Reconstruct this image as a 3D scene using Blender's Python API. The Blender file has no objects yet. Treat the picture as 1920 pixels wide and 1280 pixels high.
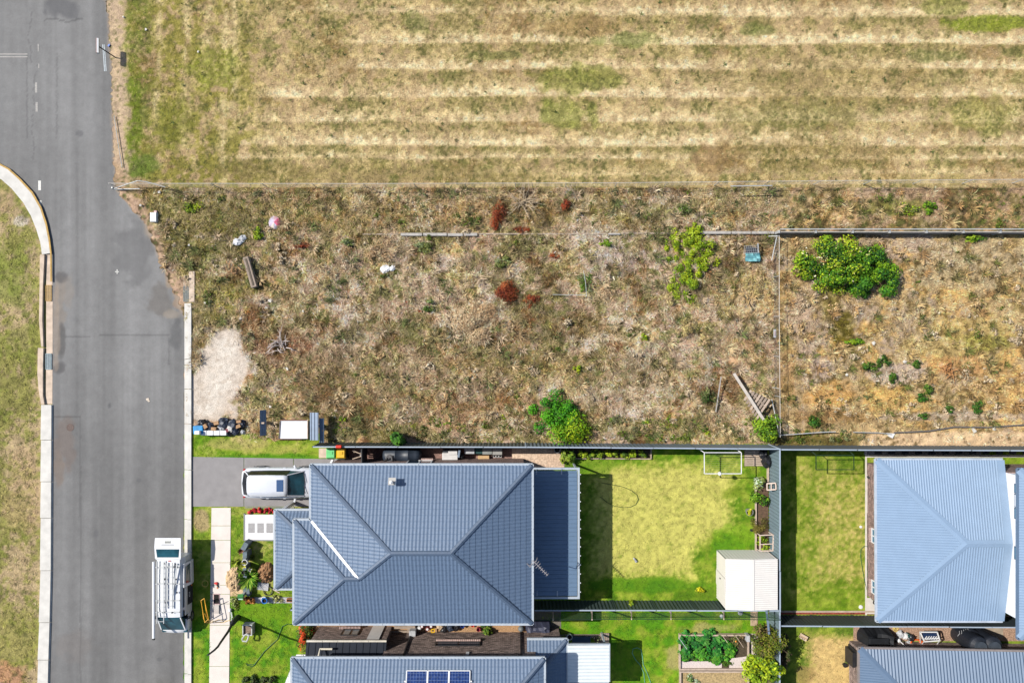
import bpy, bmesh, math, random
import numpy as np
from mathutils import Vector, Matrix, Quaternion
random.seed(7); rng = np.random.default_rng(11)
S = bpy.context.scene
# ------------------------------------------------------------------ camera, light, exposure
H = 45.0; PPM = 30.0
cam_d = bpy.data.cameras.new('camera'); cam = bpy.data.objects.new('camera', cam_d)
S.collection.objects.link(cam); S.camera = cam
cam.location = (0, 0, H); cam.rotation_euler = (0, 0, 0)
cam_d.sensor_width = 36; cam_d.lens = 18 / (32 / 45); cam_d.clip_start = 0.5; cam_d.clip_end = 2000
SUNV = Vector((-0.90, 0.345, 1.0)).normalized()
sd = bpy.data.lights.new('sun', 'SUN'); sd.energy = 5.0; sd.angle = math.radians(0.5); sd.color = (1, 0.955, 0.88)
so = bpy.data.objects.new('sun', sd); S.collection.objects.link(so)
so.rotation_euler = SUNV.to_track_quat('Z', 'Y').to_euler(); so.location = (0, 0, 60)
w = bpy.data.worlds.new('World'); S.world = w; w.use_nodes = True
nt = w.node_tree; bg = nt.nodes['Background']
sky = nt.nodes.new('ShaderNodeTexSky'); sky.sky_type = 'NISHITA'; sky.sun_disc = False
sky.sun_elevation = math.asin(SUNV.z); sky.sun_rotation = math.atan2(SUNV.x, SUNV.y)
nt.links.new(sky.outputs[0], bg.inputs[0]); bg.inputs[1].default_value = 0.105
S.view_settings.view_transform = 'Standard'; S.view_settings.look = 'None'
S.view_settings.exposure = 0.78; S.view_settings.gamma = 1.0
S.render.engine = 'CYCLES'
# ------------------------------------------------------------------ helpers
def X(u): return (u - 960) / PPM
def Y(v): return (640 - v) / PPM
def G(u, v, z=0.0):                      # the world point at height z
    k = (H - z) / H
    return Vector(((u - 960) / PPM * k, (640 - v) / PPM * k, z))
KEXP = 2.0
def lin(c):
    c = np.asarray(c, dtype=float) / 255.0
    return np.where(c <= 0.04045, c / 12.92, ((c + 0.055) / 1.055) ** 2.4)
def C(r, g, b, k=1.0):
    a = np.clip(lin((r, g, b)) / KEXP * k, 0.004, 0.85)
    return (float(a[0]), float(a[1]), float(a[2]), 1)
MATS = {}
def mat(name, col, rough=0.7, metal=0.0, var=0.12, scale=3.0, bump=0.0, bscale=30.0, spec=0.4):
    if name in MATS: return MATS[name]
    m = bpy.data.materials.new(name); m.use_nodes = True; MATS[name] = m
    n = m.node_tree.nodes; l = m.node_tree.links; p = n['Principled BSDF']
    p.inputs['Roughness'].default_value = rough; p.inputs['Metallic'].default_value = metal
    p.inputs['Specular IOR Level'].default_value = spec
    if var > 0:
        g = n.new('ShaderNodeNewGeometry')
        t = n.new('ShaderNodeTexNoise'); t.inputs['Scale'].default_value = scale; t.inputs['Detail'].default_value = 5
        l.new(g.outputs['Position'], t.inputs['Vector'])
        r = n.new('ShaderNodeMapRange'); r.inputs[1].default_value = 0.3; r.inputs[2].default_value = 0.7
        r.inputs[3].default_value = 1 - var; r.inputs[4].default_value = 1 + var
        l.new(t.outputs['Fac'], r.inputs[0])
        x = n.new('ShaderNodeVectorMath'); x.operation = 'SCALE'; x.inputs[0].default_value = col[:3]
        l.new(r.outputs[0], x.inputs['Scale']); l.new(x.outputs[0], p.inputs['Base Color'])
    else: p.inputs['Base Color'].default_value = col
    if bump > 0:
        g2 = n.new('ShaderNodeNewGeometry'); t2 = n.new('ShaderNodeTexNoise'); t2.inputs['Scale'].default_value = bscale
        t2.inputs['Detail'].default_value = 4
        l.new(g2.outputs['Position'], t2.inputs['Vector'])
        b = n.new('ShaderNodeBump'); b.inputs['Strength'].default_value = bump; b.inputs['Distance'].default_value = 0.03
        l.new(t2.outputs['Fac'], b.inputs['Height']); l.new(b.outputs[0], p.inputs['Normal'])
    return m
def vmat(name, rough=0.9, amp=0.22, s1=14.0, s2=3.0, bump=0.5, spec=0.15, bs=22.0):
    m = bpy.data.materials.new(name); m.use_nodes = True; MATS[name] = m
    n = m.node_tree.nodes; l = m.node_tree.links; p = n['Principled BSDF']
    p.inputs['Roughness'].default_value = rough; p.inputs['Specular IOR Level'].default_value = spec
    a = n.new('ShaderNodeAttribute'); a.attribute_name = 'Col'
    out = a.outputs['Color']
    g = n.new('ShaderNodeNewGeometry')
    for s, k in ((s1, amp), (s2, amp * 0.6), (s1 * 3, amp * 0.8)):
        if amp <= 0: break
        t = n.new('ShaderNodeTexNoise'); t.inputs['Scale'].default_value = s; t.inputs['Detail'].default_value = 3
        l.new(g.outputs['Position'], t.inputs['Vector'])
        r = n.new('ShaderNodeMapRange'); r.inputs[1].default_value = 0.3; r.inputs[2].default_value = 0.7
        r.inputs[3].default_value = 1 - k; r.inputs[4].default_value = 1 + k; r.clamp = False
        l.new(t.outputs['Fac'], r.inputs[0])
        x = n.new('ShaderNodeVectorMath'); x.operation = 'SCALE'
        l.new(out, x.inputs[0]); l.new(r.outputs[0], x.inputs['Scale']); out = x.outputs[0]
    l.new(out, p.inputs['Base Color'])
    if bump > 0:
        t = n.new('ShaderNodeTexNoise'); t.inputs['Scale'].default_value = bs; t.inputs['Detail'].default_value = 5
        l.new(g.outputs['Position'], t.inputs['Vector'])
        b = n.new('ShaderNodeBump'); b.inputs['Strength'].default_value = bump; b.inputs['Distance'].default_value = 0.05
        l.new(t.outputs['Fac'], b.inputs['Height']); l.new(b.outputs[0], p.inputs['Normal'])
    return m
def brickmat(name, c1, c2, mortar, sx=1.0, floor=False, bw=0.23, bh=0.076):
    m = bpy.data.materials.new(name); m.use_nodes = True; MATS[name] = m
    n = m.node_tree.nodes; l = m.node_tree.links; p = n['Principled BSDF']
    p.inputs['Roughness'].default_value = 0.85
    g = n.new('ShaderNodeNewGeometry'); s = n.new('ShaderNodeSeparateXYZ'); l.new(g.outputs['Position'], s.inputs[0])
    c = n.new('ShaderNodeCombineXYZ')
    if floor: l.new(s.outputs[0], c.inputs[0]); l.new(s.outputs[1], c.inputs[1])
    else:
        ad = n.new('ShaderNodeMath'); ad.operation = 'ADD'; l.new(s.outputs[0], ad.inputs[0]); l.new(s.outputs[1], ad.inputs[1])
        l.new(ad.outputs[0], c.inputs[0]); l.new(s.outputs[2], c.inputs[1])
    b = n.new('ShaderNodeTexBrick'); b.inputs['Scale'].default_value = 1
    b.inputs['Color1'].default_value = c1; b.inputs['Color2'].default_value = c2; b.inputs['Mortar'].default_value = mortar
    b.inputs['Mortar Size'].default_value = 0.009; b.inputs['Brick Width'].default_value = bw; b.inputs['Row Height'].default_value = bh
    l.new(c.outputs[0], b.inputs['Vector'])
    t = n.new('ShaderNodeTexNoise'); t.inputs['Scale'].default_value = 9; l.new(g.outputs['Position'], t.inputs['Vector'])
    r = n.new('ShaderNodeMapRange'); r.inputs[1].default_value = .3; r.inputs[2].default_value = .7; r.inputs[3].default_value = .7; r.inputs[4].default_value = 1.35
    l.new(t.outputs['Fac'], r.inputs[0])
    x = n.new('ShaderNodeVectorMath'); x.operation = 'SCALE'; l.new(b.outputs[0], x.inputs[0]); l.new(r.outputs[0], x.inputs['Scale'])
    l.new(x.outputs[0], p.inputs['Base Color'])
    return m
ORG = {}
def tag(o, label=None, cat=None, group=None, kind=None):
    if label: o['label'] = label
    if cat: o['category'] = cat
    if group: o['group'] = group
    if kind: o['kind'] = kind
    return o
def thing(name, label, cat, loc=(0, 0, 0), group=None):
    o = bpy.data.objects.new(name, None); S.collection.objects.link(o); o.location = loc
    o.empty_display_size = 0.2
    ORG[o.name] = Vector(loc); return tag(o, label, cat, group)
class MB:
    def __init__(s): s.v = []; s.f = []
    def add(s, vs, fs):
        n = len(s.v); s.v += [tuple(p) for p in vs]; s.f += [tuple(i + n for i in f) for f in fs]; return s
    def box(s, x0, x1, y0, y1, z0, z1):
        if x0 > x1: x0, x1 = x1, x0
        if y0 > y1: y0, y1 = y1, y0
        return s.add([(x0,y0,z0),(x1,y0,z0),(x1,y1,z0),(x0,y1,z0),(x0,y0,z1),(x1,y0,z1),(x1,y1,z1),(x0,y1,z1)],
              [(0,3,2,1),(4,5,6,7),(0,1,5,4),(1,2,6,5),(2,3,7,6),(3,0,4,7)])
    def obox(s, c, size, rz=0, rx=0, ry=0):
        M = Matrix.Translation(Vector(c)) @ Matrix.Rotation(rz, 4, 'Z') @ Matrix.Rotation(ry, 4, 'Y') @ Matrix.Rotation(rx, 4, 'X')
        a, b, h = [q / 2 for q in size]
        vs = [M @ Vector(q) for q in [(-a,-b,-h),(a,-b,-h),(a,b,-h),(-a,b,-h),(-a,-b,h),(a,-b,h),(a,b,h),(-a,b,h)]]
        return s.add(vs, [(0,3,2,1),(4,5,6,7),(0,1,5,4),(1,2,6,5),(2,3,7,6),(3,0,4,7)])
    def bar(s, p, q, wd, ht=None):       # square-section bar from p to q
        p = Vector(p); q = Vector(q); ht = ht or wd; d = (q - p)
        if d.length < 1e-6: return s
        d.normalize(); up = Vector((0, 0, 1)) if abs(d.z) < 0.95 else Vector((1, 0, 0))
        a = d.cross(up).normalized() * wd / 2; b = a.cross(d).normalized() * ht / 2
        vs = [p-a-b, p+a-b, p+a+b, p-a+b, q-a-b, q+a-b, q+a+b, q-a+b]
        return s.add(vs, [(0,1,2,3),(7,6,5,4),(4,5,1,0),(5,6,2,1),(6,7,3,2),(7,4,0,3)])
    def tube(s, pts, r, n=6, cap=True):
        pts = [Vector(p) for p in pts]; rs = r if isinstance(r, (list, tuple)) else [r] * len(pts)
        base = len(s.v); prev = None
        for i, p in enumerate(pts):
            d = (pts[min(i+1, len(pts)-1)] - pts[max(i-1, 0)])
            if d.length < 1e-9: d = Vector((0, 0, 1))
            d.normalize()
            a = prev - d * prev.dot(d) if prev else d.orthogonal()
            a.normalize(); prev = a; b = d.cross(a)
            for k in range(n):
                t = 2 * math.pi * k / n; q = p + (a * math.cos(t) + b * math.sin(t)) * rs[i]; s.v.append(tuple(q))
        for i in range(len(pts) - 1):
            for k in range(n):
                k2 = (k + 1) % n; s.f.append((base+i*n+k, base+i*n+k2, base+(i+1)*n+k2, base+(i+1)*n+k))
        if cap:
            s.f.append(tuple(base + k for k in reversed(range(n)))); e = base + (len(pts)-1) * n
            s.f.append(tuple(e + k for k in range(n)))
        return s
    def lathe(s, c, prof, n=16, ax='z', sx=1, sy=1):       # prof: (r, h) pairs
        base = len(s.v); c = Vector(c)
        for r, h in prof:
            for k in range(n):
                t = 2 * math.pi * k / n; a, b = math.cos(t) * r * sx, math.sin(t) * r * sy
                q = (a, b, h) if ax == 'z' else ((h, a, b) if ax == 'x' else (a, h, b)); s.v.append(tuple(c + Vector(q)))
        for i in range(len(prof) - 1):
            for k in range(n):
                k2 = (k + 1) % n; s.f.append((base+i*n+k, base+i*n+k2, base+(i+1)*n+k2, base+(i+1)*n+k))
        s.f.append(tuple(base + k for k in reversed(range(n)))); e = base + (len(prof)-1) * n
        s.f.append(tuple(e + k for k in range(n))); return s
    def prism(s, poly, z0, z1):
        n = len(poly); ar = sum(poly[i][0]*poly[(i+1)%n][1]-poly[(i+1)%n][0]*poly[i][1] for i in range(n))
        if ar < 0: poly = poly[::-1]
        vs = [(p[0], p[1], z0) for p in poly] + [(p[0], p[1], z1) for p in poly]
        fs = [tuple(reversed(range(n))), tuple(range(n, 2*n))] + [(i, (i+1)%n, n+(i+1)%n, n+i) for i in range(n)]
        return s.add(vs, fs)
    def loft(s, rings, close=True):
        n = len(rings[0]); base = len(s.v)
        for r in rings: s.v += [tuple(p) for p in r]
        for i in range(len(rings)-1):
            for k in range(n if close else n-1):
                k2 = (k+1) % n; s.f.append((base+i*n+k, base+i*n+k2, base+(i+1)*n+k2, base+(i+1)*n+k))
        if close:
            s.f.append(tuple(base+k for k in reversed(range(n)))); e = base+(len(rings)-1)*n; s.f.append(tuple(e+k for k in range(n)))
        return s
    def xf(s, M, n0=0):
        s.v[n0:] = [tuple(M @ Vector(p)) for p in s.v[n0:]]; return s
    def build(s, name, m, parent=None, smooth=False, bevel=0.0, sub=0, world=True, jit=0.0):
        me = bpy.data.meshes.new(name)
        off = Vector((0, 0, 0))
        o = bpy.data.objects.new(name, me); S.collection.objects.link(o)
        if parent is not None:
            o.parent = parent; off = ORG.get(parent.name, Vector((0, 0, 0))) if world else off
            ORG[o.name] = ORG.get(parent.name, Vector((0, 0, 0)))
        else:
            if s.v and world:           # origin at the base of the thing
                a = np.array(s.v); off = Vector((a[:, 0].mean(), a[:, 1].mean(), a[:, 2].min())); o.location = off
            ORG[o.name] = off.copy()
        vs = [(p[0]-off.x, p[1]-off.y, p[2]-off.z) for p in s.v]
        if jit: vs = [tuple(c + random.uniform(-jit, jit) for c in p) for p in vs]
        me.from_pydata(vs, [], s.f); me.update()
        bm = bmesh.new(); bm.from_mesh(me); bmesh.ops.recalc_face_normals(bm, faces=bm.faces); bm.to_mesh(me); bm.free()
        me.materials.append(m)
        if smooth: me.polygons.foreach_set('use_smooth', [True] * len(me.polygons))
        if bevel > 0:
            b = o.modifiers.new('bevel', 'BEVEL'); b.width = bevel; b.segments = 2; b.limit_method = 'ANGLE'
        if sub:
            b = o.modifiers.new('sub', 'SUBSURF'); b.levels = sub; b.render_levels = sub
        return o
def solo(mb, name, label, cat, m, group=None, **k):
    return tag(mb.build(name, m, None, **k), label, cat, group)
def struct(mb, name, m, **k):
    return tag(mb.build(name, m, None, **k), kind='structure')
# ---- numpy noise
def vnoise(x, y, seed=0):
    xi = np.floor(x).astype(np.int64); yi = np.floor(y).astype(np.int64); xf = x - xi; yf = y - yi
    def h(a, b):
        n = (a * 374761393 + b * 668265263 + seed * 1442695041) & 0xffffffff
        n = ((n ^ (n >> 13)) * 1274126177) & 0xffffffff
        return ((n ^ (n >> 16)) & 0xffff) / 65535.0
    u = xf * xf * (3 - 2 * xf); v = yf * yf * (3 - 2 * yf)
    return (h(xi, yi) * (1-u) + h(xi+1, yi) * u) * (1-v) + (h(xi, yi+1) * (1-u) + h(xi+1, yi+1) * u) * v
def fbm(u, v, sc, seed=0, oc=4, st=1.0):
    r = 0; a = 1; t = 0
    for o in range(oc):
        r = r + a * vnoise(u / sc * st + 37.1 * o + seed * 7.3, v / sc + 11.7 * o + seed * 3.1, seed + o * 17); t += a; a *= 0.55; sc /= 2.1
    return r / t
def ss(x, a, b):
    t = np.clip((x - a) / (b - a), 0, 1); return t * t * (3 - 2 * t)
def mixc(c, col, f):
    return c * (1 - f[:, None]) + np.array(col, dtype=float)[None] * f[:, None]
def fastmesh(name, V, F, cols, m, kind=None, parent=None):
    me = bpy.data.meshes.new(name); n = len(V); nf = len(F); k = F.shape[1]
    me.vertices.add(n); me.vertices.foreach_set('co', np.ascontiguousarray(V, dtype=np.float32).ravel())
    me.loops.add(nf * k); me.loops.foreach_set('vertex_index', np.ascontiguousarray(F, dtype=np.int32).ravel())
    me.polygons.add(nf); me.polygons.foreach_set('loop_start', np.arange(0, nf * k, k, dtype=np.int32))
    me.polygons.foreach_set('loop_total', np.full(nf, k, dtype=np.int32))
    me.update(calc_edges=True)
    if cols is not None:
        at = me.color_attributes.new('Col', 'FLOAT_COLOR', 'POINT')
        c4 = np.ones((n, 4), dtype=np.float32); c4[:, :3] = cols; at.data.foreach_set('color', c4.ravel())
    me.materials.append(m)
    o = bpy.data.objects.new(name, me); S.collection.objects.link(o)
    if parent is not None: o.parent = parent; ORG[o.name] = ORG[parent.name]
    if kind: o['kind'] = kind
    return o
# ------------------------------------------------------------------ ground colours as functions of the place (u east, v south, 30 to the metre)
def sat(c, k):
    l = c.mean(1, keepdims=True); return np.clip(l + (c - l) * k, 6, 246)
def patches(c, u, v, lst, seed=50):
    for i, (pu, pv, ru, rv, col, s) in enumerate(lst):
        d = np.sqrt(((u - pu) / ru) ** 2 + ((v - pv) / rv) ** 2) + (fbm(u, v, 22, seed + i, 3) - 0.5) * 1.1
        c = mixc(c, col, s * (1 - ss(d, 0.65, 1.1)))
    return c
STRAW = (242, 216, 172); OLIVE = (136, 130, 78); GREEN = (112, 128, 42); TAN = (194, 168, 126)
def col_field(u, v):
    n = fbm(u, v, 90, 1); n2 = fbm(u, v, 26, 2); n3 = fbm(u, v, 9, 3, 3)
    c = np.tile(np.array(TAN, float), (len(u), 1))
    c = mixc(c, (164, 148, 98), ss(n + (n3 - .5) * .7, 0.42, 0.62) * 0.95)
    c = mixc(c, (138, 112, 72), ss(fbm(u, v, 60, 9) + (n3 - .5) * .5, 0.55, 0.72) * 0.7)
    c = mixc(c, OLIVE, ss(n2 + (n3 - .5) * .6, 0.52, 0.72) * 0.75)
    c = mixc(c, (206, 182, 132), ss(fbm(u, v, 34, 4) + (n3 - .5) * .6, 0.5, 0.66) * 0.8)
    right = ss(u, 470, 560)
    # straw windrows left by the mower: sharp lower edge, feathered upper edge
    for i, (v0, ua, st, wd) in enumerate([(30, 1120, 1.0, 15), (22, 560, .6, 10), (80, 640, 1.0, 17), (128, 620, .95, 15), (180, 480, 1.0, 18), (226, 470, .75, 18),
                                     (271, 430, .95, 20), (296, 420, .7, 10), (-25, 500, 1, 14), (150, 1150, .25, 8), (325, 800, .35, 9)]):
        vv = v + (fbm(u, v * 0, 160, 30 + i, 2) - .5) * 8 + (n3 - .5) * 6
        d = vv - v0
        a = np.where(d < 0, np.exp(-(d / wd) ** 2), np.exp(-(d / 3.2) ** 2))
        gap = ss(fbm(u, v * 0 + v0, 70, 60 + i, 3), 0.34, 0.46)
        a = a * ss(u, ua - 25, ua + 50) * (0.5 + .5 * gap) * st
        c = mixc(c, STRAW, np.clip(a * (0.95 + (n3 - .5) * 1.6), 0, 0.95))
        dk = np.where(d > 0, np.exp(-((d - 12) / 11) ** 2), 0) * ss(u, ua - 10, ua + 60) * 0.5 * st * ss(n2, .35, .6)
        c = mixc(c, (130, 120, 72), dk)
    left = 1 - ss(u + (n2 - .5) * 60, 440, 500)
    c = mixc(c, (134, 128, 60), left * ss(fbm(u, v, 24, 13) + (n3 - .5) * .7, .36, .6) * 0.85)
    for ul, wl, v1 in ((441, 11, 220), (393, 12, 130), (352, 8, 260), (300, 7, 200), (425, 9, 330)):
        a = np.exp(-((u + (n2 - .5) * 18 - ul + v * .02) / wl) ** 2) * (1 - ss(v, v1, v1 + 60)) * ss(n3 + n2, .75, 1.1)
        c = mixc(c, (216, 194, 148), a * .9)
    e = (1 - ss(u + (n2 - .5) * 30, 268, 300)); c = mixc(c, (112, 118, 54), e * ss(n3 + n2, .7, 1.15) * .85)
    c = patches(c, u, v, [(1090, 150, 90, 30, (130, 136, 62), .6), (1060, 215, 60, 35, (124, 134, 58), .6), (400, 125, 60, 42, (132, 140, 54), .6),
        (1180, 75, 60, 16, (108, 120, 60), .6), (1420, 56, 36, 14, (112, 124, 64), .5), (1860, 44, 95, 15, (126, 142, 44), .75), (1770, 12, 50, 18, (134, 142, 66), .5),
        (1840, 215, 75, 40, (146, 146, 76), .5), (262, 312, 34, 22, (96, 118, 46), .65), (250, 220, 18, 90, (104, 120, 36), .7), (780, 40, 26, 20, (116, 126, 70), .4),
        (330, 230, 40, 60, (120, 122, 52), .6), (1500, 290, 180, 34, (140, 122, 76), .5), (1560, 150, 200, 60, (152, 134, 88), .5), (1090, 50, 90, 22, (140, 116, 74), .6),
        (1500, 215, 160, 28, (130, 126, 74), .5), (930, 105, 50, 10, (112, 120, 64), .5), (1340, 300, 60, 28, (132, 104, 68), .5), (470, 320, 70, 24, (116, 108, 58), .55),
        (700, 325, 300, 18, (130, 118, 70), .4), (1745, 105, 60, 14, (110, 118, 66), .5)])
    c = mixc(c, (200, 174, 150), (1 - ss(u + (n3 - .5) * 26 + (n2 - .5) * 16 - v * .05, 222, 240)) * .9)          # bare strip by the kerb
    c = mixc(c, (180, 152, 122), (1 - ss((u - 250) / 70 + (330 - v) / 34 + (n2 - .5) * .8, -.1, .25)) * .8)
    n5 = fbm(u, v, 4.0, 6, 2); sm = 1 - ss(c[:, 0], 190, 220) * .85
    c = mixc(c, (92, 94, 52), ss(n5 + (n2 - .5) * .5, .58, .84) * .62 * sm); c = mixc(c, (226, 200, 154), ss(1 - n5 + (n - .5) * .4, .62, .82) * .4)
    c *= (0.84 + 0.36 * n3)[:, None]; return sat(c, 1.08)
def paled(u, v):
    w1 = (fbm(u, v, 45, 97, 3) - .5) * 2.0; a = np.sqrt(((u - 412) / 58) ** 2 + ((v - 718) / 72) ** 2); b = np.sqrt(((u - 425) / 26) ** 2 + ((v - 655) / 34) ** 2); c = np.sqrt(((u - 385) / 34) ** 2 + ((v - 765) / 26) ** 2)
    return np.minimum(np.minimum(a, b), c) + w1 * .55
def col_lot(u, v):
    n = fbm(u, v, 80, 21); n2 = fbm(u, v, 30, 22); n3 = fbm(u, v, 10, 23, 3); n4 = fbm(u, v, 55, 24)
    c = np.tile(np.array((188, 162, 134), float), (len(u), 1))
    c = mixc(c, (212, 190, 166), ss(n + (n3 - .5) * .4, .48, .60))
    c = mixc(c, (122, 116, 72), ss(n2 + (n3 - .5) * .4, .47, .60) * .9)
    c = mixc(c, (224, 184, 130), ss(n4 + (n3 - .5) * .5, .53, .64) * .8)
    c = mixc(c, (100, 74, 46), ss(fbm(u, v, 42, 25) + (n3 - .5) * .5, .56, .68) * .85)
    c = mixc(c, (112, 114, 70), ss(fbm(u, v, 34, 27) + (n3 - .5) * .7, .60, .76) * .8)
    up = 1 - ss(v, 425, 445); c = mixc(c, (150, 128, 88), up * .35)
    lf = (1 - ss(u + (n2 - .5) * 60, 470, 560)) * (1 - ss(v, 590, 660)); c = mixc(c, (128, 118, 70), lf * ss(n3 + n2, .75, 1.15) * .8)
    c = patches(c, u, v, [(360, 430, 110, 70, (98, 100, 48), .7), (400, 560, 50, 50, (128, 128, 62), .55), (1000, 395, 120, 26, (112, 96, 56), .5), (620, 395, 120, 30, (132, 116, 72), .5), (1180, 400, 90, 26, (120, 116, 66), .5), (640, 760, 120, 40, (116, 98, 62), .5), (1230, 800, 160, 22, (96, 98, 50), .65), (700, 812, 100, 12, (88, 96, 50), .6), (980, 680, 180, 22, (104, 92, 50), .5), (1180, 690, 120, 30, (112, 96, 60), .5), (880, 600, 55, 50, (232, 196, 156), .8), (650, 640, 70, 40, (190, 164, 142), .6), (760, 520, 50, 40, (192, 168, 150), .6),
        (1130, 490, 60, 30, (196, 176, 164), .7), (560, 560, 60, 40, (176, 152, 124), .4), (830, 495, 25, 18, (196, 178, 160), .7), (1090, 610, 70, 26, (96, 78, 40), .6),
        (1300, 650, 60, 40, (172, 150, 136), .5), (700, 700, 200, 60, (128, 112, 82), .4), (1000, 700, 160, 40, (116, 104, 66), .4), (1200, 690, 60, 40, (180, 160, 136), .5),
        (1180, 745, 120, 30, (190, 168, 140), .6), (960, 770, 200, 24, (150, 112, 76), .5), (850, 790, 90, 20, (196, 160, 126), .5), (580, 700, 80, 50, (118, 96, 68), .5),
        (1400, 560, 60, 50, (204, 172, 118), .7), (1380, 660, 50, 40, (196, 162, 116), .6), (700, 360, 120, 14, (200, 170, 120), .4), (850, 400, 120, 26, (166, 134, 86), .5),
        (1340, 400, 60, 22, (212, 170, 108), .7), (1560, 400, 60, 20, (214, 176, 112), .6), (1680, 390, 60, 22, (138, 146, 66), .5), (1250, 395, 60, 20, (118, 124, 66), .5), (480, 590, 30, 30, (94, 62, 34), .7), (540, 645, 60, 30, (106, 76, 52), .7),
        (500, 570, 26, 12, (200, 188, 182), .6), (400, 420, 90, 30, (112, 104, 58), .6), (640, 420, 60, 30, (150, 132, 80), .5), (1400, 380, 150, 16, (158, 142, 100), .5),
        (1430, 750, 40, 40, (150, 122, 92), .5), (1340, 790, 60, 20, (206, 170, 132), .5)], 80)
    # pale bare gravel patch beside the kerb and bare strips along it
    d = paled(u, v) + (n3 - .5) * .35
    c = mixc(c, (220, 204, 186), (1 - ss(d, .75, 1.1)) * .98)
    c = mixc(c, (238, 227, 212), (1 - ss(d, .1, .75)) * .7)
    c = mixc(c, (206, 182, 152), (1 - ss(np.abs(u - 405) / 60 + np.abs(v - 778) / 22 + (n3 - .5), .6, 1.2)) * .8)
    edge = np.interp(v, [352, 405, 460, 500, 560, 600], [222, 266, 292, 306, 340, 352])
    c = mixc(c, (186, 160, 134), (1 - ss(u + (n3 - .5) * 26 - edge, 6, 34)) * (1 - ss(v, 560, 610)) * .9)
    c = mixc(c, (134, 126, 82), (1 - ss(u - v * 0 + (n3 - .5) * 30, 372, 440)) * ss(v, 560, 600) * (1 - ss(v, 640, 680)) * .6)
    n5 = fbm(u, v, 7, 26, 2); n6 = fbm(u, v, 7, 28, 2); pk = ss(paled(u, v), .8, 1.1)
    c = mixc(c, (70, 64, 42), ss(n5 + (n2 - .5) * .5, .55, .80) * .8 * pk); c = mixc(c, (88, 102, 54), ss(n6 + (n4 - .5) * .6, .60, .78) * .6 * pk); c = mixc(c, (232, 206, 172), ss(1 - n5 + (n - .5) * .4, .60, .82) * .5)
    c *= (0.74 + 0.50 * n3)[:, None]; c = c * np.array((1.0, .98, 1.0))[None]; c = (c - 128) * 1.1 + 132
    d = paled(u, v) + (n3 - .5) * .35; c = mixc(c, (222, 208, 192), (1 - ss(d, .75, 1.1)) * .95); c = mixc(c, (240, 230, 216), (1 - ss(d, .1, .8)) * .75); c = mixc(c, (196, 180, 162), (1 - ss(d, .6, 1.0)) * ss(n5, .55, .75) * .5)
    return sat(c, 1.05)
def col_back(u, v):
    n = fbm(u, v, 80, 41); n2 = fbm(u, v, 30, 42); n3 = fbm(u, v, 10, 43, 3)
    c = np.tile(np.array((200, 172, 128), float), (len(u), 1))
    c = mixc(c, (186, 164, 142), ss(n + (n3 - .5) * .5, .5, .64))
    c = mixc(c, (140, 128, 84), ss(n2 + (n3 - .5) * .6, .54, .72) * .8)
    c = mixc(c, (214, 172, 110), ss(fbm(u, v, 50, 44) + (n3 - .5) * .5, .52, .7) * .8)
    c = patches(c, u, v, [(1700, 600, 40, 60, (176, 156, 128), .5), (1840, 500, 130, 60, (194, 176, 142), .7), (1800, 640, 110, 50, (208, 182, 118), .7), (1500, 600, 40, 60, (188, 164, 146), .7),
        (1690, 700, 60, 22, (192, 174, 162), .8), (1540, 690, 30, 30, (184, 162, 148), .7), (1560, 740, 60, 26, (210, 160, 96), .7), (1660, 750, 70, 26, (222, 180, 112), .7),
        (1870, 730, 70, 50, (208, 168, 110), .7), (1800, 690, 70, 26, (204, 152, 100), .6), (1583, 620, 24, 34, (92, 84, 26), .85), (1560, 570, 20, 40, (120, 112, 48), .6), (1540, 780, 90, 16, (140, 108, 66), .6),
        (1850, 640, 60, 20, (146, 146, 66), .6), (1480, 700, 22, 60, (190, 150, 100), .6), (1800, 780, 150, 10, (190, 172, 158), .7)], 130)
    c = mixc(c, (226, 196, 160), ss(v + (n3 - .5) * 12, 806, 814) * ss(u + (n2 - .5) * 60, 1600, 1640) * .9)
    c = mixc(c, (96, 88, 44), ss(v + (n3 - .5) * 12, 814, 820) * (1 - ss(u + (n2 - .5) * 60, 1590, 1640)) * .8)
    n5 = fbm(u, v, 7, 46, 2); c = mixc(c, (100, 84, 52), ss(n5 + (n2 - .5) * .5, .58, .80) * .7); c = mixc(c, (236, 210, 168), ss(1 - n5 + (n - .5) * .4, .60, .82) * .45)
    c *= (0.78 + 0.44 * n3)[:, None]
    return sat(c, 1.1)
def lawn(u, v, dry, seed, g=(110, 146, 22), y=(206, 200, 104)):
    n = fbm(u, v, 60, seed); n2 = fbm(u, v, 18, seed + 1); n3 = fbm(u, v, 6, seed + 2, 3)
    c = np.tile(np.array(g, float), (len(u), 1))
    c = mixc(c, (150, 168, 54), ss(n2, .3, .7))
    n4 = fbm(u, v, 4.5, seed + 4, 2); c = mixc(c, y, ss(dry + (n - .5) * .22 + (n2 - .5) * .16 + (n3 - .5) * .4 + (n4 - .5) * .6, .15, .95))
    return c * (0.84 + .32 * n3)[:, None]
def col_yard(u, v):
    d = np.minimum.reduce([(u - 1085) / 70, (1405 - u) / 75, (v - 842) / 75, (1112 - v) / 75])
    d2 = np.sqrt(((u - 1365) / 60) ** 2 + ((v - 1060) / 60) ** 2) - .75
    c = lawn(u, v, np.clip(np.minimum(d * 1.25, d2 * 1.5), -.3, .9) * 1.0 + .06, 200, (92, 136, 14))
    c = patches(c, u, v, [(1370, 925, 26, 14, (132, 152, 40), .7), (1110, 870, 50, 26, (110, 150, 30), .6), (1060, 862, 30, 40, (96, 130, 30), .8), (1380, 1010, 50, 26, (98, 158, 10), .5),
                          (1200, 1095, 140, 14, (82, 138, 10), .7), (1360, 1120, 120, 20, (90, 128, 20), .6)], 210)
    return c
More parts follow.
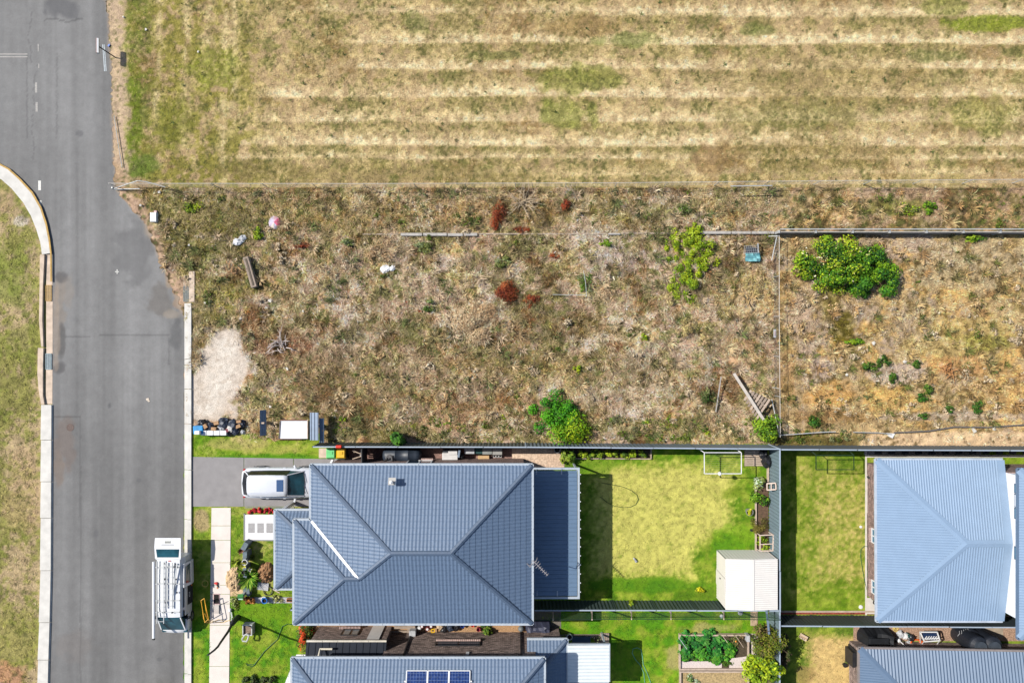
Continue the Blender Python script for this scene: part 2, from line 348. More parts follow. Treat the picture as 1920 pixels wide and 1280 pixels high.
def col_yard2(u, v):
    c = lawn(u, v, fbm(u, v, 70, 231) * .9 - .34, 230, (92, 150, 8), (184, 192, 60))
    c = patches(c, u, v, [(1262, 1235, 18, 26, (188, 172, 120), .7), (1330, 1178, 60, 12, (196, 178, 130), .6), (1175, 1230, 40, 60, (104, 156, 14), .4)], 240)
    return c
def col_yard3(u, v):
    d = np.minimum.reduce([(u - 1470) / 90, (1660 - u) / 60, (v - 850) / 60, (1125 - v) / 60])
    c = lawn(u, v, np.clip(d, -.3, .8) * .5 + .2, 260, (104, 138, 20), (204, 184, 112))
    return c
def col_yard4(u, v):
    d = np.minimum.reduce([(u - 1495) / 40, (1650 - u) / 40, (v - 1178) / 26])
    c = lawn(u, v, np.clip(d, -.3, 1.2) * 1.0, 270, (96, 124, 34), (222, 190, 124))
    return patches(c, u, v, [(1508, 1265, 26, 20, (180, 148, 96), .7)], 275)
def col_front(u, v):
    c = lawn(u, v, fbm(u, v, 50, 281) * .8 - .3, 280, (86, 144, 6), (170, 184, 44))
    a = lawn(u, v, fbm(u, v, 36, 282) * 1.1 - .28, 283, (104, 148, 16), (214, 196, 132))
    f = (1 - ss(v, 885, 900)); c = c * (1 - f)[:, None] + a * f[:, None]
    b = lawn(u, v, fbm(u, v, 40, 285) * 1.0 - .12, 286, (100, 138, 24), (200, 184, 116))
    f = (1 - ss(v + (fbm(u, v, 30, 287) - .5) * 60, 1090, 1160)) * ss(v, 900, 920); c = c * (1 - f)[:, None] + b * f[:, None]
    return patches(c, u, v, [(378, 975, 16, 24, (194, 164, 132), .8), (470, 1150, 110, 30, (96, 148, 8), .6), (500, 858, 140, 8, (84, 144, 8), .8), (440, 832, 60, 12, (208, 180, 132), .5), (500, 842, 60, 10, (206, 190, 112), .5)], 290)
def col_verge(u, v):
    n = fbm(u, v, 50, 301); n2 = fbm(u, v, 18, 302); n3 = fbm(u, v, 7, 303, 3)
    c = np.tile(np.array((200, 176, 134), float), (len(u), 1))
    c = mixc(c, (146, 144, 74), ss(n + (n3 - .5) * .7, .40, .62) * .85)
    c = mixc(c, (122, 130, 56), ss(n2 + (n3 - .5) * .5, .6, .78) * .7)
    c = patches(c, u, v, [(15, 520, 50, 60, (140, 152, 66), .6), (40, 640, 40, 40, (140, 146, 66), .5), (30, 1200, 60, 60, (150, 150, 70), .6), (10, 1270, 40, 36, (206, 152, 116), .8), (45, 930, 40, 90, (204, 172, 132), .5), (40, 415, 14, 10, (220, 206, 190), .8), (10, 380, 30, 26, (186, 156, 124), .7)], 310)
    n5 = fbm(u, v, 4.5, 306, 2); c = mixc(c, (96, 96, 50), ss(n5 + (n2 - .5) * .4, .58, .82) * .6); return c * (.82 + .36 * n3)[:, None]
def col_road(u, v):
    n = fbm(u, v, 160, 321, 3); n2 = fbm(u, v, 30, 322, 3); ns = fbm(u, v, 26, 323, 3, st=6.0); nl = vnoise(u / 5, v / 190, 5)
    sp = rng.uniform(-1, 1, len(u)); b = 127 + (n - .5) * 20 + (n2 - .5) * 9 + (nl - .5) * 9 + sp * 1.6
    b = b - 8 * ss(v, 640, 900)
    c = np.stack([b + 4, b + 3, b + 2], 1)
    for ul, wd, k in ((120, 12, 9), (165, 10, 8), (240, 16, 10), (290, 14, 8), (190, 14, -6), (330, 8, -8), (205, 8, -5), (138, 6, -6)):
        a = np.exp(-((u - ul - np.sin(v / 300) * 6) / wd) ** 2) * k; c += a[:, None]
    c = patches(c, u, v, [(120, 15, 40, 24, (96, 96, 98), .7), (112, 560, 12, 60, (146, 134, 122), .6), (116, 640, 8, 46, (92, 90, 88), .7), (116, 520, 14, 14, (94, 92, 92), .7), (112, 690, 12, 12, (90, 88, 88), .7), (105, 600, 8, 90, (168, 150, 132), .55),
        (130, 545, 14, 40, (150, 140, 130), .5), (250, 470, 40, 60, (104, 103, 103), .5), (300, 560, 26, 30, (112, 106, 100), .6), (332, 620, 12, 40, (98, 98, 98), .6), (322, 590, 20, 10, (158, 146, 132), .7), (338, 560, 12, 22, (158, 136, 116), .85),
        (122, 830, 22, 60, (124, 110, 102), .6), (110, 880, 12, 40, (134, 118, 106), .6), (140, 1210, 40, 30, (128, 118, 112), .3), (290, 420, 20, 30, (150, 136, 120), .5), (322, 505, 14, 34, (168, 146, 122), .8)], 330)
    # worn, dusty road edge where the kerb is missing
    edge = np.interp(v, [-50, 0, 100, 300, 356, 405, 460, 500, 560, 600, 640], [198, 200, 207, 213, 217, 264, 291, 305, 333, 345, 345])
    c = mixc(c, (172, 152, 132), ss(u + (n2 - .5) * 14, edge - 5, edge + 1) * (1 - ss(v, 600, 620)) * .8)
    for cu, cv0, cv1, sd in ((62, 120, 300, 1), (140, 330, 460, 2), (228, 640, 900, 3), (150, 1020, 1200, 4), (58, 20, 120, 5)):
        cx = cu + (fbm(v * 0, v, 40, 400 + sd, 3) - .5) * 26; a = (np.abs(u - cx) < .9) & (v > cv0) & (v < cv1) & (sd in (1, 5)); c[a] *= .88
    c = patches(c, u, v, [(205, 760, 5, 6, (92, 92, 94), .6), (260, 900, 6, 5, (98, 98, 100), .5), (300, 1235, 9, 6, (96, 96, 98), .5), (180, 1000, 5, 8, (100, 100, 102), .5), (150, 250, 7, 5, (98, 98, 100), .5)], 360)
    a = (np.abs(v - 629 + (u - 220) * .012) < 1.4) & (u > 122) & (u < 318); c[a] *= .86
    for uu, v0, v1 in ((151, 780, 1290), (317, 632, 684), (107, 100, 260), (51, 100, 260)):
        a = (np.abs(u - uu) < 1.3) & (v > v0) & (v < v1); c[a] *= .9
    a = (np.abs(v - 780) < 1.4) & (u > 98) & (u < 151); c[a] *= .84
    a = (np.abs(v - 38 - 3 * np.sin(u / 9)) < 1.6) & (u > 83) & (u < 155); c[a] *= .82
    return c
GM = vmat('ground_mat', amp=.26, bump=.9); LM = vmat('lawn_mat', amp=.17, s1=18, s2=5, bump=.7); RM = vmat('asphalt', amp=.11, s1=30, s2=2, bump=.35, rough=.85, spec=.3, bs=60)
def sheet(name, u0, u1, v0, v1, fn, m, step=3.0, z=0.0, rough=0.0):
    nu = max(2, int(round((u1-u0)/step))+1); nv = max(2, int(round((v1-v0)/step))+1)
    U, W = np.meshgrid(np.linspace(u0, u1, nu), np.linspace(v0, v1, nv)); u = U.ravel(); v = W.ravel()
    col = np.clip(lin(np.clip(fn(u, v), 8, 250)) / KEXP, .004, .8)
    V = np.stack([(u-960)/PPM, (640-v)/PPM, np.full(len(u), z)], 1)
    if rough:
        ed = np.minimum.reduce([u-u0, u1-u, v-v0, v1-v]); V[:, 2] += (fbm(u, v, 40, 5) - .4) * rough * ss(ed, 2, 40)
    i = np.arange(nu*nv).reshape(nv, nu); F = np.stack([i[1:, :-1].ravel(), i[1:, 1:].ravel(), i[:-1, 1:].ravel(), i[:-1, :-1].ravel()], 1)
    return fastmesh(name, V, F, col, m, 'structure')
g = MB().box(-400, 400, -400, 400, -.5, -.06); struct(g, 'ground', mat('far_ground', C(150, 140, 95), .95, var=.35, scale=.2), world=False)
sheet('field', 200, 2010, -70, 352, col_field, GM, 2.0)
sheet('left_verge', -90, 200, 300, 1350, col_verge, GM)
sheet('vacant_lot_ground', 200, 1456, 352, 812, col_lot, GM, 2.0)
sheet('vacant_lot_border', 600, 1456, 812, 832, col_lot, GM)
sheet('back_lot_ground', 1456, 2010, 440, 836, col_back, GM, 2.0)
sheet('back_lot_border', 1456, 2010, 352, 440, col_lot, GM)
sheet('front_lawn', 200, 600, 812, 1350, col_front, LM)
sheet('back_lawn', 600, 1441, 832, 1125, col_yard, LM)
sheet('rear_lawn', 600, 1441, 1125, 1350, col_yard2, LM)
sheet('side_lawn', 1441, 2010, 836, 1152, col_yard3, LM)
sheet('dry_lawn', 1441, 2010, 1152, 1350, col_yard4, LM)
# road: a grid cut to the road's outline
def road():
    left = lambda v: np.interp(v, [-80, 303, 304, 318, 336, 362, 390, 420, 450, 480, 520, 560, 1100, 1290, 1360], [-100, -100, -8, 18, 38, 62, 78, 88, 94, 97, 99, 99, 97, 91, 89])
    right = lambda v: np.interp(v, [-80, 0, 100, 300, 356, 380, 405, 432, 460, 480, 500, 530, 560, 585, 600, 1360], [196, 200, 207, 213, 217, 236, 264, 278, 291, 297, 306, 318, 333, 345, 346, 344]) 
    rows = np.concatenate([np.arange(-75, 303, 3.0), [303.0], np.arange(304, 1352, 3.0)]); V = []; n = 110
    for v in rows:
        wob = (vnoise(np.array([v/9.]), np.array([3.3]), 8)[0] - .5) * (13 if v < 590 and v > 350 else 3) + (vnoise(np.array([v/3.1]), np.array([7.3]), 9)[0] - .5) * (7 if v < 590 else 0)
        for t in np.linspace(0, 1, n): V.append((left(v) + (right(v) + wob - left(v)) * t, v))
    V = np.array(V); u, v = V[:, 0], V[:, 1]; col = np.clip(lin(col_road(u, v)) / KEXP, .01, .8)
    P = np.stack([(u-960)/PPM, (640-v)/PPM, np.full(len(u), .012)], 1); i = np.arange(len(V)).reshape(len(rows), n)
    F = np.stack([i[1:, :-1].ravel(), i[1:, 1:].ravel(), i[:-1, 1:].ravel(), i[:-1, :-1].ravel()], 1)
    fastmesh('road', P, F, col, RM, 'structure')
road()
conc = mat('kerb_concrete', C(226, 222, 214), .85, var=.12, scale=2.2, bump=.2); conc2 = mat('dirty_concrete', C(222, 200, 178), .9, var=.2, scale=2.5, bump=.2)
footm = mat('footpath_concrete', C(240, 229, 219), .85, var=.06, scale=2, bump=.15)
def strip(mb, pts, w, z0, z1, gap=None):
    """a kerb of given width left of the line of px points"""
    for (a, b) in zip(pts[:-1], pts[1:]):
        p, q = np.array(a, float), np.array(b, float); d = (q-p)/np.linalg.norm(q-p); nn = np.array([d[1], -d[0]])
        pl = [p, q, q + nn*w, p + nn*w]
        mb.prism([(X(t[0]), Y(t[1])) for t in pl], z0, z1)
def ribbon(mb, inner, outer, z0, z1):
    for i in range(len(inner)-1):
        a, b, c, d = inner[i], inner[i+1], outer[i+1], outer[i]
        mb.prism([(X(t[0]), Y(t[1])) for t in (a, b, c, d)], z0, z1)
# kerb round the left corner: inner edge touches the road
ang = [(-40, 290), (-8, 304), (18, 318), (38, 336), (62, 362), (78, 390), (88, 420), (94, 450), (97, 475)]
out = [(-60, 318), (-20, 328), (4, 342), (22, 358), (43, 384), (57, 408), (67, 432), (75, 456), (78, 478)]
out = [(a[0]+(b[0]-a[0])*.84, a[1]+(b[1]-a[1])*.84) for a, b in zip(ang, out)]
k = MB(); ribbon(k, ang, out, -.05, .13); struct(k, 'kerb', conc)
yl = MB(); ribbon(yl, [(a[0]+2.2, a[1]-1) for a in ang] + [(99.5, 528)], [(a[0]-.6, a[1]+1) for a in ang] + [(96.8, 528)], .10, .137); struct(yl, 'kerb_line', mat('yellow_line', C(196, 158, 84), .8, var=.25, scale=8))
k = MB(); ribbon(k, [(97, 477), (99, 540), (99, 640), (98.5, 757)], [(86, 477), (87, 540), (87, 640), (86, 757)], -.05, .02); struct(k, 'gutter', conc2)
k = MB(); ribbon(k, [(86, 478), (83, 540), (82, 600), (84, 650)], [(78, 478), (77, 540), (76, 600), (80, 650)], -.05, .15); ribbon(k, [(84, 652), (83, 700), (83, 740), (86, 757)], [(74, 652), (73, 700), (75, 728), (80, 757)], -.05, .15); struct(k, 'kerb', conc2)
k = MB(); ys = [758, 824, 902, 970, 1068, 1165, 1235, 1350]
for a, b in zip(ys[:-1], ys[1:]):
    def ul(v): return np.interp(v, [758, 1100, 1290, 1350], [98.5, 97, 91, 90])
    ribbon(k, [(ul(a), a + .5), (ul(b), b - .5)], [(ul(a) - 19, a + .5), (ul(b) - 20, b - .5)], -.05, .12)
    k.prism([(X(t[0]), Y(t[1])) for t in ((ul(a), a+.5), (ul(b), b-.5), (ul(b)+1.6, b-.5), (ul(a)+1.6, a+.5))], -.05, .04)
struct(k, 'kerb', conc)
k = MB(); ys = [568, 684, 729, 794, 880, 973, 1080, 1175, 1262, 1350]
for i, (a, b) in enumerate(zip(ys[:-1], ys[1:])):
    k.box(X(346), X(353), Y(a+.5), Y(b-.5), -.05, .018); k.box(X(353), X(360), Y(a+.5), Y(b-.5), -.05, .12)
struct(k, 'kerb', conc)
k = MB(); k.box(X(356), X(366), Y(509), Y(566), -.05, .12); k.box(X(344), X(356), Y(520), Y(536), -.05, .015); struct(k, 'kerb', conc2)
# painted marks
wp = mat('white_paint', C(238, 236, 228), .8, var=.1, scale=9); wp2 = mat('worn_paint', C(176, 172, 166), .8, var=.2, scale=12); bluew = mat('pale_paint', C(190, 198, 202), .8, var=.2, scale=10)
k = MB()
for (u0, u1, v0, v1) in [(72, 77, 339, 357), (73, 78, 376, 394), (216, 223, 508.6, 510.2), (219, 220.6, 505, 513.5)]: k.box(X(u0), X(u1), Y(v0), Y(v1), .014, .018)
struct(k, 'road_marking', wp)
k = MB()
for (u0, u1, v0, v1) in [(-30, 52, 101, 103), (-30, 52, 106, 108), (67, 71, 192, 210), (66, 70, 155, 174), (71, 73, 83, 97), (72, 74, 120, 128)]: k.box(X(u0), X(u1), Y(v0), Y(v1), .014, .018)
struct(k, 'road_marking', wp2)
k = MB(); k.prism([(X(a), Y(b)) for a, b in ((192, 84), (193.8, 84), (197.5, 134), (195.5, 134))], .014, .018); k.prism([(X(a), Y(b)) for a, b in ((195, 84), (196.6, 84), (200.3, 134), (198.5, 134))], .014, .018); struct(k, 'road_marking', bluew)
# driveway, footpath, paving
drv = mat('driveway_asphalt', C(154, 150, 149), .85, var=.10, scale=1.6, bump=.25, bscale=60)
k = MB()
for a, b in ((360.5, 457), (458, 550), (551, 640)): k.prism([(X(a), Y(np.interp(a, [360, 600], [856, 860]))), (X(b), Y(np.interp(b, [360, 600], [856, 860]))), (X(b), Y(949)), (X(a), Y(949))], -.05, .02)
struct(k, 'driveway', drv)
k = MB(); ys = [951, 985, 1012, 1054, 1096]; L = lambda v: np.interp(v, [951, 1350], [397, 391.5]); Rr = lambda v: np.interp(v, [951, 1350], [433, 429])
def fp(a, b, l=None, r=None): k.prism([(X(l or L(a)), Y(a+.4)), (X(r or Rr(a)), Y(a+.4)), (X(r or Rr(b)), Y(b-.4)), (X(l or L(b)), Y(b-.4))], -.05, .03)
for a, b in zip(ys[:-1], ys[1:]): fp(a, b)
fp(1096, 1113); fp(1113, 1131, None, 401); fp(1113, 1131, 412, None); fp(1131, 1171); fp(1171, 1248); fp(1248, 1350)
struct(k, 'footpath', footm)
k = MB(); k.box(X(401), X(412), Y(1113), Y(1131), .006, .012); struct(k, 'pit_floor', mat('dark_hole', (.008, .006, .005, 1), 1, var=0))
k = MB(); k.box(X(460), X(552), Y(964), Y(1011), -.05, .05); struct(k, 'porch_slab', mat('white_concrete', C(244, 244, 244), .8, var=.05, bump=.1))
k = MB(); k.box(X(457.5), X(460), Y(962), Y(1013), -.05, .06); k.box(X(460), X(552), Y(1011), Y(1013), -.05, .06); k.box(X(460), X(552), Y(950), Y(951.5), -.05, .05); struct(k, 'slab_edge', mat('grey_concrete', C(150, 150, 152), .85))
k = MB()
for a in (466, 483, 500): k.box(X(a), X(a+12), Y(980), Y(998), .05, .056)
struct(k, 'inlaid_paver', mat('paver_grey', C(176, 174, 174), .9, var=.1, scale=8))
k = MB(); k.box(X(960), X(1058), Y(833), Y(880), -.05, .02); struct(k, 'patio', brickmat('patio_paving', C(226, 198, 172), C(216, 186, 160), C(184, 156, 134), floor=True, bw=.4, bh=.35))
k = MB(); k.box(X(648), X(960), Y(832), Y(861), -.05, .02); struct(k, 'side_path', brickmat('red_paving', C(160, 124, 112), C(142, 106, 96), C(112, 88, 80), floor=True, bw=.22, bh=.11))
k = MB(); k.box(X(598), X(612), Y(840), Y(858), -.05, .03); struct(k, 'side_slab', conc2)
k = MB(); k.box(X(560), X(1000), Y(1127), Y(1190), -.05, .01); struct(k, 'side_gravel', mat('gravel', C(190, 150, 110), .95, var=.4, scale=18, bump=1, bscale=40))
k = MB(); k.box(X(1000), X(1052), Y(1128), Y(1180), -.05, .01); struct(k, 'side_concrete', mat('side_conc', C(120, 112, 104), .9, var=.2, scale=6, bump=.3))
k = MB(); k.box(X(1624), X(1840), Y(838), Y(852), -.05, .008); k.box(X(1620), X(1628), Y(838), Y(852), -.05, .01); struct(k, 'side_gravel', mat('gravel_grey', C(150, 144, 142), .95, var=.4, scale=20, bump=1, bscale=45))
k = MB(); k.box(X(1623), X(1960), Y(852.3), Y(857), -.05, .03); k.box(X(1622), X(1625), Y(846), Y(1152), -.05, .04); k.box(X(1625), X(1645), Y(890), Y(961), -.05, .03); k.box(X(1625), X(1645), Y(1120), Y(1150), -.05, .03); struct(k, 'house_path', mat('pale_path', C(226, 218, 208), .85, var=.08))
k = MB()
for i in range(12): k.box(X(1640 + i*25.2), X(1653 + i*25.2), Y(838), Y(851), -.02, .03)
struct(k, 'stepping_stones', mat('dark_paver', C(60, 62, 74), .8))
k = MB(); k.box(X(1441), X(1640), Y(1144), Y(1147), -.05, .05); struct(k, 'lawn_edging', mat('edging', C(196, 176, 156), .9, var=.2))
k = MB(); k.box(X(1441), X(1640), Y(1147.2), Y(1151), -.05, .02); struct(k, 'border_mulch', mat('red_mulch', C(150, 66, 54), .95, var=.6, scale=8, bump=1))
k = MB(); k.box(X(1600), X(1960), Y(1153), Y(1201), -.05, .012); struct(k, 'bark_mulch', mat('bark', C(184, 150, 126), .95, var=.5, scale=16, bump=1.2, bscale=40))
k = MB(); k.box(X(1785), X(1880), Y(1172), Y(1195), -.02, .04); k.box(X(1600), X(1612), Y(1215), Y(1300), -.02, .05); k.box(X(1598), X(1655), Y(1200), Y(1206), -.02, .05); struct(k, 'tank_slab', mat('tank_slab', C(176, 160, 140), .9, var=.2, scale=4))
k = MB(); k.prism([(X(a), Y(b)) for a, b in ((556, 1226), (531, 1288), (508, 1345), (640, 1345), (640, 1226))], -.02, .03); struct(k, 'carport_slab', mat('white_concrete', None))
# ------------------------------------------------------------------ houses
tile = mat('roof_tile', C(101, 122, 149), .62, var=.10, scale=9, bump=.15, bscale=60, spec=.45)
tilecap = mat('ridge_tile', C(88, 106, 130), .55, var=.08, scale=5, spec=.45)
metal_dk = mat('dark_sheet_metal', C(108, 134, 162), .5, var=.05, scale=2, spec=.5)
metal_lt = mat('pale_sheet_metal', C(150, 175, 203), .40, var=.04, scale=1.5, spec=.6)
metal_md = mat('mid_sheet_metal', C(106, 128, 154), .45, var=.04, scale=1.5, spec=.6)
gut = mat('gutter_white', C(188, 198, 208), .5, var=.08, scale=6); gutd = mat('gutter_dark', C(110, 124, 146), .5, var=.08, scale=6)
brk = brickmat('house_brick', C(190, 158, 148), C(120, 98, 92), C(80, 66, 62)); brkd = brickmat('dark_brick', C(196, 172, 162), C(104, 88, 82), C(52, 42, 40), bw=.24, bh=.086)
whitewall = mat('white_render', C(240, 244, 252), .8, var=.03); cream = mat('cream_render', C(232, 224, 204), .8, var=.05)
glassd = mat('dark_glass', (.012, .022, .035, 1), .08, var=0, spec=.8); glassb = mat('blue_glass', (.03, .10, .16, 1), .1, var=0, spec=.8)
sillm = mat('window_sill', C(196, 168, 160), .8, var=.3, scale=14); white = mat('white_paint_metal', C(244, 244, 244), .5, var=.05); dark = mat('near_black', (.012, .012, .014, 1), .5, var=.2)
timber = mat('pale_timber', C(206, 184, 164), .85, var=.18, scale=7, bump=.3); timberd = mat('weathered_timber', C(168, 150, 134), .9, var=.2, scale=7, bump=.3)
def slope(poly, eave, rib, amp, course=0, step=.02, samples=4, prof='sin'):
    """a roof plane as ribbed sheet: poly in world metres, ribs run up the slope"""
    P = [Vector(p) for p in poly]; n = Vector((0, 0, 0))
    for i in range(len(P)):
        a, b = P[i], P[(i+1) % len(P)]; n += Vector(((a.y-b.y)*(a.z+b.z), (a.z-b.z)*(a.x+b.x), (a.x-b.x)*(a.y+b.y)))
    n.normalize();  n = n if n.z > 0 else -n
    ud = Vector((eave[0], eave[1], 0)).normalized(); vd = n.cross(ud).normalized()
    bm = bmesh.new(); bm.faces.new([bm.verts.new(p) for p in P])
    us = [p.dot(ud) for p in P]; vs = [p.dot(vd) for p in P]
    cuts = []
    k0 = math.floor(min(us)/rib); k1 = math.ceil(max(us)/rib)
    fr = [i/samples for i in range(samples)] if prof == 'sin' else [0, .06, .12, .18]
    for k in range(k0, k1+1):
        for f in fr:
            uu = (k+f)*rib
            if min(us) < uu < max(us): bmesh.ops.bisect_plane(bm, geom=bm.verts[:]+bm.edges[:]+bm.faces[:], plane_co=ud*uu, plane_no=ud)
    if course:
        v0 = min(vs); k = 1
        while v0+k*course < max(vs):
            for e in (0, .03):
                bmesh.ops.bisect_plane(bm, geom=bm.verts[:]+bm.edges[:]+bm.faces[:], plane_co=vd*(v0+k*course+e), plane_no=vd)
            k += 1
    for v in bm.verts:
        a = v.co.dot(ud)/rib; f = a-math.floor(a); h = 0
        if prof == 'sin': h = amp*(math.cos(2*math.pi*f)*.5+.5)
        else: h = amp if .05 < f < .13 else 0
        if course:
            t = (v.co.dot(vd)-min(vs))/course; ft = t-math.floor(t+1e-4)
            h += step*(1-max(0, min(1, ft*1.0))) if ft > .02 else 0
        v.co += n*h
    mb = MB(); bm.verts.index_update(); mb.add([tuple(v.co) for v in bm.verts], [tuple(v.index for v in f.verts) for f in bm.faces]); bm.free(); return mb
def merge(*ms):
    r = MB()
    for m in ms: r.add(m.v, m.f)
    return r
def caps(lines, wd=.30, seg=.42, h=.07):
    mb = MB()
    for p, q in lines:
        p = Vector(p); q = Vector(q); L = (q-p).length; n = max(1, round(L/seg)); d = (q-p)/n
        s = Vector((0, 0, 1)).cross(d).normalized()*wd/2
        for i in range(n):
            a = p+d*i; b = p+d*((i+1.06) if i < n-1 else n); ra = []
            for c, k in ((a, 1.0), (b, .92)):
                ra.append([c-s*k+Vector((0,0,-.05)), c-s*k*.75+Vector((0,0,h*.6*k)), c+Vector((0,0,h*k*1.25)), c+s*k*.75+Vector((0,0,h*.6*k)), c+s*k+Vector((0,0,-.05))])
            mb.loft(ra, True)
    return mb
def gutter(pts, z, closed=False, wd=.12, ht=.12, br=1.2):
    """eave gutter outside the eave polyline (world x,y)"""
    mb = MB(); n = len(pts)
    for i in range(n if closed else n-1):
        p = Vector((*pts[i], z)); q = Vector((*pts[(i+1) % n], z)); mb.bar(p, q, wd, ht)
        L = (q-p).length
        for k in range(1, int(L/br)): c = p+(q-p)*(k*br/L); mb.box(c.x-.035, c.x+.035, c.y-.035, c.y+.035, z+ht/2-.005, z+ht/2+.02)
    return mb
T = lambda u, v, z: (X(u), Y(v), z)       # true ground px + height
def window(root, u0, u1, yv, z0, z1, face='n', glass=None, sill=True, fm=None):
    """window on a wall facing north (yv = wall line) or west"""
    g = MB(); f = MB(); s = MB(); e = .03
    def bx(mb, a0, a1, d0, d1, c0, c1):
        if face == 'n': mb.box(a0, a1, Y(yv)+d0, Y(yv)+d1, c0, c1)
        elif face == 's': mb.box(a0, a1, Y(yv)-d1, Y(yv)-d0, c0, c1)
        elif face == 'w': mb.box(X(yv)-d1, X(yv)-d0, a0, a1, c0, c1)
        else: mb.box(X(yv)+d0, X(yv)+d1, a0, a1, c0, c1)
    a0, a1 = (X(u0), X(u1)) if face in 'ns' else (Y(u1), Y(u0)); m = (a0+a1)/2
    bx(f, a0, a1, .002, .05, z0, z0+.06); bx(f, a0, a1, .002, .05, z1-.06, z1); bx(f, a0, a0+.06, .002, .05, z0+.06, z1-.06); bx(f, a1-.06, a1, .002, .05, z0+.06, z1-.06); bx(f, m-.03, m+.03, .002, .05, z0+.06, z1-.06)
    fo = f.build('window', fm or white, root); bx(g, a0+.05, a1-.05, .002, .02, z0+.05, z1-.05); g.build('pane', glass or glassd, fo)
    if sill:
        n = max(2, int((a1-a0)/.12))
        for i in range(n): w_ = (a1-a0)/n; bx(s, a0+i*w_+.012, a0+(i+1)*w_-.012, .002, .14, z0-.13, z0-.02)
        s.build('sill', sillm, fo)
# ---- house 1 (large tiled hip roof)
h1 = thing('tiled_house', 'two storey brick house under the largest blue grey tiled hip roof', 'house', (X(800), Y(985), 0))
ze = 4.85; NW, NE, SE, SW = (624, 847), (993, 847), (993, 1111), (596, 1111)
zr = 6.6; zw = 5.98; RW = T(766, 979, zr); RE = T(862, 979, zr); WR = T(687, 1026, zw); WV = T(711, 1026, zw)
tl = dict(rib=.20, amp=.021, course=.33, step=.016)
roof = merge(slope([T(*NW, ze), T(*NE, ze), RE, RW], (1, 0), **tl), slope([T(*NE, ze), T(*SE, ze), RE], (0, 1), **tl),
    slope([RE, RW, WV, T(711, 1111, ze), T(862, 1111, ze)], (1, 0), **tl), slope([RE, T(862, 1111, ze), T(*SE, ze)], (1, 0), **tl),
    slope([WV, WR, T(*SW, ze), T(711, 1111, ze)], (1, 0), **tl), slope([T(624, 939, ze), T(*NW, ze), RW, WV], (0, 1), **tl),
    slope([T(596, 939, ze), T(624, 939, ze), WV, WR], (1, 0), **tl), slope([T(596, 939, ze), WR, T(*SW, ze)], (0, 1), **tl))
ro = roof.build('roof', tile, h1)
caps([(T(*NW, ze+.03), RW), (T(*NE, ze+.03), RE), (RW, RE), (T(*SE, ze+.03), RE), (RW, WV), (T(*SW, ze+.03), WR), (T(596, 939, ze+.03), WR), (WR, WV)]).build('ridge_tiles', tilecap, ro)
vm = MB(); a = Vector(T(625, 940, ze+.05)); b = Vector(T(710, 1025, zw+.05)); vm.bar(a, b, .14, .03); vm.build('valley_flashing', mat('white_flashing', C(250, 250, 255), .4, var=.02), ro)
eave = [(X(a), Y(b)) for a, b in (NW, NE, SE, SW, (596, 939), (624, 939))]
o = 1.6
gutter([(X(NW[0]-o), Y(NW[1]-o)), (X(NE[0]+o), Y(NE[1]-o)), (X(SE[0]+o), Y(SE[1]+o)), (X(SW[0]-o), Y(SW[1]+o)), (X(596-o), Y(939-o)), (X(624-o), Y(939-o))], ze-.04, True).build('gutter', gut, ro)
MB().prism(eave, ze-.14, ze-.10).build('soffit', white, ro)
wl = [(X(a), Y(b)) for a, b in ((636, 859), (981, 859), (981, 1099), (608, 1099), (608, 951), (636, 951))]
MB().prism(wl, 0, ze-.13).build('wall', brk, h1)
window(h1, 700, 740, 859, 3.2, 4.2); window(h1, 860, 900, 859, 3.2, 4.2); window(h1, 770, 815, 859, .9, 2.1)
gd = MB(); gd.box(X(636)-.05, X(636)-.003, Y(940), Y(872), .02, 2.2)
for i in range(4): gd.box(X(636)-.07, X(636)-.05, Y(940), Y(872), .1+i*.54, .14+i*.54)
gd.build('garage_door', white, h1)
window(h1, 1000, 1060, 608, 3.2, 4.3, 'w', glassb); window(h1, 900, 960, 981, .2, 2.1, 'e', glassb, False)
vt = MB(); p = G(735, 902, 5.65); vt.obox(p, (.4, .4, .05), rx=math.radians(-22)); vo = vt.build('roof_vent', mat('vent_flashing', C(190, 186, 180), .6), ro)
MB().lathe((p.x, p.y, p.z), [(.05, 0), (.05, .22), (.10, .24), (.10, .30), (.02, .36)], 10).build('vent_pipe', white, vo)
# porch roof (lower) of house 1
zp = 2.75
def TP(u, v, z=zp): p = G(u, v, z); return (p.x, p.y, z)
pr = merge(slope([TP(517, 957), TP(581, 957), (TP(581, 957)[0], TP(0, 985)[1], zp+.55), TP(551, 990, zp+.7)], (1, 0), **tl),
    slope([TP(517, 957), TP(551, 990, zp+.7), TP(575, 1020, zp+.72), TP(575, 1040, zp+.72), TP(551, 1071, zp+.7), TP(517, 1103)], (0, 1), **tl),
    slope([TP(517, 1103), TP(551, 1071, zp+.7), TP(575, 1071, zp+.7), TP(575, 1103)], (1, 0), **tl))
prr = MB(); prr.add(pr.v, pr.f); po = prr.build('porch_roof', tile, h1)
caps([(TP(518, 958), TP(551, 990, zp+.7))]).build('ridge_tiles', tilecap, po); caps([(TP(518, 1102), TP(551, 1071, zp+.7))]).build('ridge_tiles', tilecap, po)
gutter([(TP(580, 955)[0], TP(0, 955)[1]), (TP(515, 0)[0], TP(0, 955)[1]), (TP(515, 0)[0], TP(0, 1104)[1]), (TP(560, 0)[0], TP(0, 1104)[1])], zp-.03).build('gutter', gut, po)
for (u, v) in ((520, 961), (520, 1098)): q = TP(u+4, v); pp = MB(); pp.box(q[0]-.1, q[0]+.1, q[1]-.1, q[1]+.1, 0, zp-.06); pp.build('porch_post', white, h1)
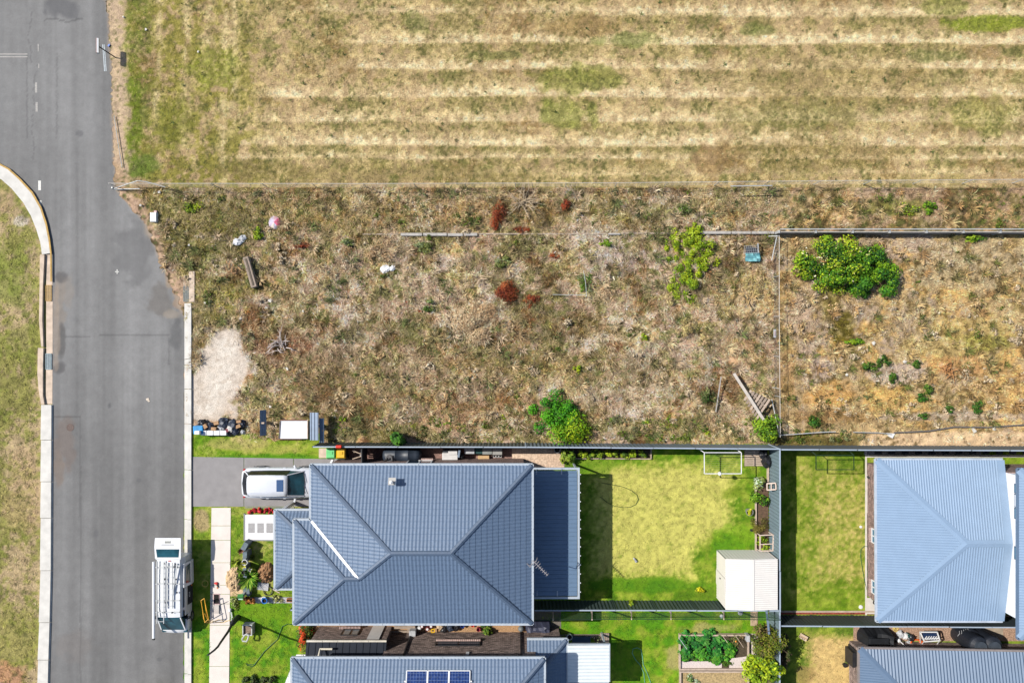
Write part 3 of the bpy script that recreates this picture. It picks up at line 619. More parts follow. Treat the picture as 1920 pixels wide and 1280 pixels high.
# tv aerial over the pergola side
an = MB(); b0 = Vector(T(981, 1010, 4.4)); t0 = Vector((b0.x+.3, b0.y, 5.6)); an.bar(b0, t0, .035)
q0 = G(999, 1050, 5.6); q1 = G(1027, 1078, 5.6); an.bar(t0, q0, .03); an.bar(q0, q1, .035); dd = (q1-q0).normalized(); nn = Vector((-dd.y, dd.x, 0))
for i in range(8):
    c = q0.lerp(q1, .12+i*.12); l = .10 if i > 2 else .24-.03*i; an.bar(c-nn*l, c+nn*l, .022)
for s_ in (-1, 1): c = q0.lerp(q1, .16); an.bar(c+nn*.05*s_, c+nn*.3*s_+dd*-.15+Vector((0,0,.1)), .02)
an.build('tv_aerial', mat('aluminium', C(214, 204, 200), .4, .6, var=.05), h1)
# pergola of house 1
pg = thing('metal_patio_roof', 'dark blue ribbed metal patio roof along the east side of the large tiled house', 'patio roof', (X(1035), Y(1000), 0))
z = 2.5; a = G(996, 882, z); c = G(1082, 1116, z)
slope([(X(988), a.y, z+.12), (c.x, a.y, z), (c.x, c.y, z), (X(988), c.y, z+.12)], (0, 1), .25, .035, prof='trap').build('roof_sheet', metal_dk, pg)
g2 = MB(); x0, x1, y0, y1 = X(994), c.x+.08, c.y-.08, a.y+.08
g2.box(x0, x1+.07, y1-.02, y1+.10, z-.10, z+.05); g2.box(x0, x1+.07, y0-.10, y0+.02, z-.10, z+.05); g2.box(x1-.05, x1+.07, y0+.02, y1-.02, z-.10, z+.05)
g2.build('gutter', gut, pg)
bb = MB()
for i in range(14): yy = y0+.3+i*(y1-y0-.6)/13; bb.box(x1+.07, x1+.14, yy-.03, yy+.03, z-.04, z+.02)
bb.build('gutter_bracket', white, pg)
for (u, v) in ((1006, 884), (1053, 884), (1007, 1112), (1045, 1112)):
    q = G(u, v, z+.1); s_ = MB(); s_.box(q.x-.03, q.x+.03, q.y-.16, q.y+.16, z+.08, z+.12); s_.build('strap', gut, pg)
for yy in (y0+.1, (y0+y1)/2, y1-.1): s_ = MB(); s_.box(x1-.12, x1-.02, yy-.05, yy+.05, 0, z-.1); s_.build('post', gut, pg)
# ---- house 2 (south)
h2 = thing('tiled_house', 'brick house at the bottom edge with solar panels on its blue grey tiled roof', 'house', (X(800), Y(1330), 0))
tb = (592.5, 1170); tr = (1013.5, 1170); zb = 4.85; zrd = 6.9
hN = Y(1170); R1 = T(752, 1330, zrd); R2 = T(854, 1330, zrd)
ro2 = merge(slope([T(*tb, zb), T(*tr, zb), R2, R1], (1, 0), **tl), slope([T(*tb, zb), R1, T(592.5, 1490, zb)], (0, 1), **tl),
   slope([T(*tr, zb), T(1013.5, 1490, zb), R2], (0, 1), **tl), slope([T(592.5, 1490, zb), R1, R2, T(1013.5, 1490, zb)], (1, 0), **tl)).build('roof', tile, h2)
caps([(T(*tb, zb+.03), R1), (T(*tr, zb+.03), R2), (R1, R2), (T(592.5, 1490, zb), R1), (T(1013.5, 1490, zb), R2)]).build('ridge_tiles', tilecap, ro2)
gutter([(X(591), Y(1168.4)), (X(1015), Y(1168.4)), (X(1015), Y(1491)), (X(591), Y(1491))], zb-.04, True).build('gutter', gut, ro2)
MB().box(X(592.5), X(1013.5), Y(1490), Y(1170), zb-.14, zb-.10).build('soffit', white, ro2)
MB().prism([(X(a), Y(b)) for a, b in ((735, 1184), (1001, 1184), (1001, 1478), (604, 1478), (604, 1192), (735, 1192))], 0, zb-.13).build('wall', brkd, h2)
MB().box(X(606), X(733), Y(1192)+.003, Y(1192)+.03, 2.6, zb-.13).build('upper_wall', cream, h2)
window(h2, 822, 903, 1184, 1.5, 2.1, glass=glassd, fm=dark)
mwb = MB(); q = G(877, 1213, 3); mwb.box(q.x-.09, q.x+.09, Y(1184)+.002, Y(1184)+.06, 3.0, 3.3); mwb.build('meter_box', white, h2)
for u in (772, 976): dp = MB(); dp.box(X(u)-.04, X(u)+.04, Y(1184)+.003, Y(1184)+.07, 0, 4.7); dp.build('downpipe', dark, h2)
# bay with low black metal roof
zg = 2.55; bl, br_ = X(597), X(738)
MB().box(X(600), X(735), Y(1192), Y(1173), 0, zg-.08).build('bay_wall', brkd, h2)
lowr = slope([(bl, Y(1170), zg), (br_, Y(1170), zg), (br_, Y(1192)+.003, zg+.32), (bl, Y(1192)+.003, zg+.32)], (1, 0), .4, .03, prof='trap')
lowo = lowr.build('bay_roof', mat('black_sheet', (.006, .009, .016, 1), .6, var=.1, spec=.15), h2)
gutter([(bl, Y(1169)), (br_, Y(1169))], zg, wd=.10, ht=.1, br=.9).build('gutter', mat('cream_gutter', C(226, 220, 206), .5), lowo)
dp = MB(); p1 = G(597, 1231, 3.35); p2 = G(600, 1216, 2.98); p3 = G(623, 1216, 2.98); dp.tube([p1, p2, p3], .06, 6); dp.build('downpipe', cream, h2)
window(h2, 648, 680, 1173, .55, 1.45, sill=False, fm=dark, glass=mat('grey_glass', (.10, .13, .15, 1), .15, var=0, spec=.7))
sl = MB()
for i in range(15): xx = X(640)+i*.088; sl.box(xx, xx+.05, Y(1173)+.003, Y(1173)+.16, .38, .5)
sl.build('sill', sillm, h2)
dr = MB(); dr.box(X(700), X(722), Y(1173)+.003, Y(1173)+.05, .05, 2.3); dr.build('door', white, h2)
# solar panels on the north slope
sol = brickmat('solar_cells', (.004, .016, .075, 1), (.006, .022, .095, 1), (.07, .10, .18, 1), floor=True, bw=.165, bh=.165)
sol.node_tree.nodes['Brick Texture'].offset = 0; sol.node_tree.nodes['Brick Texture'].inputs['Mortar Size'].default_value = .008; sol.node_tree.nodes['Principled BSDF'].inputs['Roughness'].default_value = .35; sol.node_tree.nodes['Principled BSDF'].inputs['Specular IOR Level'].default_value = .2
sn = (zrd-zb)/((1330-1170)/PPM); an_ = math.atan(sn)
for i in range(3):
    x0 = G(762+i*40.2, 0, 5.3).x; x1 = G(762+i*40.2+38.6, 0, 5.3).x; yn = G(0, 1257, 5.2).y; Lp = 1.75
    zf = lambda y: zb+(Y(1170)-y)*sn+.12
    ys_ = yn-Lp*math.cos(an_); m = MB(); m.add([(x0, yn, zf(yn)), (x1, yn, zf(yn)), (x1, ys_, zf(ys_)), (x0, ys_, zf(ys_))], [(0, 3, 2, 1)])
    fr_ = MB()
    for a_, b_ in (((x0, yn), (x1, yn)), ((x1, yn), (x1, ys_)), ((x1, ys_), (x0, ys_)), ((x0, ys_), (x0, yn))): fr_.bar((a_[0], a_[1], zf(a_[1])-.005), (b_[0], b_[1], zf(b_[1])-.005), .045, .04)
    f_ = fr_.build('solar_panel', white, ro2); m.build('cells', sol, f_)
    if i in (0, 2):
        c_ = MB(); xx = x0-.12 if i == 0 else x1+.02; c_.box(xx, xx+.1, yn-.55, yn-.47, zf(yn-.5)-.06, zf(yn-.5)); c_.build('clamp', white, f_)
# rear lower wing of house 2 and its pale pergola
z = 2.6; A_ = G(988, 1199, z); B_ = G(1062, 1199, z); S_ = Y(1330)
RR = Vector((A_.x-.5, 0, 0))
w1 = merge(slope([(A_.x-.0, A_.y, z), (B_.x, A_.y, z), (B_.x-2.45, A_.y-2.45, z+1.0), (A_.x, A_.y-2.45, z+1.0)], (1, 0), **tl), slope([(B_.x, A_.y, z), (B_.x, S_, z), (B_.x-2.45, S_, z+1.0), (B_.x-2.45, A_.y-2.45, z+1.0)], (0, 1), **tl))
wo = w1.build('rear_roof', tile, h2); caps([((B_.x, A_.y, z+.03), (B_.x-2.45, A_.y-2.45, z+1.03))]).build('ridge_tiles', tilecap, wo)
gutter([(A_.x, A_.y+.06), (B_.x+.06, A_.y+.06), (B_.x+.06, S_)], z-.03, br=.9).build('gutter', gut, wo)
MB().box(A_.x+.1, B_.x-.3, S_, A_.y-.3, 0, z-.12).build('rear_wall', brkd, h2)
p2g = thing('metal_patio_roof', 'small white ribbed metal patio roof beside the vegetable garden lawn', 'patio roof', (X(1095), Y(1210), 0))
a = G(1064, 1208, z); c = G(1142, 1277, z)
slope([(a.x, a.y, z+.05), (c.x, a.y, z), (c.x, c.y, z), (a.x, c.y, z+.05)], (0, 1), .2, .03, prof='sin').build('roof_sheet', mat('white_sheet', C(236, 244, 246), .4, var=.04, spec=.5), p2g)
m = MB(); m.box(a.x, c.x, a.y+.01, a.y+.06, z-.12, z+.03); m.box(c.x+.003, c.x+.06, c.y, a.y+.06, z-.12, z+.03); m.box(a.x, c.x, c.y-.3, c.y-.01, z-.08, z-.02); m.build('gutter', gut, p2g)
for q in ((c.x-.12, a.y-.35), (c.x-.12, c.y+.1)): m = MB(); m.box(q[0]-.05, q[0]+.05, q[1]-.05, q[1]+.05, 0, z-.1); m.build('post', gut, p2g)
# ---- house 3 (right: low pitched corrugated roof + white upper storey)
h3 = thing('metal_roof_house', 'house on the right with a low pale blue corrugated roof and white rendered upper storey', 'house', (X(1740), Y(990), 0))
z = 2.5; e = [(1605.5, 849.5), (1829, 849.5), (1829, 1134), (1607, 1134)]; zr3 = 3.22; K1 = T(1752, 991.5, zr3); K2 = T(1829, 991.5, zr3)
cr = dict(rib=.152, amp=.026, samples=3)
r3 = merge(slope([T(*e[0], z), T(*e[1], z), K2, K1], (1, 0), **cr), slope([T(*e[0], z), K1, T(*e[3], z)], (0, 1), **cr), slope([K1, K2, T(*e[2], z), T(*e[3], z)], (1, 0), **cr)).build('roof', metal_lt, h3)
def flash(lines, wd, hh=.03):
    mb = MB()
    for p, q in lines:
        p = Vector(p)+Vector((0, 0, .05)); q = Vector(q)+Vector((0, 0, .05)); d = (q-p); s_ = Vector((0, 0, 1)).cross(d).normalized()*wd/2
        dn = Vector((0, 0, .035)); mb.add([p-s_-dn, p, p+s_-dn, q-s_-dn, q, q+s_-dn, p-s_-dn*1.3, p-dn*.3, p+s_-dn*1.3, q-s_-dn*1.3, q-dn*.3, q+s_-dn*1.3], [(0, 1, 4, 3), (1, 2, 5, 4), (6, 9, 10, 7), (7, 10, 11, 8), (0, 3, 9, 6), (2, 8, 11, 5), (0,6,7,1),(1,7,8,2),(3,4,10,9),(4,5,11,10)])
    return mb
flash([(T(*e[0], z), K1), (T(*e[3], z), K1), (K1, K2)], .42).build('ridge_capping', metal_lt, r3)
m = MB(); x1 = X(1829)
m.add([(x1-.4, Y(849.5), z+.06), (x1+.05, Y(849.5), z+.07), (x1+.05, Y(991.5), zr3+.07), (x1-.4, Y(991.5), zr3+.06), (x1+.05, Y(1134), z+.07), (x1-.4, Y(1134), z+.06)], [(0, 1, 2, 3), (3, 2, 4, 5)]); m.build('barge_capping', metal_lt, r3)
gutter([(X(1829), Y(848)), (X(1604), Y(848)), (X(1605.5), Y(1135.5)), (X(1829), Y(1135.5))], z-.05, br=99).build('gutter', mat('pale_gutter', C(196, 206, 220), .45), r3)
MB().prism([(X(a), Y(b)) for a, b in e], z-.14, z-.10).build('soffit', white, r3)
MB().box(X(1626), X(1827), Y(1116), Y(867), 0, z-.13).build('wall', brk, h3)
for v0, v1 in ((984, 1011), (1079, 1104)): window(h3, v0, v1, 1626, .62, 1.9, 'w', glassb)
# upper storey
zu = 4.75; MB().box(X(1829)+.06, X(2080), Y(1118), Y(871), 0, zu-.13).build('upper_storey_wall', whitewall, h3)
MB().box(X(1829)+.02, X(1829)+.058, Y(1117), Y(872), 0.0, 2.0).build('lower_wall', brk, h3)
MB().box(X(1829)+.07, X(2080), Y(871)+.002, Y(871)+.05, 0, 2.9).build('lower_wall', brk, h3)
for v0, v1 in ((913, 931), (932, 958), (959, 980), (1033, 1058)):
    m = MB(); yy0, yy1 = Y(v1+0)*.9+.0, Y(v0)*.9; xx = X(1829)+.06
    m.box(xx-.05, xx-.003, yy0, yy1, 3.45, 4.5); wf = m.build('window', mat('navy_frame', C(40, 60, 90), .4), h3); m = MB(); m.box(xx-.06, xx-.05, yy0+.05, yy1-.05, 3.5, 4.45); m.build('pane', glassb if v0 != 932 else whitewall, wf)
eu = [(1810, 855), (2120, 855), (2120, 1137), (1810, 1137)]
u1 = merge(slope([T(1810, 855, zu), T(2120, 855, zu), T(2000, 996, zu+.85), T(1930, 996, zu+.85)], (1, 0), **cr), slope([T(1810, 855, zu), T(1930, 996, zu+.85), T(1810, 1137, zu)], (0, 1), **cr),
   slope([T(1810, 1137, zu), T(1930, 996, zu+.85), T(2000, 996, zu+.85), T(2120, 1137, zu)], (1, 0), **cr)).build('upper_roof', metal_lt, h3)
flash([(T(1810, 855, zu), T(1930, 996, zu+.85)), (T(1810, 1137, zu), T(1930, 996, zu+.85))], .42).build('ridge_capping', metal_lt, u1)
gutter([(X(2120), Y(853.5)), (X(1808.5), Y(853.5)), (X(1808.5), Y(1138.5)), (X(2120), Y(1138.5))], zu-.05, br=99).build('gutter', metal_md, u1)
MB().prism([(X(a), Y(b)) for a, b in eu], zu-.14, zu-.10).build('soffit', white, u1)
# ---- house 4 (bottom right)
h4 = thing('metal_roof_house', 'brick house at the bottom right corner under a striped blue corrugated hip roof', 'house', (X(1800), Y(1300), 0))
z = 2.55; e = [(1575, 1183), (2100, 1193), (2100, 1470), (1575, 1470)]; q1 = T(1717, 1328, z+.95); q2 = T(1960, 1332, z+.95)
cr2 = dict(rib=.19, amp=.045, samples=4)
r4 = merge(slope([T(*e[0], z), T(*e[1], z), q2, q1], (1, -.02), **cr2), slope([T(*e[0], z), q1, T(*e[3], z)], (0, 1), **cr), slope([T(*e[3], z), q1, q2, T(*e[2], z)], (1, 0), **cr)).build('roof', metal_md, h4)
flash([(T(*e[0], z), q1), (q1, q2)], .4).build('ridge_capping', metal_md, r4)
gutter([(X(2100), Y(1191.5)), (X(1573.5), Y(1181.5)), (X(1573.5), Y(1471))], z-.05, br=2.4).build('gutter', mat('brown_gutter', C(150, 140, 136), .5), r4)
MB().prism([(X(a), Y(b)) for a, b in e], z-.14, z-.10).build('soffit', white, r4)
MB().prism([(X(a), Y(b)) for a, b in ((1592, 1200), (2080, 1209), (2080, 1450), (1592, 1450))], 0, z-.13).build('wall', brkd, h4)
m = MB(); m.box(X(1588.5), X(1591.8), Y(1232), Y(1205), .1, 1.9); m.box(X(1583), X(1588.4), Y(1236), Y(1209), .1, 1.1); m.build('wall_cabinet', dark, h4)
# ------------------------------------------------------------------ fences
def fence(name, a, b, h, label, col, bay=2.4, cap=None, rib=.11, railm=None, posts=True, h2=None):
    """sheet metal fence from ground px a to b"""
    p = Vector((X(a[0]), Y(a[1]), 0)); q = Vector((X(b[0]), Y(b[1]), 0)); L = (q-p).length; n = max(1, round(L/bay)); d = (q-p)/L; nn = Vector((-d.y, d.x, 0))
    root = thing(name, label, 'fence', tuple(p)); ML = mat('fence_'+name+str(int(a[0]))+str(int(a[1])), col, .55, var=.06, scale=2, spec=.4); rm = railm or mat('fence_rail', C(176, 190, 206), .5, var=.06)
    for i in range(n):
        s0 = p+d*(L*i/n); s1 = p+d*(L*(i+1)/n); hh = h+random.uniform(-.03, .03)
        m = MB(); k = int((s1-s0).length/rib); pts = []
        for j in range(k+1):
            c = s0+(s1-s0)*(j/k); off = .022 if j % 2 else -.022; pts.append(c+nn*off)
        vs = [(c.x, c.y, .04) for c in pts]+[(c.x, c.y, hh) for c in pts]; m.add(vs, [(j, j+1, k+2+j, k+1+j) for j in range(k)])
        m.build('panel', ML, root)
        m = MB(); m.bar(s0+Vector((0, 0, hh+.015)), s1+Vector((0, 0, hh+.015)), .07, .05); m.build('top_rail', rm, root)
        if posts: m = MB(); m.box(s0.x-.028, s0.x+.028, s0.y-.028, s0.y+.028, 0, hh+.04); m.build('post', ML, root)
    m = MB(); m.box(q.x-.035, q.x+.035, q.y-.04, q.y+.04, 0, h+.05); m.build('post', rm, root)
    return root
gcol = C(104, 114, 116); gdk = C(70, 80, 78)
fence('metal_fence', (602, 829), (985, 829.5), 1.9, 'dark grey ribbed metal fence between the weedy lot and the side path with wheelie bins', C(76, 86, 84))
fence('metal_fence', (986, 829.5), (1441, 833), 1.9, 'ribbed metal fence between the weedy lot and the square back lawn', C(104, 116, 122))
fence('metal_fence', (1443, 834), (1990, 836), 1.9, 'dark grey ribbed metal fence along the north of the corrugated roof house', C(84, 92, 96))
fence('metal_fence', (1441.5, 833), (1441.5, 1345), 1.85, 'long blue grey metal fence running down between the two back lawns', C(122, 142, 150))
fence('metal_fence', (560, 1124), (1440, 1125), 1.7, 'dark green ribbed metal fence between the square back lawn and the vegetable garden lawn', C(64, 78, 76))
fence('metal_fence', (1443, 1152), (1900, 1154.5), 1.75, 'dark ribbed metal fence south of the corrugated roof house beside the dry lawn', C(52, 60, 64))
# net above the dividing fence
net = thing('raised_net', 'see through green net raised on white posts above the dark green fence', 'net', (X(1200), Y(1127), 0))
tops = [(1037, 1162), (1110, 1161), (1184, 1160), (1258, 1160), (1357, 1160)]; pv = []
zt = 3.15
for (u, v) in tops:
    q = G(u, v, zt); m = MB(); m.box(q.x-.045, q.x+.045, Y(1126)-.06, Y(1126)-.02, 0, zt); 
    bx = G(u, v, 1.75).x; b0 = (bx, Y(1128), 1.75); m = MB(); m.bar((bx, Y(1127)-.02, 0), (bx, Y(1127)-.04, 1.8), .08); m.bar(b0, (q.x, q.y, zt), .08, .06); m.build('post', timber, net); pv.append((q.x, q.y))
m = MB()
m.tube([(pv[0][0]-1.2, pv[0][1], zt)]+[(a_, b_, zt-.02) for a_, b_ in pv]+[(X(1430), pv[0][1], zt)], .022, 5)
m.build('net_rope', mat('dark_green_rope', C(30, 60, 34), .9), net)
m = MB(); xa, xb = pv[0][0]-1.2, X(1430); nx = int((xb-xa)/.14)
for i in range(nx): xx = xa+i*.14; m.bar((xx, Y(1127)-.05, 1.8), (xx, pv[0][1], zt), .007)
for j in range(10): t = j/10; m.bar((xa, Y(1127)-.05+(pv[0][1]-Y(1127)+.05)*t, 1.8+(zt-1.8)*t), (xb, Y(1127)-.05+(pv[0][1]-Y(1127)+.05)*t, 1.8+(zt-1.8)*t), .007)
m.build('netting', mat('net_green', C(60, 96, 60), .9), net)
# ---- white garden shed
sh = thing('garden_shed', 'white metal garden shed with ribbed gable roof in the corner of the square lawn', 'shed', (X(1385), Y(1080), 0))
z = 1.95; a = G(1360, 1047, z); c = G(1458, 1142, z); wx0, wx1, wy0, wy1 = a.x+.03, c.x-.02, c.y+.03, a.y-.03
shm = mat('cream_sheet', C(246, 240, 232), .5, var=.03, spec=.4); mid = (wx0+wx1)/2+.03
m = MB()
def ribwall(m, p, q, z0, z1f, rib=.1):
    p = Vector((*p, 0)); q = Vector((*q, 0)); L = (q-p).length; d = (q-p)/L; nn = Vector((d.y, -d.x, 0)); k = int(L/rib)*2; vs = []
    for j in range(k+1):
        c_ = p+d*L*j/k+nn*(.012 if j % 2 else -.012); vs.append((c_.x, c_.y, z0))
    for j in range(k+1): vs.append((vs[j][0], vs[j][1], z1f(vs[j][0])))
    m.add(vs, [(j, j+1, k+2+j, k+1+j) for j in range(k)])
zf_ = lambda x: z+.12*(1-abs(x-mid)/((wx1-wx0)/2))
ribwall(m, (wx0, wy0), (wx0, wy1), 0, lambda x: z, .16); ribwall(m, (wx0, wy1), (wx1, wy1), 0, zf_, .2); ribwall(m, (wx1, wy1), (wx1, wy0), 0, lambda x: z, .16); ribwall(m, (wx1, wy0), (wx0, wy0), 0, zf_, .2)
m.build('wall', shm, sh)
m = merge(slope([(a.x, a.y, z), (mid, a.y, z+.14), (mid, c.y, z+.14), (a.x, c.y, z)], (0, 1), .125, .02, prof='sin', samples=2), slope([(c.x, a.y, z), (mid, a.y, z+.14), (mid, c.y, z+.14), (c.x, c.y, z)], (0, 1), .125, .02, prof='sin', samples=2)); so_ = m.build('roof', shm, sh)
m = MB(); m.bar((mid, a.y, z+.165), (mid, c.y, z+.165), .14, .02); m.build('ridge_capping', shm, so_)
m = MB(); m.box(wx0-.05, wx0-.02, Y(1092), Y(1066), .05, 1.85); do = m.build('door', shm, sh); m = MB(); m.box(wx0-.08, wx0-.05, Y(1075), Y(1073), .9, 1.05); m.build('handle', dark, do)
# ------------------------------------------------------------------ vegetation
LEAF = vmat('foliage', amp=0, bump=0, rough=.7, spec=.2); GR = vmat('dry_grass', amp=0, bump=0, rough=.9, spec=.1)
def kites(P, D, L, Wd, rise, droop=0.0):
    """one four-cornered blade per row: base P, unit direction D, length L, width Wd, rise"""
    n = len(P); side = np.stack([-D[:, 1], D[:, 0], np.zeros(n)], 1) * (Wd/2)[:, None]
    d3 = np.concatenate([D, np.zeros((n, 1))], 1)
    mid = P + d3*(L*.5)[:, None]; mid[:, 2] += rise*.75
    tip = P + d3*L[:, None]; tip[:, 2] += rise
    V = np.stack([P, mid-side, tip, mid+side], 1).reshape(-1, 3); F = np.arange(n*4).reshape(n, 4); return V, F
def blades(name, dens, rect, fn, length, width, risef, keep=None, tint=None, kind='stuff', tuft=8, jitter=.25, align=.0, lift=1.0, m=None, label=None, z0=0):
    u0, u1, v0, v1 = rect; area = (u1-u0)*(v1-v0)/PPM**2; nt = int(dens*area/tuft)
    tu = rng.uniform(u0, u1, nt); tv = rng.uniform(v0, v1, nt)
    if keep is not None:
        k = keep(tu, tv) > rng.uniform(0, 1, nt); tu = tu[k]; tv = tv[k]; nt = len(tu)
    u = np.repeat(tu, tuft)+rng.normal(0, 1.6, nt*tuft); v = np.repeat(tv, tuft)+rng.normal(0, 1.6, nt*tuft)
    k = (u > u0) & (u < u1) & (v > v0) & (v < v1); 
    sc = np.repeat(rng.uniform(.55, 1.35, nt), tuft)[k]; tz = np.repeat(rng.normal(0, 1, (nt, 1)), tuft, 0)[k]; u = u[k]; v = v[k]; n = len(u)
    a = rng.uniform(0, 2*math.pi, n); wind = fbm(u, v, 60, 77)*4*math.pi
    D = np.stack([np.cos(a)+align*np.cos(wind), np.sin(a)+align*np.sin(wind)], 1); D /= np.maximum(1e-3, np.linalg.norm(D, axis=1))[:, None]
    L = length*sc*rng.uniform(.6, 1.3, n); W = width*rng.uniform(.7, 1.3, n); R = L*risef*rng.uniform(.4, 1.4, n)
    P = np.stack([(u-960)/PPM, (640-v)/PPM, np.full(n, z0)], 1); V, F = kites(P, D, L, W, R)
    c = fn(u, v)*lift; c = c*(1+jitter*.8*rng.normal(0, 1, (n, 1))+jitter*.5*tz)
    if tint is not None: c = c*(1+rng.normal(0, 1, (n, 1))*np.array(tint)[None])
    c = np.clip(lin(np.clip(c, 10, 250))/KEXP, .004, .8)
    o = fastmesh(name, V, F, np.repeat(c, 4, 0), m or GR, kind)
    return o
def inroad(u, v):
    e = np.interp(v, [-80, 0, 100, 300, 356, 405, 432, 460, 500, 560, 600, 1360], [228, 229, 234, 242, 262, 296, 300, 306, 322, 362, 362, 362]); return u > e-2+(fbm(u, v, 12, 91, 2)-.5)*34
def k_field(u, v): return inroad(u, v)*1.0
def k_lot(u, v):
    pale = paled(u, v) < .95
    brd = ((u > 518) & (u < 612) & (v > 780)) | ((u < 462) & (v > 784)); return inroad(u, v)*(~pale)*(~brd)*np.where(pale, 0, .55+.45*(fbm(u, v, 40, 88) > .42))
blades('field_grass', 300, (240, 1990, -50, 351), col_field, .10, .018, .5, k_field, lift=1.08, jitter=.16, align=.8)
blades('windrow_straw', 60, (420, 1990, -50, 345), lambda u, v: np.minimum(col_field(u, v)*1.03, np.array((240, 212, 166))[None]), .18, .018, .35, lambda u, v: ss(col_field(u, v)[:, 0], 192, 215)*inroad(u, v), align=.9, jitter=.10)
blades('weeds', 430, (240, 1455, 352, 826), col_lot, .20, .021, .5, k_lot, lift=1.2, jitter=.26, tint=(.05, .0, .05), align=.7)
blades('weeds', 200, (240, 1455, 352, 826), lambda u, v: mixc(col_lot(u, v), (200, 178, 146), np.full(len(u), .45)), .30, .018, .4, k_lot, lift=1.18, jitter=.15, align=1.3)
blades('weeds', 300, (1457, 1990, 352, 806), lambda u, v: np.where((v < 440)[:, None], col_lot(u, v), col_back(u, v)), .20, .02, .5, lambda u, v: .85*(~((v > 428) & (v < 445))), lift=1.12, jitter=.2, align=.9)
blades('weeds', 50, (1457, 1990, 806, 832), col_back, .2, .028, .5, None, lift=1.1, jitter=.2)
blades('verge_grass', 220, (-60, 74, 385, 1300), col_verge, .12, .024, .5, lambda u, v: (u < np.interp(v, [385, 440, 480, 600, 1300], [40, 64, 70, 72, 64]))*1.0, lift=1.08, jitter=.15)
LG = dict(lift=1.04, jitter=.13, m=LEAF)
blades('lawn_grass', 260, (362, 598, 816, 856), col_front, .08, .018, .6, **LG)
def k_front(u, v): return (((u < 394) | (u > 434)) & ~((v < 1014) & (u > 456) & (u < 552)) & ~((u > 548) & (v > 1160)))*1.0
blades('lawn_grass', 260, (362, 600, 950, 1290), col_front, .08, .018, .6, k_front, **LG)
blades('lawn_grass', 240, (1062, 1440, 842, 1124), col_yard, .07, .017, .6, **LG)
blades('lawn_grass', 220, (1010, 1440, 1128, 1290), col_yard2, .08, .018, .6, lambda u, v: (~((u < 1150) & (v > 1180)))*1.0, **LG)
blades('lawn_grass', 240, (1443, 1622, 838, 1143), col_yard3, .07, .017, .6, **LG)
blades('lawn_grass', 200, (1443, 1598, 1156, 1290), col_yard4, .08, .018, .6, **LG)

def leaves(center, rad, n, size, pal, clumps=12, cs=.45, up=.5, flat=False, shape='leaf', seed=None, shell=.0):
    r = np.random.default_rng(seed if seed is not None else random.randrange(10**6))
    cx = r.normal(0, 1, (clumps, 3)); cx /= np.linalg.norm(cx, axis=1)[:, None]; cx *= (r.uniform(0.05, 1, (clumps, 1))**.45)*(1-cs*.55); cx[:, 2] = np.abs(cx[:, 2])*.8+.1
    ci = r.integers(0, clumps, n); off = r.normal(0, 1, (n, 3)); off /= np.linalg.norm(off, axis=1)[:, None]; off *= cs*(r.uniform(0, 1, (n, 1))**.4)*r.uniform(.6, 1.15, clumps)[ci][:, None]
    p = (cx[ci]+off); p[:, 2] = np.maximum(p[:, 2], .02); p = p*np.array(rad)[None]+np.array(center)[None]
    nrm = off/np.maximum(1e-6, np.linalg.norm(off, axis=1))[:, None]+r.normal(0, .45, (n, 3)); nrm[:, 2] += up; nrm /= np.linalg.norm(nrm, axis=1)[:, None]
    t = r.normal(0, 1, (n, 3)); a = np.cross(nrm, t); a /= np.maximum(1e-6, np.linalg.norm(a, axis=1))[:, None]; b = np.cross(nrm, a)
    s = size*r.uniform(.6, 1.4, n)[:, None]; w_ = .55 if shape == 'leaf' else .2
    V = np.stack([p-a*s*.5, p+b*s*w_*.5+nrm*s*.05, p+a*s*.5, p-b*s*w_*.5+nrm*s*.05], 1).reshape(-1, 3)
    pal = np.array(pal, float); ct = r.integers(0, len(pal), clumps); pi = np.where(r.uniform(0, 1, n) < .62, ct[ci], r.integers(0, len(pal), n))
    c = pal[pi]*(1+r.normal(0, .10, (n, 1))); c = np.where((c[:, 1:2] > c[:, 0:1]*1.15), c*np.array((1.14, 1.02, .84))[None], c); c = np.clip(lin(np.clip(c, 6, 252))/KEXP, .004, .8)
    return V, np.arange(n*4).reshape(n, 4), np.repeat(c, 4, 0)
def plant(name, label, cat, u, v, ru, rv, h, n, size, pal, group=None, stems=5, clumps=12, cs=.45, up=.6, shape='leaf', flowers=None, seed=None, stemcol=(110, 90, 60), z0=0):
    x, y = G(u, v, h*.6+z0).x, G(u, v, h*.6+z0).y; root = thing(name, label, cat, (x, y, z0), group)
    s = seed if seed is not None else int(u*7+v)
    ru *= 1.22; rv *= 1.22; n = int(n*(2.0 if shape == 'thin' else 1.3)); V, F, c = leaves((0, 0, 0), (ru/PPM, rv/PPM, h), n, size, pal, clumps, cs, up, seed=s, shape=shape)
    fastmesh('foliage', V, F, c, LEAF, None, root); rr = random.Random(s)
    for i in range(stems):
        a = rr.uniform(0, 6.28); k = rr.uniform(.2, .6); m = MB(); m.tube([(x, y, z0), (x+math.cos(a)*ru/PPM*k*.4, y+math.sin(a)*rv/PPM*k*.4, z0+h*.4), (x+math.cos(a)*ru/PPM*k, y+math.sin(a)*rv/PPM*k, z0+h*.75)], [.03*max(.5, h), .02*max(.5, h), .008], 5)
        m.build('stem', mat('stem'+str(stemcol), C(*stemcol), .9), root)
    if flowers:
        fn, fs, fp = flowers; V, F, c = leaves((0, 0, h*.15), (ru/PPM, rv/PPM, h), fn, fs, fp, max(4, clumps//2), cs, 1.2, seed=s+3); fastmesh('flowers', V, F, c, LEAF, 'stuff', root)
    return root
g1 = [(80, 132, 16), (102, 152, 22), (62, 108, 14), (126, 168, 36)]; gy = [(148, 178, 28), (124, 164, 20), (170, 192, 44), (96, 140, 24)]; gd_ = [(58, 96, 28), (78, 118, 38), (46, 78, 24)]
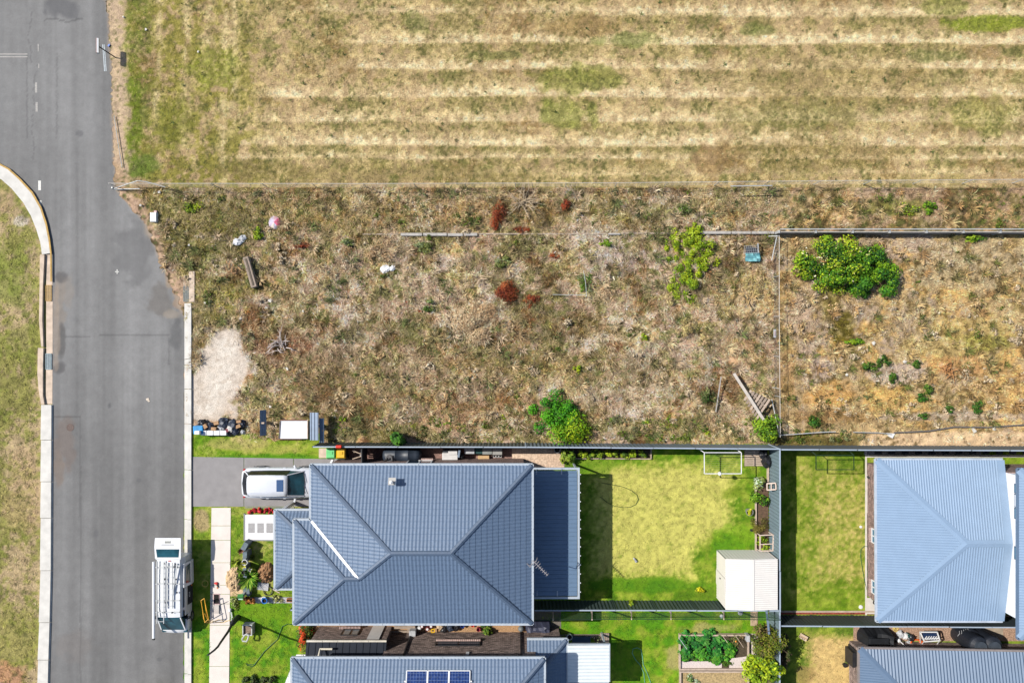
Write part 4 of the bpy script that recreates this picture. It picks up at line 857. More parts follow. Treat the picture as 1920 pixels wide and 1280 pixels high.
rust = [(176, 78, 36), (146, 56, 28), (192, 104, 56), (112, 46, 24)]; peach = [(232, 196, 150), (214, 172, 126), (240, 208, 166)]; olive = [(112, 122, 62), (96, 106, 58), (134, 140, 84), (84, 92, 50)]
gg = [(118, 136, 84), (98, 118, 66), (140, 154, 104)]; cr_ = [(226, 206, 140), (208, 188, 120), (190, 166, 104)]
plant('bush', 'big dark green bush with cream flower heads below the concrete sleeper wall', 'bush', 1568, 492, 66, 46, 2.0, 9500, .14, [(84, 142, 18), (54, 112, 10), (116, 164, 28), (36, 82, 8), (150, 186, 44)], clumps=60, cs=.23, stems=7, flowers=(130, .13, [(236, 228, 150), (216, 210, 120), (240, 236, 190)]))
plant('bush', 'smooth dark green bush joined to the right of the flowering bush', 'bush', 1642, 510, 52, 46, 1.5, 9000, .13, [(58, 122, 10), (86, 146, 18), (38, 90, 8), (112, 164, 28)], clumps=50, cs=.23, stems=6)
plant('bush', 'bright green bush growing against the fence at the lower edge of the weedy lot', 'bush', 1040, 778, 40, 40, 1.5, 4200, .12, [(74, 156, 14), (82, 168, 18), (44, 120, 8)], clumps=22, cs=.32)
plant('bush', 'yellowish green bush leaning over the fence beside the bright green bush', 'bush', 1068, 803, 42, 33, 1.5, 3800, .12, [(112, 168, 14), (146, 184, 26), (78, 146, 12)], clumps=14)
plant('bush', 'green bush at the meeting of three fences under the end of the long plank', 'bush', 1440, 806, 24, 27, 1.5, 1700, .14, g1, clumps=10)
plant('bush', 'round broad leaved green bush on the fence above the black water tank', 'bush', 750, 824, 17, 15, 2.0, 900, .20, [(52, 110, 30), (74, 136, 42), (40, 90, 26)], clumps=8)
for i, (u, v, ru, rv, h, n, lb) in enumerate([(1272, 462, 22, 30, .7, 900, 'sprawling yellow green weed just below the long concrete edging, left of the blue trolley'), (1318, 480, 30, 30, .9, 1500, 'largest yellow green weed beside a dead cream seed head'), (1292, 528, 30, 32, .8, 1500, 'lowest yellow green weed of the creeping group in the weedy lot'), (1302, 440, 20, 18, .8, 800, 'yellow green weed on top of the concrete edging')]):
    plant('weed_shrub', lb, 'weed', u, v, ru*1.15, rv*1.15, h*.8, int(n*1.6), .11, gy, 'yellow green weeds', clumps=22, stems=4, cs=.24)
for (u, v, ru, rv, h, n, lb) in [(937, 404, 18, 25, .8, 1000, 'upright rust red dead shrub left of the round grey skeleton bush'), (945, 542, 27, 30, .8, 1500, 'large rust red dead shrub in the middle of the weedy lot'), (1060, 382, 9, 12, .6, 300, 'small rust red dead plant below the wire fence'), (566, 462, 16, 6, .4, 240, 'low streak of rust red stalks near the pink bag'), (1000, 560, 14, 14, .4, 240, 'faded reddish brown weed right of the largest rust shrub'), (1040, 478, 10, 9, .3, 160, 'small faded rust weed above the wire hoop'), (980, 430, 16, 7, .4, 200, 'low reddish brown debris shrub under the skeleton bush')]:
    plant('dead_shrub', lb, 'dead shrub', u, v, ru, rv, h, n, .13, rust, 'rust red dead shrubs', clumps=7, stems=5, shape='thin', stemcol=(110, 50, 30))
for (u, v, ru, rv, h, n, lb) in [(880, 612, 44, 40, .8, 3200, 'big fluffy peach coloured dry bush left of the lot centre'), (905, 578, 30, 22, .6, 900, 'fluffy peach dry clump above the big peach bush'), (1285, 614, 18, 18, .7, 500, 'cream dry shrub with spidery branches, right part of the lot'), (1324, 638, 14, 13, .6, 400, 'tan pink dry shrub right of the spidery cream shrub'), (1334, 488, 11, 9, .9, 220, 'dead cream seed head beside the yellow green weed'), (1256, 560, 13, 13, .6, 300, 'pale tan dead shrub at the foot of the creeping weeds'), (1136, 550, 20, 18, .5, 500, 'pale yellow dry weed right of the wire hoop'), (715, 470, 34, 22, .6, 1000, 'tan dry bush near the white rubbish'), (1420, 530, 24, 30, .5, 800, 'straw coloured dry clump left of the chain wire fence')]:
    plant('dry_bush', lb, 'dry bush', u, v, ru, rv, h, n, .13, peach if u < 1250 else cr_+peach[:1], 'dry pale bushes', clumps=14, cs=.36, stems=6, shape='thin', stemcol=(190, 160, 120))
for (u, v, ru, rv, h, n, pal, lb) in [(943, 490, 15, 14, .6, 500, gg, 'round grey green shrub above the largest rust shrub'), (806, 572, 15, 11, .6, 420, gd_+gg, 'dark green shrub left of the peach bush'), (802, 460, 26, 12, .5, 520, gg, 'low green shrub below the white concrete edging'), (481, 438, 13, 14, .6, 380, gy, 'bright green weed beside the dumped white bag'), (356, 386, 20, 12, .4, 420, gy+olive, 'low green weed right of the dumped white crate'), (1098, 530, 16, 26, .5, 460, gg+g1[:1], 'green weed growing through the wire hoop'), (1083, 690, 8, 8, .4, 150, gy, 'small yellow weed above the fence side bush'), (1208, 632, 8, 8, .4, 150, gy, 'small yellow weed left of the spidery cream shrub'), (470, 530, 12, 12, .4, 200, olive, 'olive weed beside the old sleeper'), (1135, 455, 12, 8, .5, 200, g1, 'small dark green weed at the concrete edging stub'), (645, 455, 16, 9, .5, 300, gg, 'grey green weed holding a green scrap'), (1330, 745, 16, 20, .8, 500, gd_+olive, 'dark olive shrub between the two propped poles'), (640, 530, 16, 10, .3, 260, olive, 'olive grass tuft right of the pale clearing'), (620, 560, 18, 10, .3, 260, olive, 'wide olive grass tuft in the left of the lot'),
      (1700, 392, 26, 12, .4, 420, gy+olive, 'patch of green weed on the strip above the sleeper wall'), (1290, 390, 24, 14, .5, 420, olive+g1[:1], 'green weed on the strip above the creeping weeds')]:
    plant('weed_shrub', lb, 'weed', u, v, ru, rv, h, n, .11, pal, 'green weeds in the lot', clumps=7, stems=3, shape='thin' if pal is olive else 'leaf')
for (u, v, ru, rv, lb) in [(1658, 679, 13, 14, 'rounded dark green weed highest of the group on the bare earth'), (1675, 708, 7, 12, 'narrow dark green weed just below the rounded one'), (1724, 682, 12, 9, 'small dark green weed right of the rounded one'), (1745, 726, 9, 10, 'upper of two touching dark green weeds'), (1731, 744, 11, 9, 'lower of two touching dark green weeds'), (1842, 760, 14, 20, 'tallest dark green weed at the far right of the back lot'), (1781, 767, 9, 6, 'tiny dark green weed left of the tallest one'), (1604, 640, 16, 8, 'bright green weed beside the olive damp patch'), (1628, 690, 18, 13, 'grey green weed left of the bare pale earth'), (1832, 448, 22, 7, 'green weed at the foot of the sleeper wall'), (1748, 388, 14, 12, 'bright green weed on the strip north of the sleeper wall'), (1734, 782, 12, 6, 'flat green weed near the fallen pipe'), (1528, 790, 14, 14, 'olive and rust weed near the corner of the back lot')]:
    plant('green_weed', lb, 'weed', u, v, ru, rv, .5, 320, .13, gd_+[(44, 104, 30)] if v > 640 else g1, 'dark green weeds in the back lot', clumps=6, stems=3)
def weedpatch(name, n, rect, pals, keep, nl=44, sz=.10, r0=.12, r1=.42):
    VV, FF, CC = [], [], []; b = 0
    for i in range(n):
        u = rng.uniform(rect[0], rect[1]); v = rng.uniform(rect[2], rect[3])
        if keep(np.array([u]), np.array([v]))[0] < rng.uniform(): continue
        r = rng.uniform(r0, r1)*(1 if rng.uniform() < .8 else 1.5); pal = pals[rng.integers(len(pals))]
        V, F, c = leaves((X(u), Y(v), 0), (r, r*rng.uniform(.6, 1.1), r*.8), int(nl*(r/.25)**1.5)+8, sz, pal, 6, .4, .5, seed=int(rng.integers(1e9)), shape='thin' if rng.uniform() < .5 else 'leaf')
        VV.append(V); FF.append(F+b); CC.append(c); b += len(V)
    fastmesh(name, np.concatenate(VV), np.concatenate(FF), np.concatenate(CC), LEAF, 'stuff')
wp_ = [[(104, 112, 62), (128, 132, 80), (84, 92, 50)], [(138, 140, 96), (112, 118, 76)], [(96, 124, 48), (74, 100, 36)], [(150, 130, 84), (120, 102, 62), (98, 82, 50)]]; dp_ = [[(226, 200, 164), (204, 178, 144), (236, 214, 182)], [(212, 192, 158), (190, 168, 138)], [(216, 186, 136), (196, 160, 112)]]
def k_ns(u, v): return k_lot(u, v)*(.25+.75*(fbm(u, v, 50, 95) > .5))
weedpatch('leafy_weeds', 520, (250, 1450, 358, 822), wp_, k_ns); weedpatch('leafy_weeds', 150, (620, 1450, 780, 824), wp_[:3]*2+[gy, g1], lambda u, v: np.array([1.0])); weedpatch('leafy_weeds', 150, (300, 1980, 360, 428), wp_, k_lot)
weedpatch('dry_weeds', 480, (300, 1450, 358, 822), dp_, k_ns, sz=.13); weedpatch('dry_weeds', 260, (1462, 1980, 452, 800), dp_, lambda u, v: np.array([.9]), sz=.13); weedpatch('leafy_weeds', 120, (1462, 1980, 452, 800), wp_, lambda u, v: np.array([.9])); weedpatch('leafy_weeds', 40, (1462, 1620, 806, 828), wp_[:3], lambda u, v: np.array([.9]))
weedpatch('rust_weeds', 30, (420, 1260, 370, 700), [rust], k_ns, sz=.10, r0=.08, r1=.25)
# many small anonymous tufts give the lots their mottled look
def tuftfield(name, n, rect, pal, r0, r1, keep):
    VV, FF, CC = [], [], []; b = 0
    for i in range(n):
        u = rng.uniform(rect[0], rect[1]); v = rng.uniform(rect[2], rect[3])
        if not keep(np.array([u]), np.array([v]))[0] > rng.uniform(): continue
        r = rng.uniform(r0, r1); q = pal[rng.integers(len(pal))]; k = int(26*r/.2)
        a = rng.uniform(0, 6.28, k); D = np.stack([np.cos(a), np.sin(a)], 1); P = np.zeros((k, 3)); P[:, 0] = X(u)+rng.normal(0, r*.18, k); P[:, 1] = Y(v)+rng.normal(0, r*.18, k)
        L = r*rng.uniform(.6, 1.5, k); V, F = kites(P, D, L, np.full(k, .03)*rng.uniform(.7, 1.4, k), L*rng.uniform(.4, 1.3, k))
        c = np.array(q, float)[None]*(1+rng.normal(0, .16, (k, 1))); VV.append(V); FF.append(F+b); b += len(V); CC.append(np.repeat(np.clip(lin(np.clip(c, 8, 250))/KEXP, .004, .8), 4, 0))
    fastmesh(name, np.concatenate(VV), np.concatenate(FF), np.concatenate(CC), GR, 'stuff')
tuftfield('weeds', 800, (300, 1450, 356, 822), [(146, 134, 92), (124, 120, 76), (216, 188, 150), (228, 196, 150), (170, 144, 108), (206, 180, 150), (112, 122, 72)], .10, .42, lambda u, v: k_lot(u, v)*(fbm(u, v, 45, 93) > .46))
tuftfield('weeds', 260, (1462, 1980, 356, 800), [(210, 176, 116), (222, 190, 136), (190, 150, 100), (130, 122, 74), (110, 116, 56)], .12, .38, lambda u, v: np.array([1.0]) if not (425 < v[0] < 446) else np.array([0.]))
tuftfield('field_tufts', 130, (300, 1980, 4, 345), [(104, 118, 64), (122, 126, 74), (92, 108, 60)], .06, .14, k_field)
# garden plants
plant('hedge', 'hedge with red and orange flower spikes at the corner of the two tiled houses', 'hedge', 569, 1197, 16, 34, 1.0, 1900, .12, [(70, 96, 26), (96, 116, 34), (52, 76, 24)], clumps=12, flowers=(330, .13, [(226, 84, 30), (236, 110, 40), (204, 60, 24)]))
ORD = ('first', 'second', 'third', 'fourth', 'fifth', 'sixth', 'seventh', 'eighth')
for i in range(6): plant('red_plant', f'red leaved bedding plant by the driveway edge, {ORD[i]} from the footpath', 'bedding plant', 468+i*9.5, 957.5, 5.2, 5.2, .35, 160, .12, [(212, 42, 48), (236, 74, 74), (168, 28, 36)], 'red bedding plants along the driveway', clumps=4, stems=2)
for i, u in enumerate((450, 459, 468, 477)): plant('clipped_shrub', f'dark low shrub at the bottom edge of the front lawn, {ORD[i]} from the footpath', 'shrub', u*1.0+8+i*8, 1276, 9, 8, .5, 300, .10, [(40, 70, 24), (60, 92, 34), (90, 100, 60)], 'low shrubs at the bottom edge', clumps=5, stems=2)
def spiky(name, label, u, v, r, h, n, pal, group=None, wd=.07, z0=0, cat='plant'):
    p = G(u, v, z0+h*.3); root = thing(name, label, cat, (p.x, p.y, z0), group); a = rng.uniform(0, 6.28, n); D = np.stack([np.cos(a), np.sin(a)], 1); P = np.zeros((n, 3)); L = r*rng.uniform(.55, 1.1, n)
    V, F = kites(P, D, L, np.full(n, wd), h*rng.uniform(.1, 1, n)); pal = np.array(pal, float); c = pal[rng.integers(0, len(pal), n)]; c = np.clip(lin(c)/KEXP, .004, .8)
    fastmesh('foliage', V, F, np.repeat(c, 4, 0), LEAF, None, root); m = MB(); m.tube([(p.x, p.y, z0), (p.x, p.y, z0+h*.3)], .05, 6); m.build('stem', mat('stem_g', C(90, 110, 40), .9), root); return root
spiky('spiky_plant', 'large dark green strappy plant beside the brown soil heap', 468, 1082, .78, .8, 170, [(92, 146, 30), (130, 170, 44), (60, 110, 22), (170, 196, 76)])
spiky('spiky_plant', 'yellow green spiky plant nearest the footpath', 441, 1054, .30, .4, 60, [(178, 192, 60), (150, 172, 44), (196, 204, 90)], 'yellow spiky plants')
spiky('spiky_plant', 'green rosette plant below the yellow spiky plant', 447, 1074, .28, .3, 50, [(130, 170, 40), (100, 144, 34)])
spiky('spiky_plant', 'small yellow spiky plant in the shade behind the planter wall', 473, 1044, .22, .3, 40, [(150, 160, 60), (120, 140, 50)])
spiky('spiky_plant', 'brown dried plant at the head of the planter wall', 453, 1032, .22, .4, 50, [(160, 104, 84), (190, 136, 110), (120, 76, 60)], z0=.3)
plant('garden_shrub', 'silver leaved shrub in the side garden bed by the fence', 'shrub', 1426, 908, 12, 15, .9, 420, .14, [(196, 214, 184), (150, 180, 130), (110, 150, 80)], clumps=7)
plant('garden_shrub', 'bushy green shrub below the silver leaved shrub', 'shrub', 1428, 936, 16, 14, .9, 700, .13, [(74, 130, 20), (110, 160, 30), (52, 100, 18)], clumps=8)
plant('garden_shrub', 'bronze green clump between bare soil and the wooden frame', 'shrub', 1426, 985, 14, 15, .7, 700, .12, [(150, 134, 62), (120, 110, 44), (90, 90, 34)], clumps=8, shape='thin')
for (u, v, lb) in [(1428, 1012, 'pale green seedling inside the wooden cold frame'), (1437, 1030, 'yellow green leafy plant at the foot of the cold frame')]:
    plant('garden_shrub', lb, 'plant', u, v, 9, 8, .5, 220, .14, gy, clumps=5, stems=2)
plant('garden_shrub', 'glossy green shrub at the corner of the beige patio', 'shrub', 1068, 858, 12, 18, 1.0, 700, .17, [(80, 126, 30), (120, 156, 50), (150, 170, 70)], clumps=9)
for i, u in enumerate((1092, 1108, 1124, 1141, 1158, 1174, 1190, 1206)):
    plant('border_plant', f'leafy plant in the shaded fence bed, {ORD[i]} from the beige patio', 'plant', u, 850+(i % 2)*3, 10, 8, .55, 300, .13, [(60, 100, 20), (96, 136, 24), (130, 160, 40)] if i % 3 else gy, 'plants in the shaded fence bed', clumps=6, stems=2)
plant('garden_shrub', 'small yellow plant on the lawn left of the white shed', 'plant', 1315, 1108, 10, 6, .35, 200, .13, [(214, 206, 30), (190, 186, 24), (150, 160, 24)], clumps=5, stems=2)
plant('garden_shrub', 'small green climber hanging on the dark green fence', 'plant', 1183, 1134, 5, 8, 1.3, 100, .13, gy, clumps=4, stems=2)
plant('fern', 'bright green fern in the narrow gap between the tiled houses', 'fern', 916, 1184, 13, 8, .8, 380, .14, [(96, 140, 40), (140, 176, 80), (64, 104, 30)], clumps=6)
plant('fern', 'dark green fern against the wall left of the bright fern', 'fern', 906, 1174, 10, 6, .6, 240, .12, gd_, clumps=5)
# vegetable bed
for i, (u, v) in enumerate([(1284, 1200), (1300, 1196), (1318, 1194), (1332, 1192), (1346, 1203), (1288, 1216), (1304, 1212), (1322, 1210), (1340, 1218), (1286, 1232), (1302, 1230), (1320, 1228), (1338, 1232), (1356, 1228), (1364, 1214), (1374, 1222)]):
    plant('vegetable_plant', f'broad leaved vegetable plant, {ORD[i if i < 5 else (i-5 if i < 9 else i-9)]} from the left in the {"back" if i < 5 else ("middle" if i < 9 else "front")} row of the garden bed', 'vegetable plant', u, v, 14, 13, .6, 170, .24, [(36, 118, 48), (52, 140, 58), (28, 96, 40), (78, 150, 70)] if i < 9 else [(64, 140, 40), (90, 160, 50), (40, 110, 36)], 'vegetable plants in the garden bed', clumps=5, stems=2, up=1.6)
plant('garden_shrub', 'straggly dark plant at the right end of the vegetable bed', 'plant', 1384, 1200, 14, 12, .5, 240, .12, [(60, 90, 30), (110, 120, 60), (150, 130, 90)], clumps=6)
plant('garden_shrub', 'low clipped green clump in the white pebbles of the garden bed', 'plant', 1363, 1246, 11, 6, .4, 420, .08, [(60, 104, 20), (84, 124, 30)], clumps=6, stems=2)
plant('garden_shrub', 'white edged leafy plant in the lower garden bed', 'plant', 1296, 1276, 14, 13, .4, 300, .14, [(110, 150, 90), (190, 206, 170), (70, 116, 50)], clumps=6)
def tree(label, u, v, ru, rv, h, n, size, pal, clumps, seed, h0=.25, name='tree'):
    x, y = G(u, v, h*.7).x, G(u, v, h*.7).y; root = thing(name, label, 'tree', (x, y, 0))
    m = MB(); m.tube([(x, y, 0), (x+.05, y, h*.3), (x, y+.05, h*.6)], [.10, .07, .03], 7); rr = random.Random(seed); tr_ = m.build('trunk', mat('tree_bark', C(120, 100, 80), .9), root)
    for i in range(8):
        a = rr.uniform(0, 6.28); k = rr.uniform(.5, .9); m = MB(); m.tube([(x, y, h*.25), (x+math.cos(a)*ru/PPM*k*.5, y+math.sin(a)*rv/PPM*k*.5, h*.5), (x+math.cos(a)*ru/PPM*k, y+math.sin(a)*rv/PPM*k, h*rr.uniform(.6, .9))], [.04, .03, .01], 5); m.build('branch', mat('tree_bark', None), tr_)
    V, F, c = leaves((0, 0, h*h0), (ru/PPM, rv/PPM, h*(1-h0)), n, size, pal, clumps, .34, .7, seed=seed); fastmesh('crown', V, F, c, LEAF, None, root)
tree('olive green tree straddling the blue grey fence above the yellow green tree', 1446, 1208, 34, 36, 2.8, 5200, .11, [(86, 112, 26), (110, 128, 36), (66, 92, 22), (128, 110, 60)], 26, 5)
tree('bright yellow green tree at the bottom edge beside the lower garden bed', 1436, 1262, 42, 30, 2.8, 4200, .18, [(146, 182, 20), (116, 162, 18), (178, 200, 44), (80, 124, 14)], 26, 6)
tree('dark shrubby tree in the shade on the dry lawn side of the fence', 1472, 1225, 18, 44, 1.6, 2600, .12, [(52, 70, 24), (80, 84, 44), (96, 76, 60)], 16, 8, name='shrubby_tree')
# ------------------------------------------------------------------ vehicles
silver = mat('silver_paint', C(238, 241, 248), .3, .12, var=.02, spec=.6); vanw = mat('van_white', C(250, 251, 253), .3, var=.02, spec=.6)
tyre = mat('tyre', (.012, .012, .013, 1), .8, var=.1); rim = mat('alloy', C(170, 172, 178), .35, .6, var=.05); glassc = mat('car_glass', (.004, .006, .010, 1), .15, var=0, spec=.35); glasst = mat('teal_glass', (.009, .042, .058, 1), .15, var=.5, scale=1.5, spec=.3)
alu = mat('ladder_aluminium', C(226, 228, 226), .4, .35, var=.05); redl = mat('red_lens', C(190, 20, 24), .3, var=0); greyp = mat('grey_plastic', C(90, 94, 100), .5); trim = mat('black_trim', (.01, .01, .011, 1), .45, var=.05)
def XF(c, ang): return Matrix.Translation(Vector(c)) @ Matrix.Rotation(ang, 4, 'Z')
def wheels(root, M, xs, hw, r=.34, wd=.22):
    for x in xs:
        for s in (-1, 1):
            y = s*(hw-wd/2); m = MB(); m.lathe((x, y, r), [(r*.6, -wd/2), (r*.93, -wd/2), (r, -wd/2+.03), (r, wd/2-.03), (r*.93, wd/2), (r*.6, wd/2)], 20, 'y'); m.xf(M); t_ = m.build('wheel', tyre, root, smooth=False)
            m = MB(); m.lathe((x, y+s*(wd/2-.01), r), [(r*.6, -.02), (r*.6, .015), (.06, .03)], 12, 'y'); m.xf(M); m.build('rim', rim, t_)
def ring(x, zl, zb, w0, w1, zt, wt, crown=.03):
    """closed car section: underside, sides bulging to w1 at mid height, shoulder wt at zt"""
    h = []
    pts = [(w0*.9, zl), (w0, zl+.12), (w1, zb), (w1*.985, zb+(zt-zb)*.6), (wt, zt), (wt*.5, zt+crown*.8), (0, zt+crown)]
    return [(x, y, z) for y, z in pts]+[(x, -y, z) for y, z in reversed(pts[:-1])]
def suv():
    p = G(538, 903, .9); root = thing('parked_car', 'silver four wheel drive wagon parked on the grey driveway with its nose under the roof', 'car', (X(537), Y(900), 0)); M = XF((X(535), Y(900), 0), 0)
    st = [(-2.38, .45, .72, .56, .62, .92, .50), (-2.34, .38, .70, .68, .74, .98, .64), (-2.25, .34, .68, .80, .86, 1.0, .76), (-2.0, .28, .68, .88, .93, 1.03, .86), (-1.2, .26, .68, .90, .94, 1.04, .88), (0, .26, .68, .90, .94, 1.04, .88), (.8, .26, .68, .90, .94, 1.02, .86), (1.2, .26, .68, .90, .93, .99, .82), (1.9, .27, .66, .87, .91, .92, .76), (2.2, .32, .62, .78, .82, .82, .66), (2.32, .42, .58, .60, .66, .74, .5)]
    m = MB(); m.loft([ring(x, a, b, c, d, e, f) for x, a, b, c, d, e, f in st]); m.xf(M); body = m.build('body', silver, root, smooth=True)
    # glasshouse
    def gr(x, hb, zb, ht, zt): return [(x, hb, zb), (x, ht, zt), (x, 0, zt+.02), (x, -ht, zt), (x, -hb, zb), (x, 0, zb)]
    m = MB(); m.loft([[(-2.24, .66, 1.0), (-2.23, .66, 1.03), (-2.30, 0, 1.08), (-2.23, -.66, 1.03), (-2.24, -.66, 1.0), (-2.28, 0, 1.0)], gr(-1.76, .80, 1.0, .60, 1.60), gr(-.6, .83, 1.0, .64, 1.66), gr(.62, .82, 1.0, .61, 1.62)]); m.xf(M); m.build('window', glassc, root)
    m = MB(); m.loft([gr(.623, .80, 1.0, .605, 1.615), [(1.46, .74, .98), (1.44, .72, 1.02), (1.50, 0, 1.06), (1.44, -.72, 1.02), (1.46, -.74, .98), (1.48, 0, .98)]]); m.xf(M); m.build('windscreen', glasst, root)
    rf = MB()
    def rr(x, w, z): return [(x, w, z-.03), (x, w*.97, z+.02), (x, w*.5, z+.05), (x, -w*.5, z+.05), (x, -w*.97, z+.02), (x, -w, z-.03)]
    rf.loft([rr(-1.82, .42, 1.60), rr(-1.77, .55, 1.63), rr(-1.6, .62, 1.66), rr(-.6, .645, 1.69), rr(.4, .63, 1.665), rr(.64, .60, 1.63)]); rf.xf(M); ro_ = rf.build('roof', silver, root, smooth=True)
    for i in range(5): m = MB(); m.box(-1.6, -.2, -.42+i*.19, -.40+i*.19, 1.70, 1.735); m.xf(M); m.build('roof_rib', silver, ro_)
    m = MB(); m.box(.0, .42, -.36, .36, 1.69, 1.735); m.xf(M); m.build('sunroof', mat('blue_sunroof', (.03, .06, .13, 1), .12, var=0, spec=.8), ro_, bevel=.03)
    for s in (-1, 1):
        m = MB(); m.tube([(-1.7, s*.60, 1.66), (-1.5, s*.62, 1.72), (0, s*.62, 1.74), (.5, s*.60, 1.69)], .012, 5); m.xf(M); m.build('roof_rail', silver, root)
        for a, b in (((.62, s*.62, 1.62), (1.46, s*.76, 1.01)), ((-1.74, s*.61, 1.61), (-2.16, s*.76, 1.02))): m = MB(); m.bar(a, b, .06, .03); m.xf(M); m.build('pillar', silver, root)
        m = MB(); m.obox((.92, s*1.02, 1.06), (.13, .22, .14), s*.25); m.xf(M); m.build('mirror', silver, root, bevel=.03)
        m = MB(); m.box(-2.27, -2.14, s*.74, s*.88, .80, 1.0); m.xf(M); m.build('tail_light', redl, root, bevel=.02)
        m = MB(); m.box(2.05, 2.2, s*.52, s*.80, .66, .82); m.xf(M); m.build('headlight', glasst, root, bevel=.02)
        for x in (-.9, .15): m = MB(); m.box(x, x+.16, s*.935, s*.96, .86, .90); m.xf(M); m.build('door_handle', silver, root)
        for x in (-1.38, 1.42):
            m = MB(); m.tube([(x+math.cos(t)*.40, s*.93, .36+math.sin(t)*.40) for t in np.linspace(0, math.pi, 9)], .035, 5); m.xf(M); m.build('wheel_arch', greyp, root)
    for t in (1.5, 1.75): pass
    m = MB(); m.obox((-2.37, 0, .62), (.06, 1.1, .22)); m.xf(M); m.build('bumper', greyp, root, bevel=.03)
    m = MB(); m.obox((1.50, -.3, 1.06), (.03, .6, .02), .2); m.obox((1.50, .35, 1.06), (.03, .6, .02), .2); m.xf(M); m.build('wiper', trim, root)
    wheels(root, M, (-1.38, 1.42), .93)
suv()
def van():
    # x forward (south on the map), built then turned
    cx, cy = X(337.5), Y(1105); root = thing('parked_van', 'white tradesman van with raised tailgate, open sliding door and ladders on the roof', 'van', (cx, cy, 0)); M = XF((cx, cy, 0), -math.pi/2) @ Matrix.Diagonal((1, .97, .78, 1))
    st = [(-2.42, .42, .8, .84, .86, 1.90, .72), (-2.36, .32, .8, .88, .90, 1.94, .76), (-1.2, .28, .8, .90, .92, 1.97, .78), (.6, .28, .8, .90, .92, 1.97, .78), (1.15, .28, .8, .90, .92, 1.90, .76)]
    fr_ = [(1.16, .28, .8, .90, .92, 1.22, .86), (1.7, .28, .72, .89, .91, 1.10, .80), (2.2, .30, .66, .84, .86, .96, .72), (2.42, .38, .6, .70, .74, .78, .56), (2.46, .45, .58, .6, .62, .70, .5)]
    m = MB(); m.loft([ring(x, a, b, c, d, e, f-.05, .06) for x, a, b, c, d, e, f in st]); m.xf(M); m.build('body', vanw, root)
    m = MB(); m.loft([ring(x, a, b, c, d, e, f, .05) for x, a, b, c, d, e, f in fr_]); m.xf(M); m.build('bonnet', vanw, root, smooth=True)
    m = MB(); m.loft([[(1.12, .80, 1.22), (1.12, .72, 1.88), (1.12, -.72, 1.88), (1.12, -.80, 1.22)], [(1.26, .80, 1.20), (1.26, .70, 1.84), (1.26, -.70, 1.84), (1.26, -.80, 1.20)], [(2.14, .74, 1.10), (2.14, .70, 1.15), (2.14, -.70, 1.15), (2.14, -.74, 1.10)]]); m.xf(M); m.build('windscreen', glasst, root)
    for s in (-1, 1):
        m = MB(); m.bar((1.2, s*.72, 1.88), (2.1, s*.75, 1.16), .07, .05); m.xf(M); m.build('pillar', vanw, root)
        m = MB(); m.obox((1.35, s*1.02, 1.28), (.12, .2, .26), s*.2); m.xf(M); m.build('mirror', trim, root, bevel=.03)
        m = MB(); m.box(2.15, 2.36, s*.55, s*.80, .70, .90); m.xf(M); m.build('headlight', glasst, root, bevel=.02)
    # dark side opening, front side window (the map's east side is +y here)
    def side(z, x): return .925-(z-.85)*.11
    m = MB(); m.add([(-.75, side(.4, 0)+.012, .45), (.62, side(.4, 0)+.012, .45), (.62, side(1.75, 0)+.03, 1.75), (-.75, side(1.75, 0)+.03, 1.75)], [(0, 1, 2, 3)]); m.xf(M); op = m.build('door_opening', mat('van_interior', (.01, .01, .012, 1), .9, var=0), root)
    m = MB(); m.obox((-.5, .92, .62), (.16, .12, .14)); m.xf(M); m.build('orange_case', mat('orange_plastic', C(236, 140, 20), .5), op)
    for i in range(4): m = MB(); m.obox((-.15-.08*i+.3, .93, .75), (.03, .04, .5)); m.xf(M); m.build('tool_rack', white, op)
    m = MB(); m.add([(.78, side(1.1, 0)+.012, 1.15), (1.55, side(1.1, 0)+.012, 1.12), (1.2, side(1.75, 0)+.03, 1.72), (.78, side(1.75, 0)+.03, 1.74)], [(0, 1, 2, 3)]); m.xf(M); m.build('side_window', glassc, root)
    # sliding door standing out to the rear
    dr_ = MB(); dr_.loft([[(-2.05, 1.02, .45), (-2.05, 1.06, 1.0), (-2.05, .92, 1.80), (-2.05, .88, 1.80), (-2.05, 1.0, 1.0), (-2.05, .97, .45)], [(-.62, 1.05, .45), (-.62, 1.10, 1.0), (-.62, .93, 1.84), (-.62, .89, 1.84), (-.62, 1.04, 1.0), (-.62, 1.0, .45)]]); dr_.xf(M); dd_ = dr_.build('sliding_door', vanw, root)
    m = MB(); m.add([(-1.95, 1.055, 1.12), (-.78, 1.085, 1.12), (-.85, .985, 1.66), (-1.85, .975, 1.66)], [(0, 1, 2, 3)]); m.xf(M); m.build('pane', mat('green_glass', (.03, .055, .04, 1), .1, var=0, spec=.8), dd_)
    # raised tailgate: glass near the hinge, panel beyond
    tg = MB(); tg.loft([[(-2.34, .76, 1.93), (-2.34, -.76, 1.93), (-2.34, -.76, 1.98), (-2.34, .76, 1.98)], [(-2.44, .80, 1.98), (-2.44, -.80, 1.98), (-2.44, -.80, 2.03), (-2.44, .80, 2.03)], [(-3.12, .82, 2.02), (-3.12, -.82, 2.02), (-3.12, -.82, 2.09), (-3.12, .82, 2.09)], [(-3.66, .80, 1.98), (-3.66, -.80, 1.98), (-3.66, -.80, 2.04), (-3.66, .80, 2.04)]]); tg.xf(M); tgo = tg.build('tailgate', vanw, root)
    m = MB(); m.add([(-2.50, .66, 2.05), (-2.50, -.66, 2.05), (-3.0, -.72, 2.098), (-3.0, .72, 2.098)], [(0, 1, 2, 3)]); m.xf(M); m.build('pane', glasst, tgo)
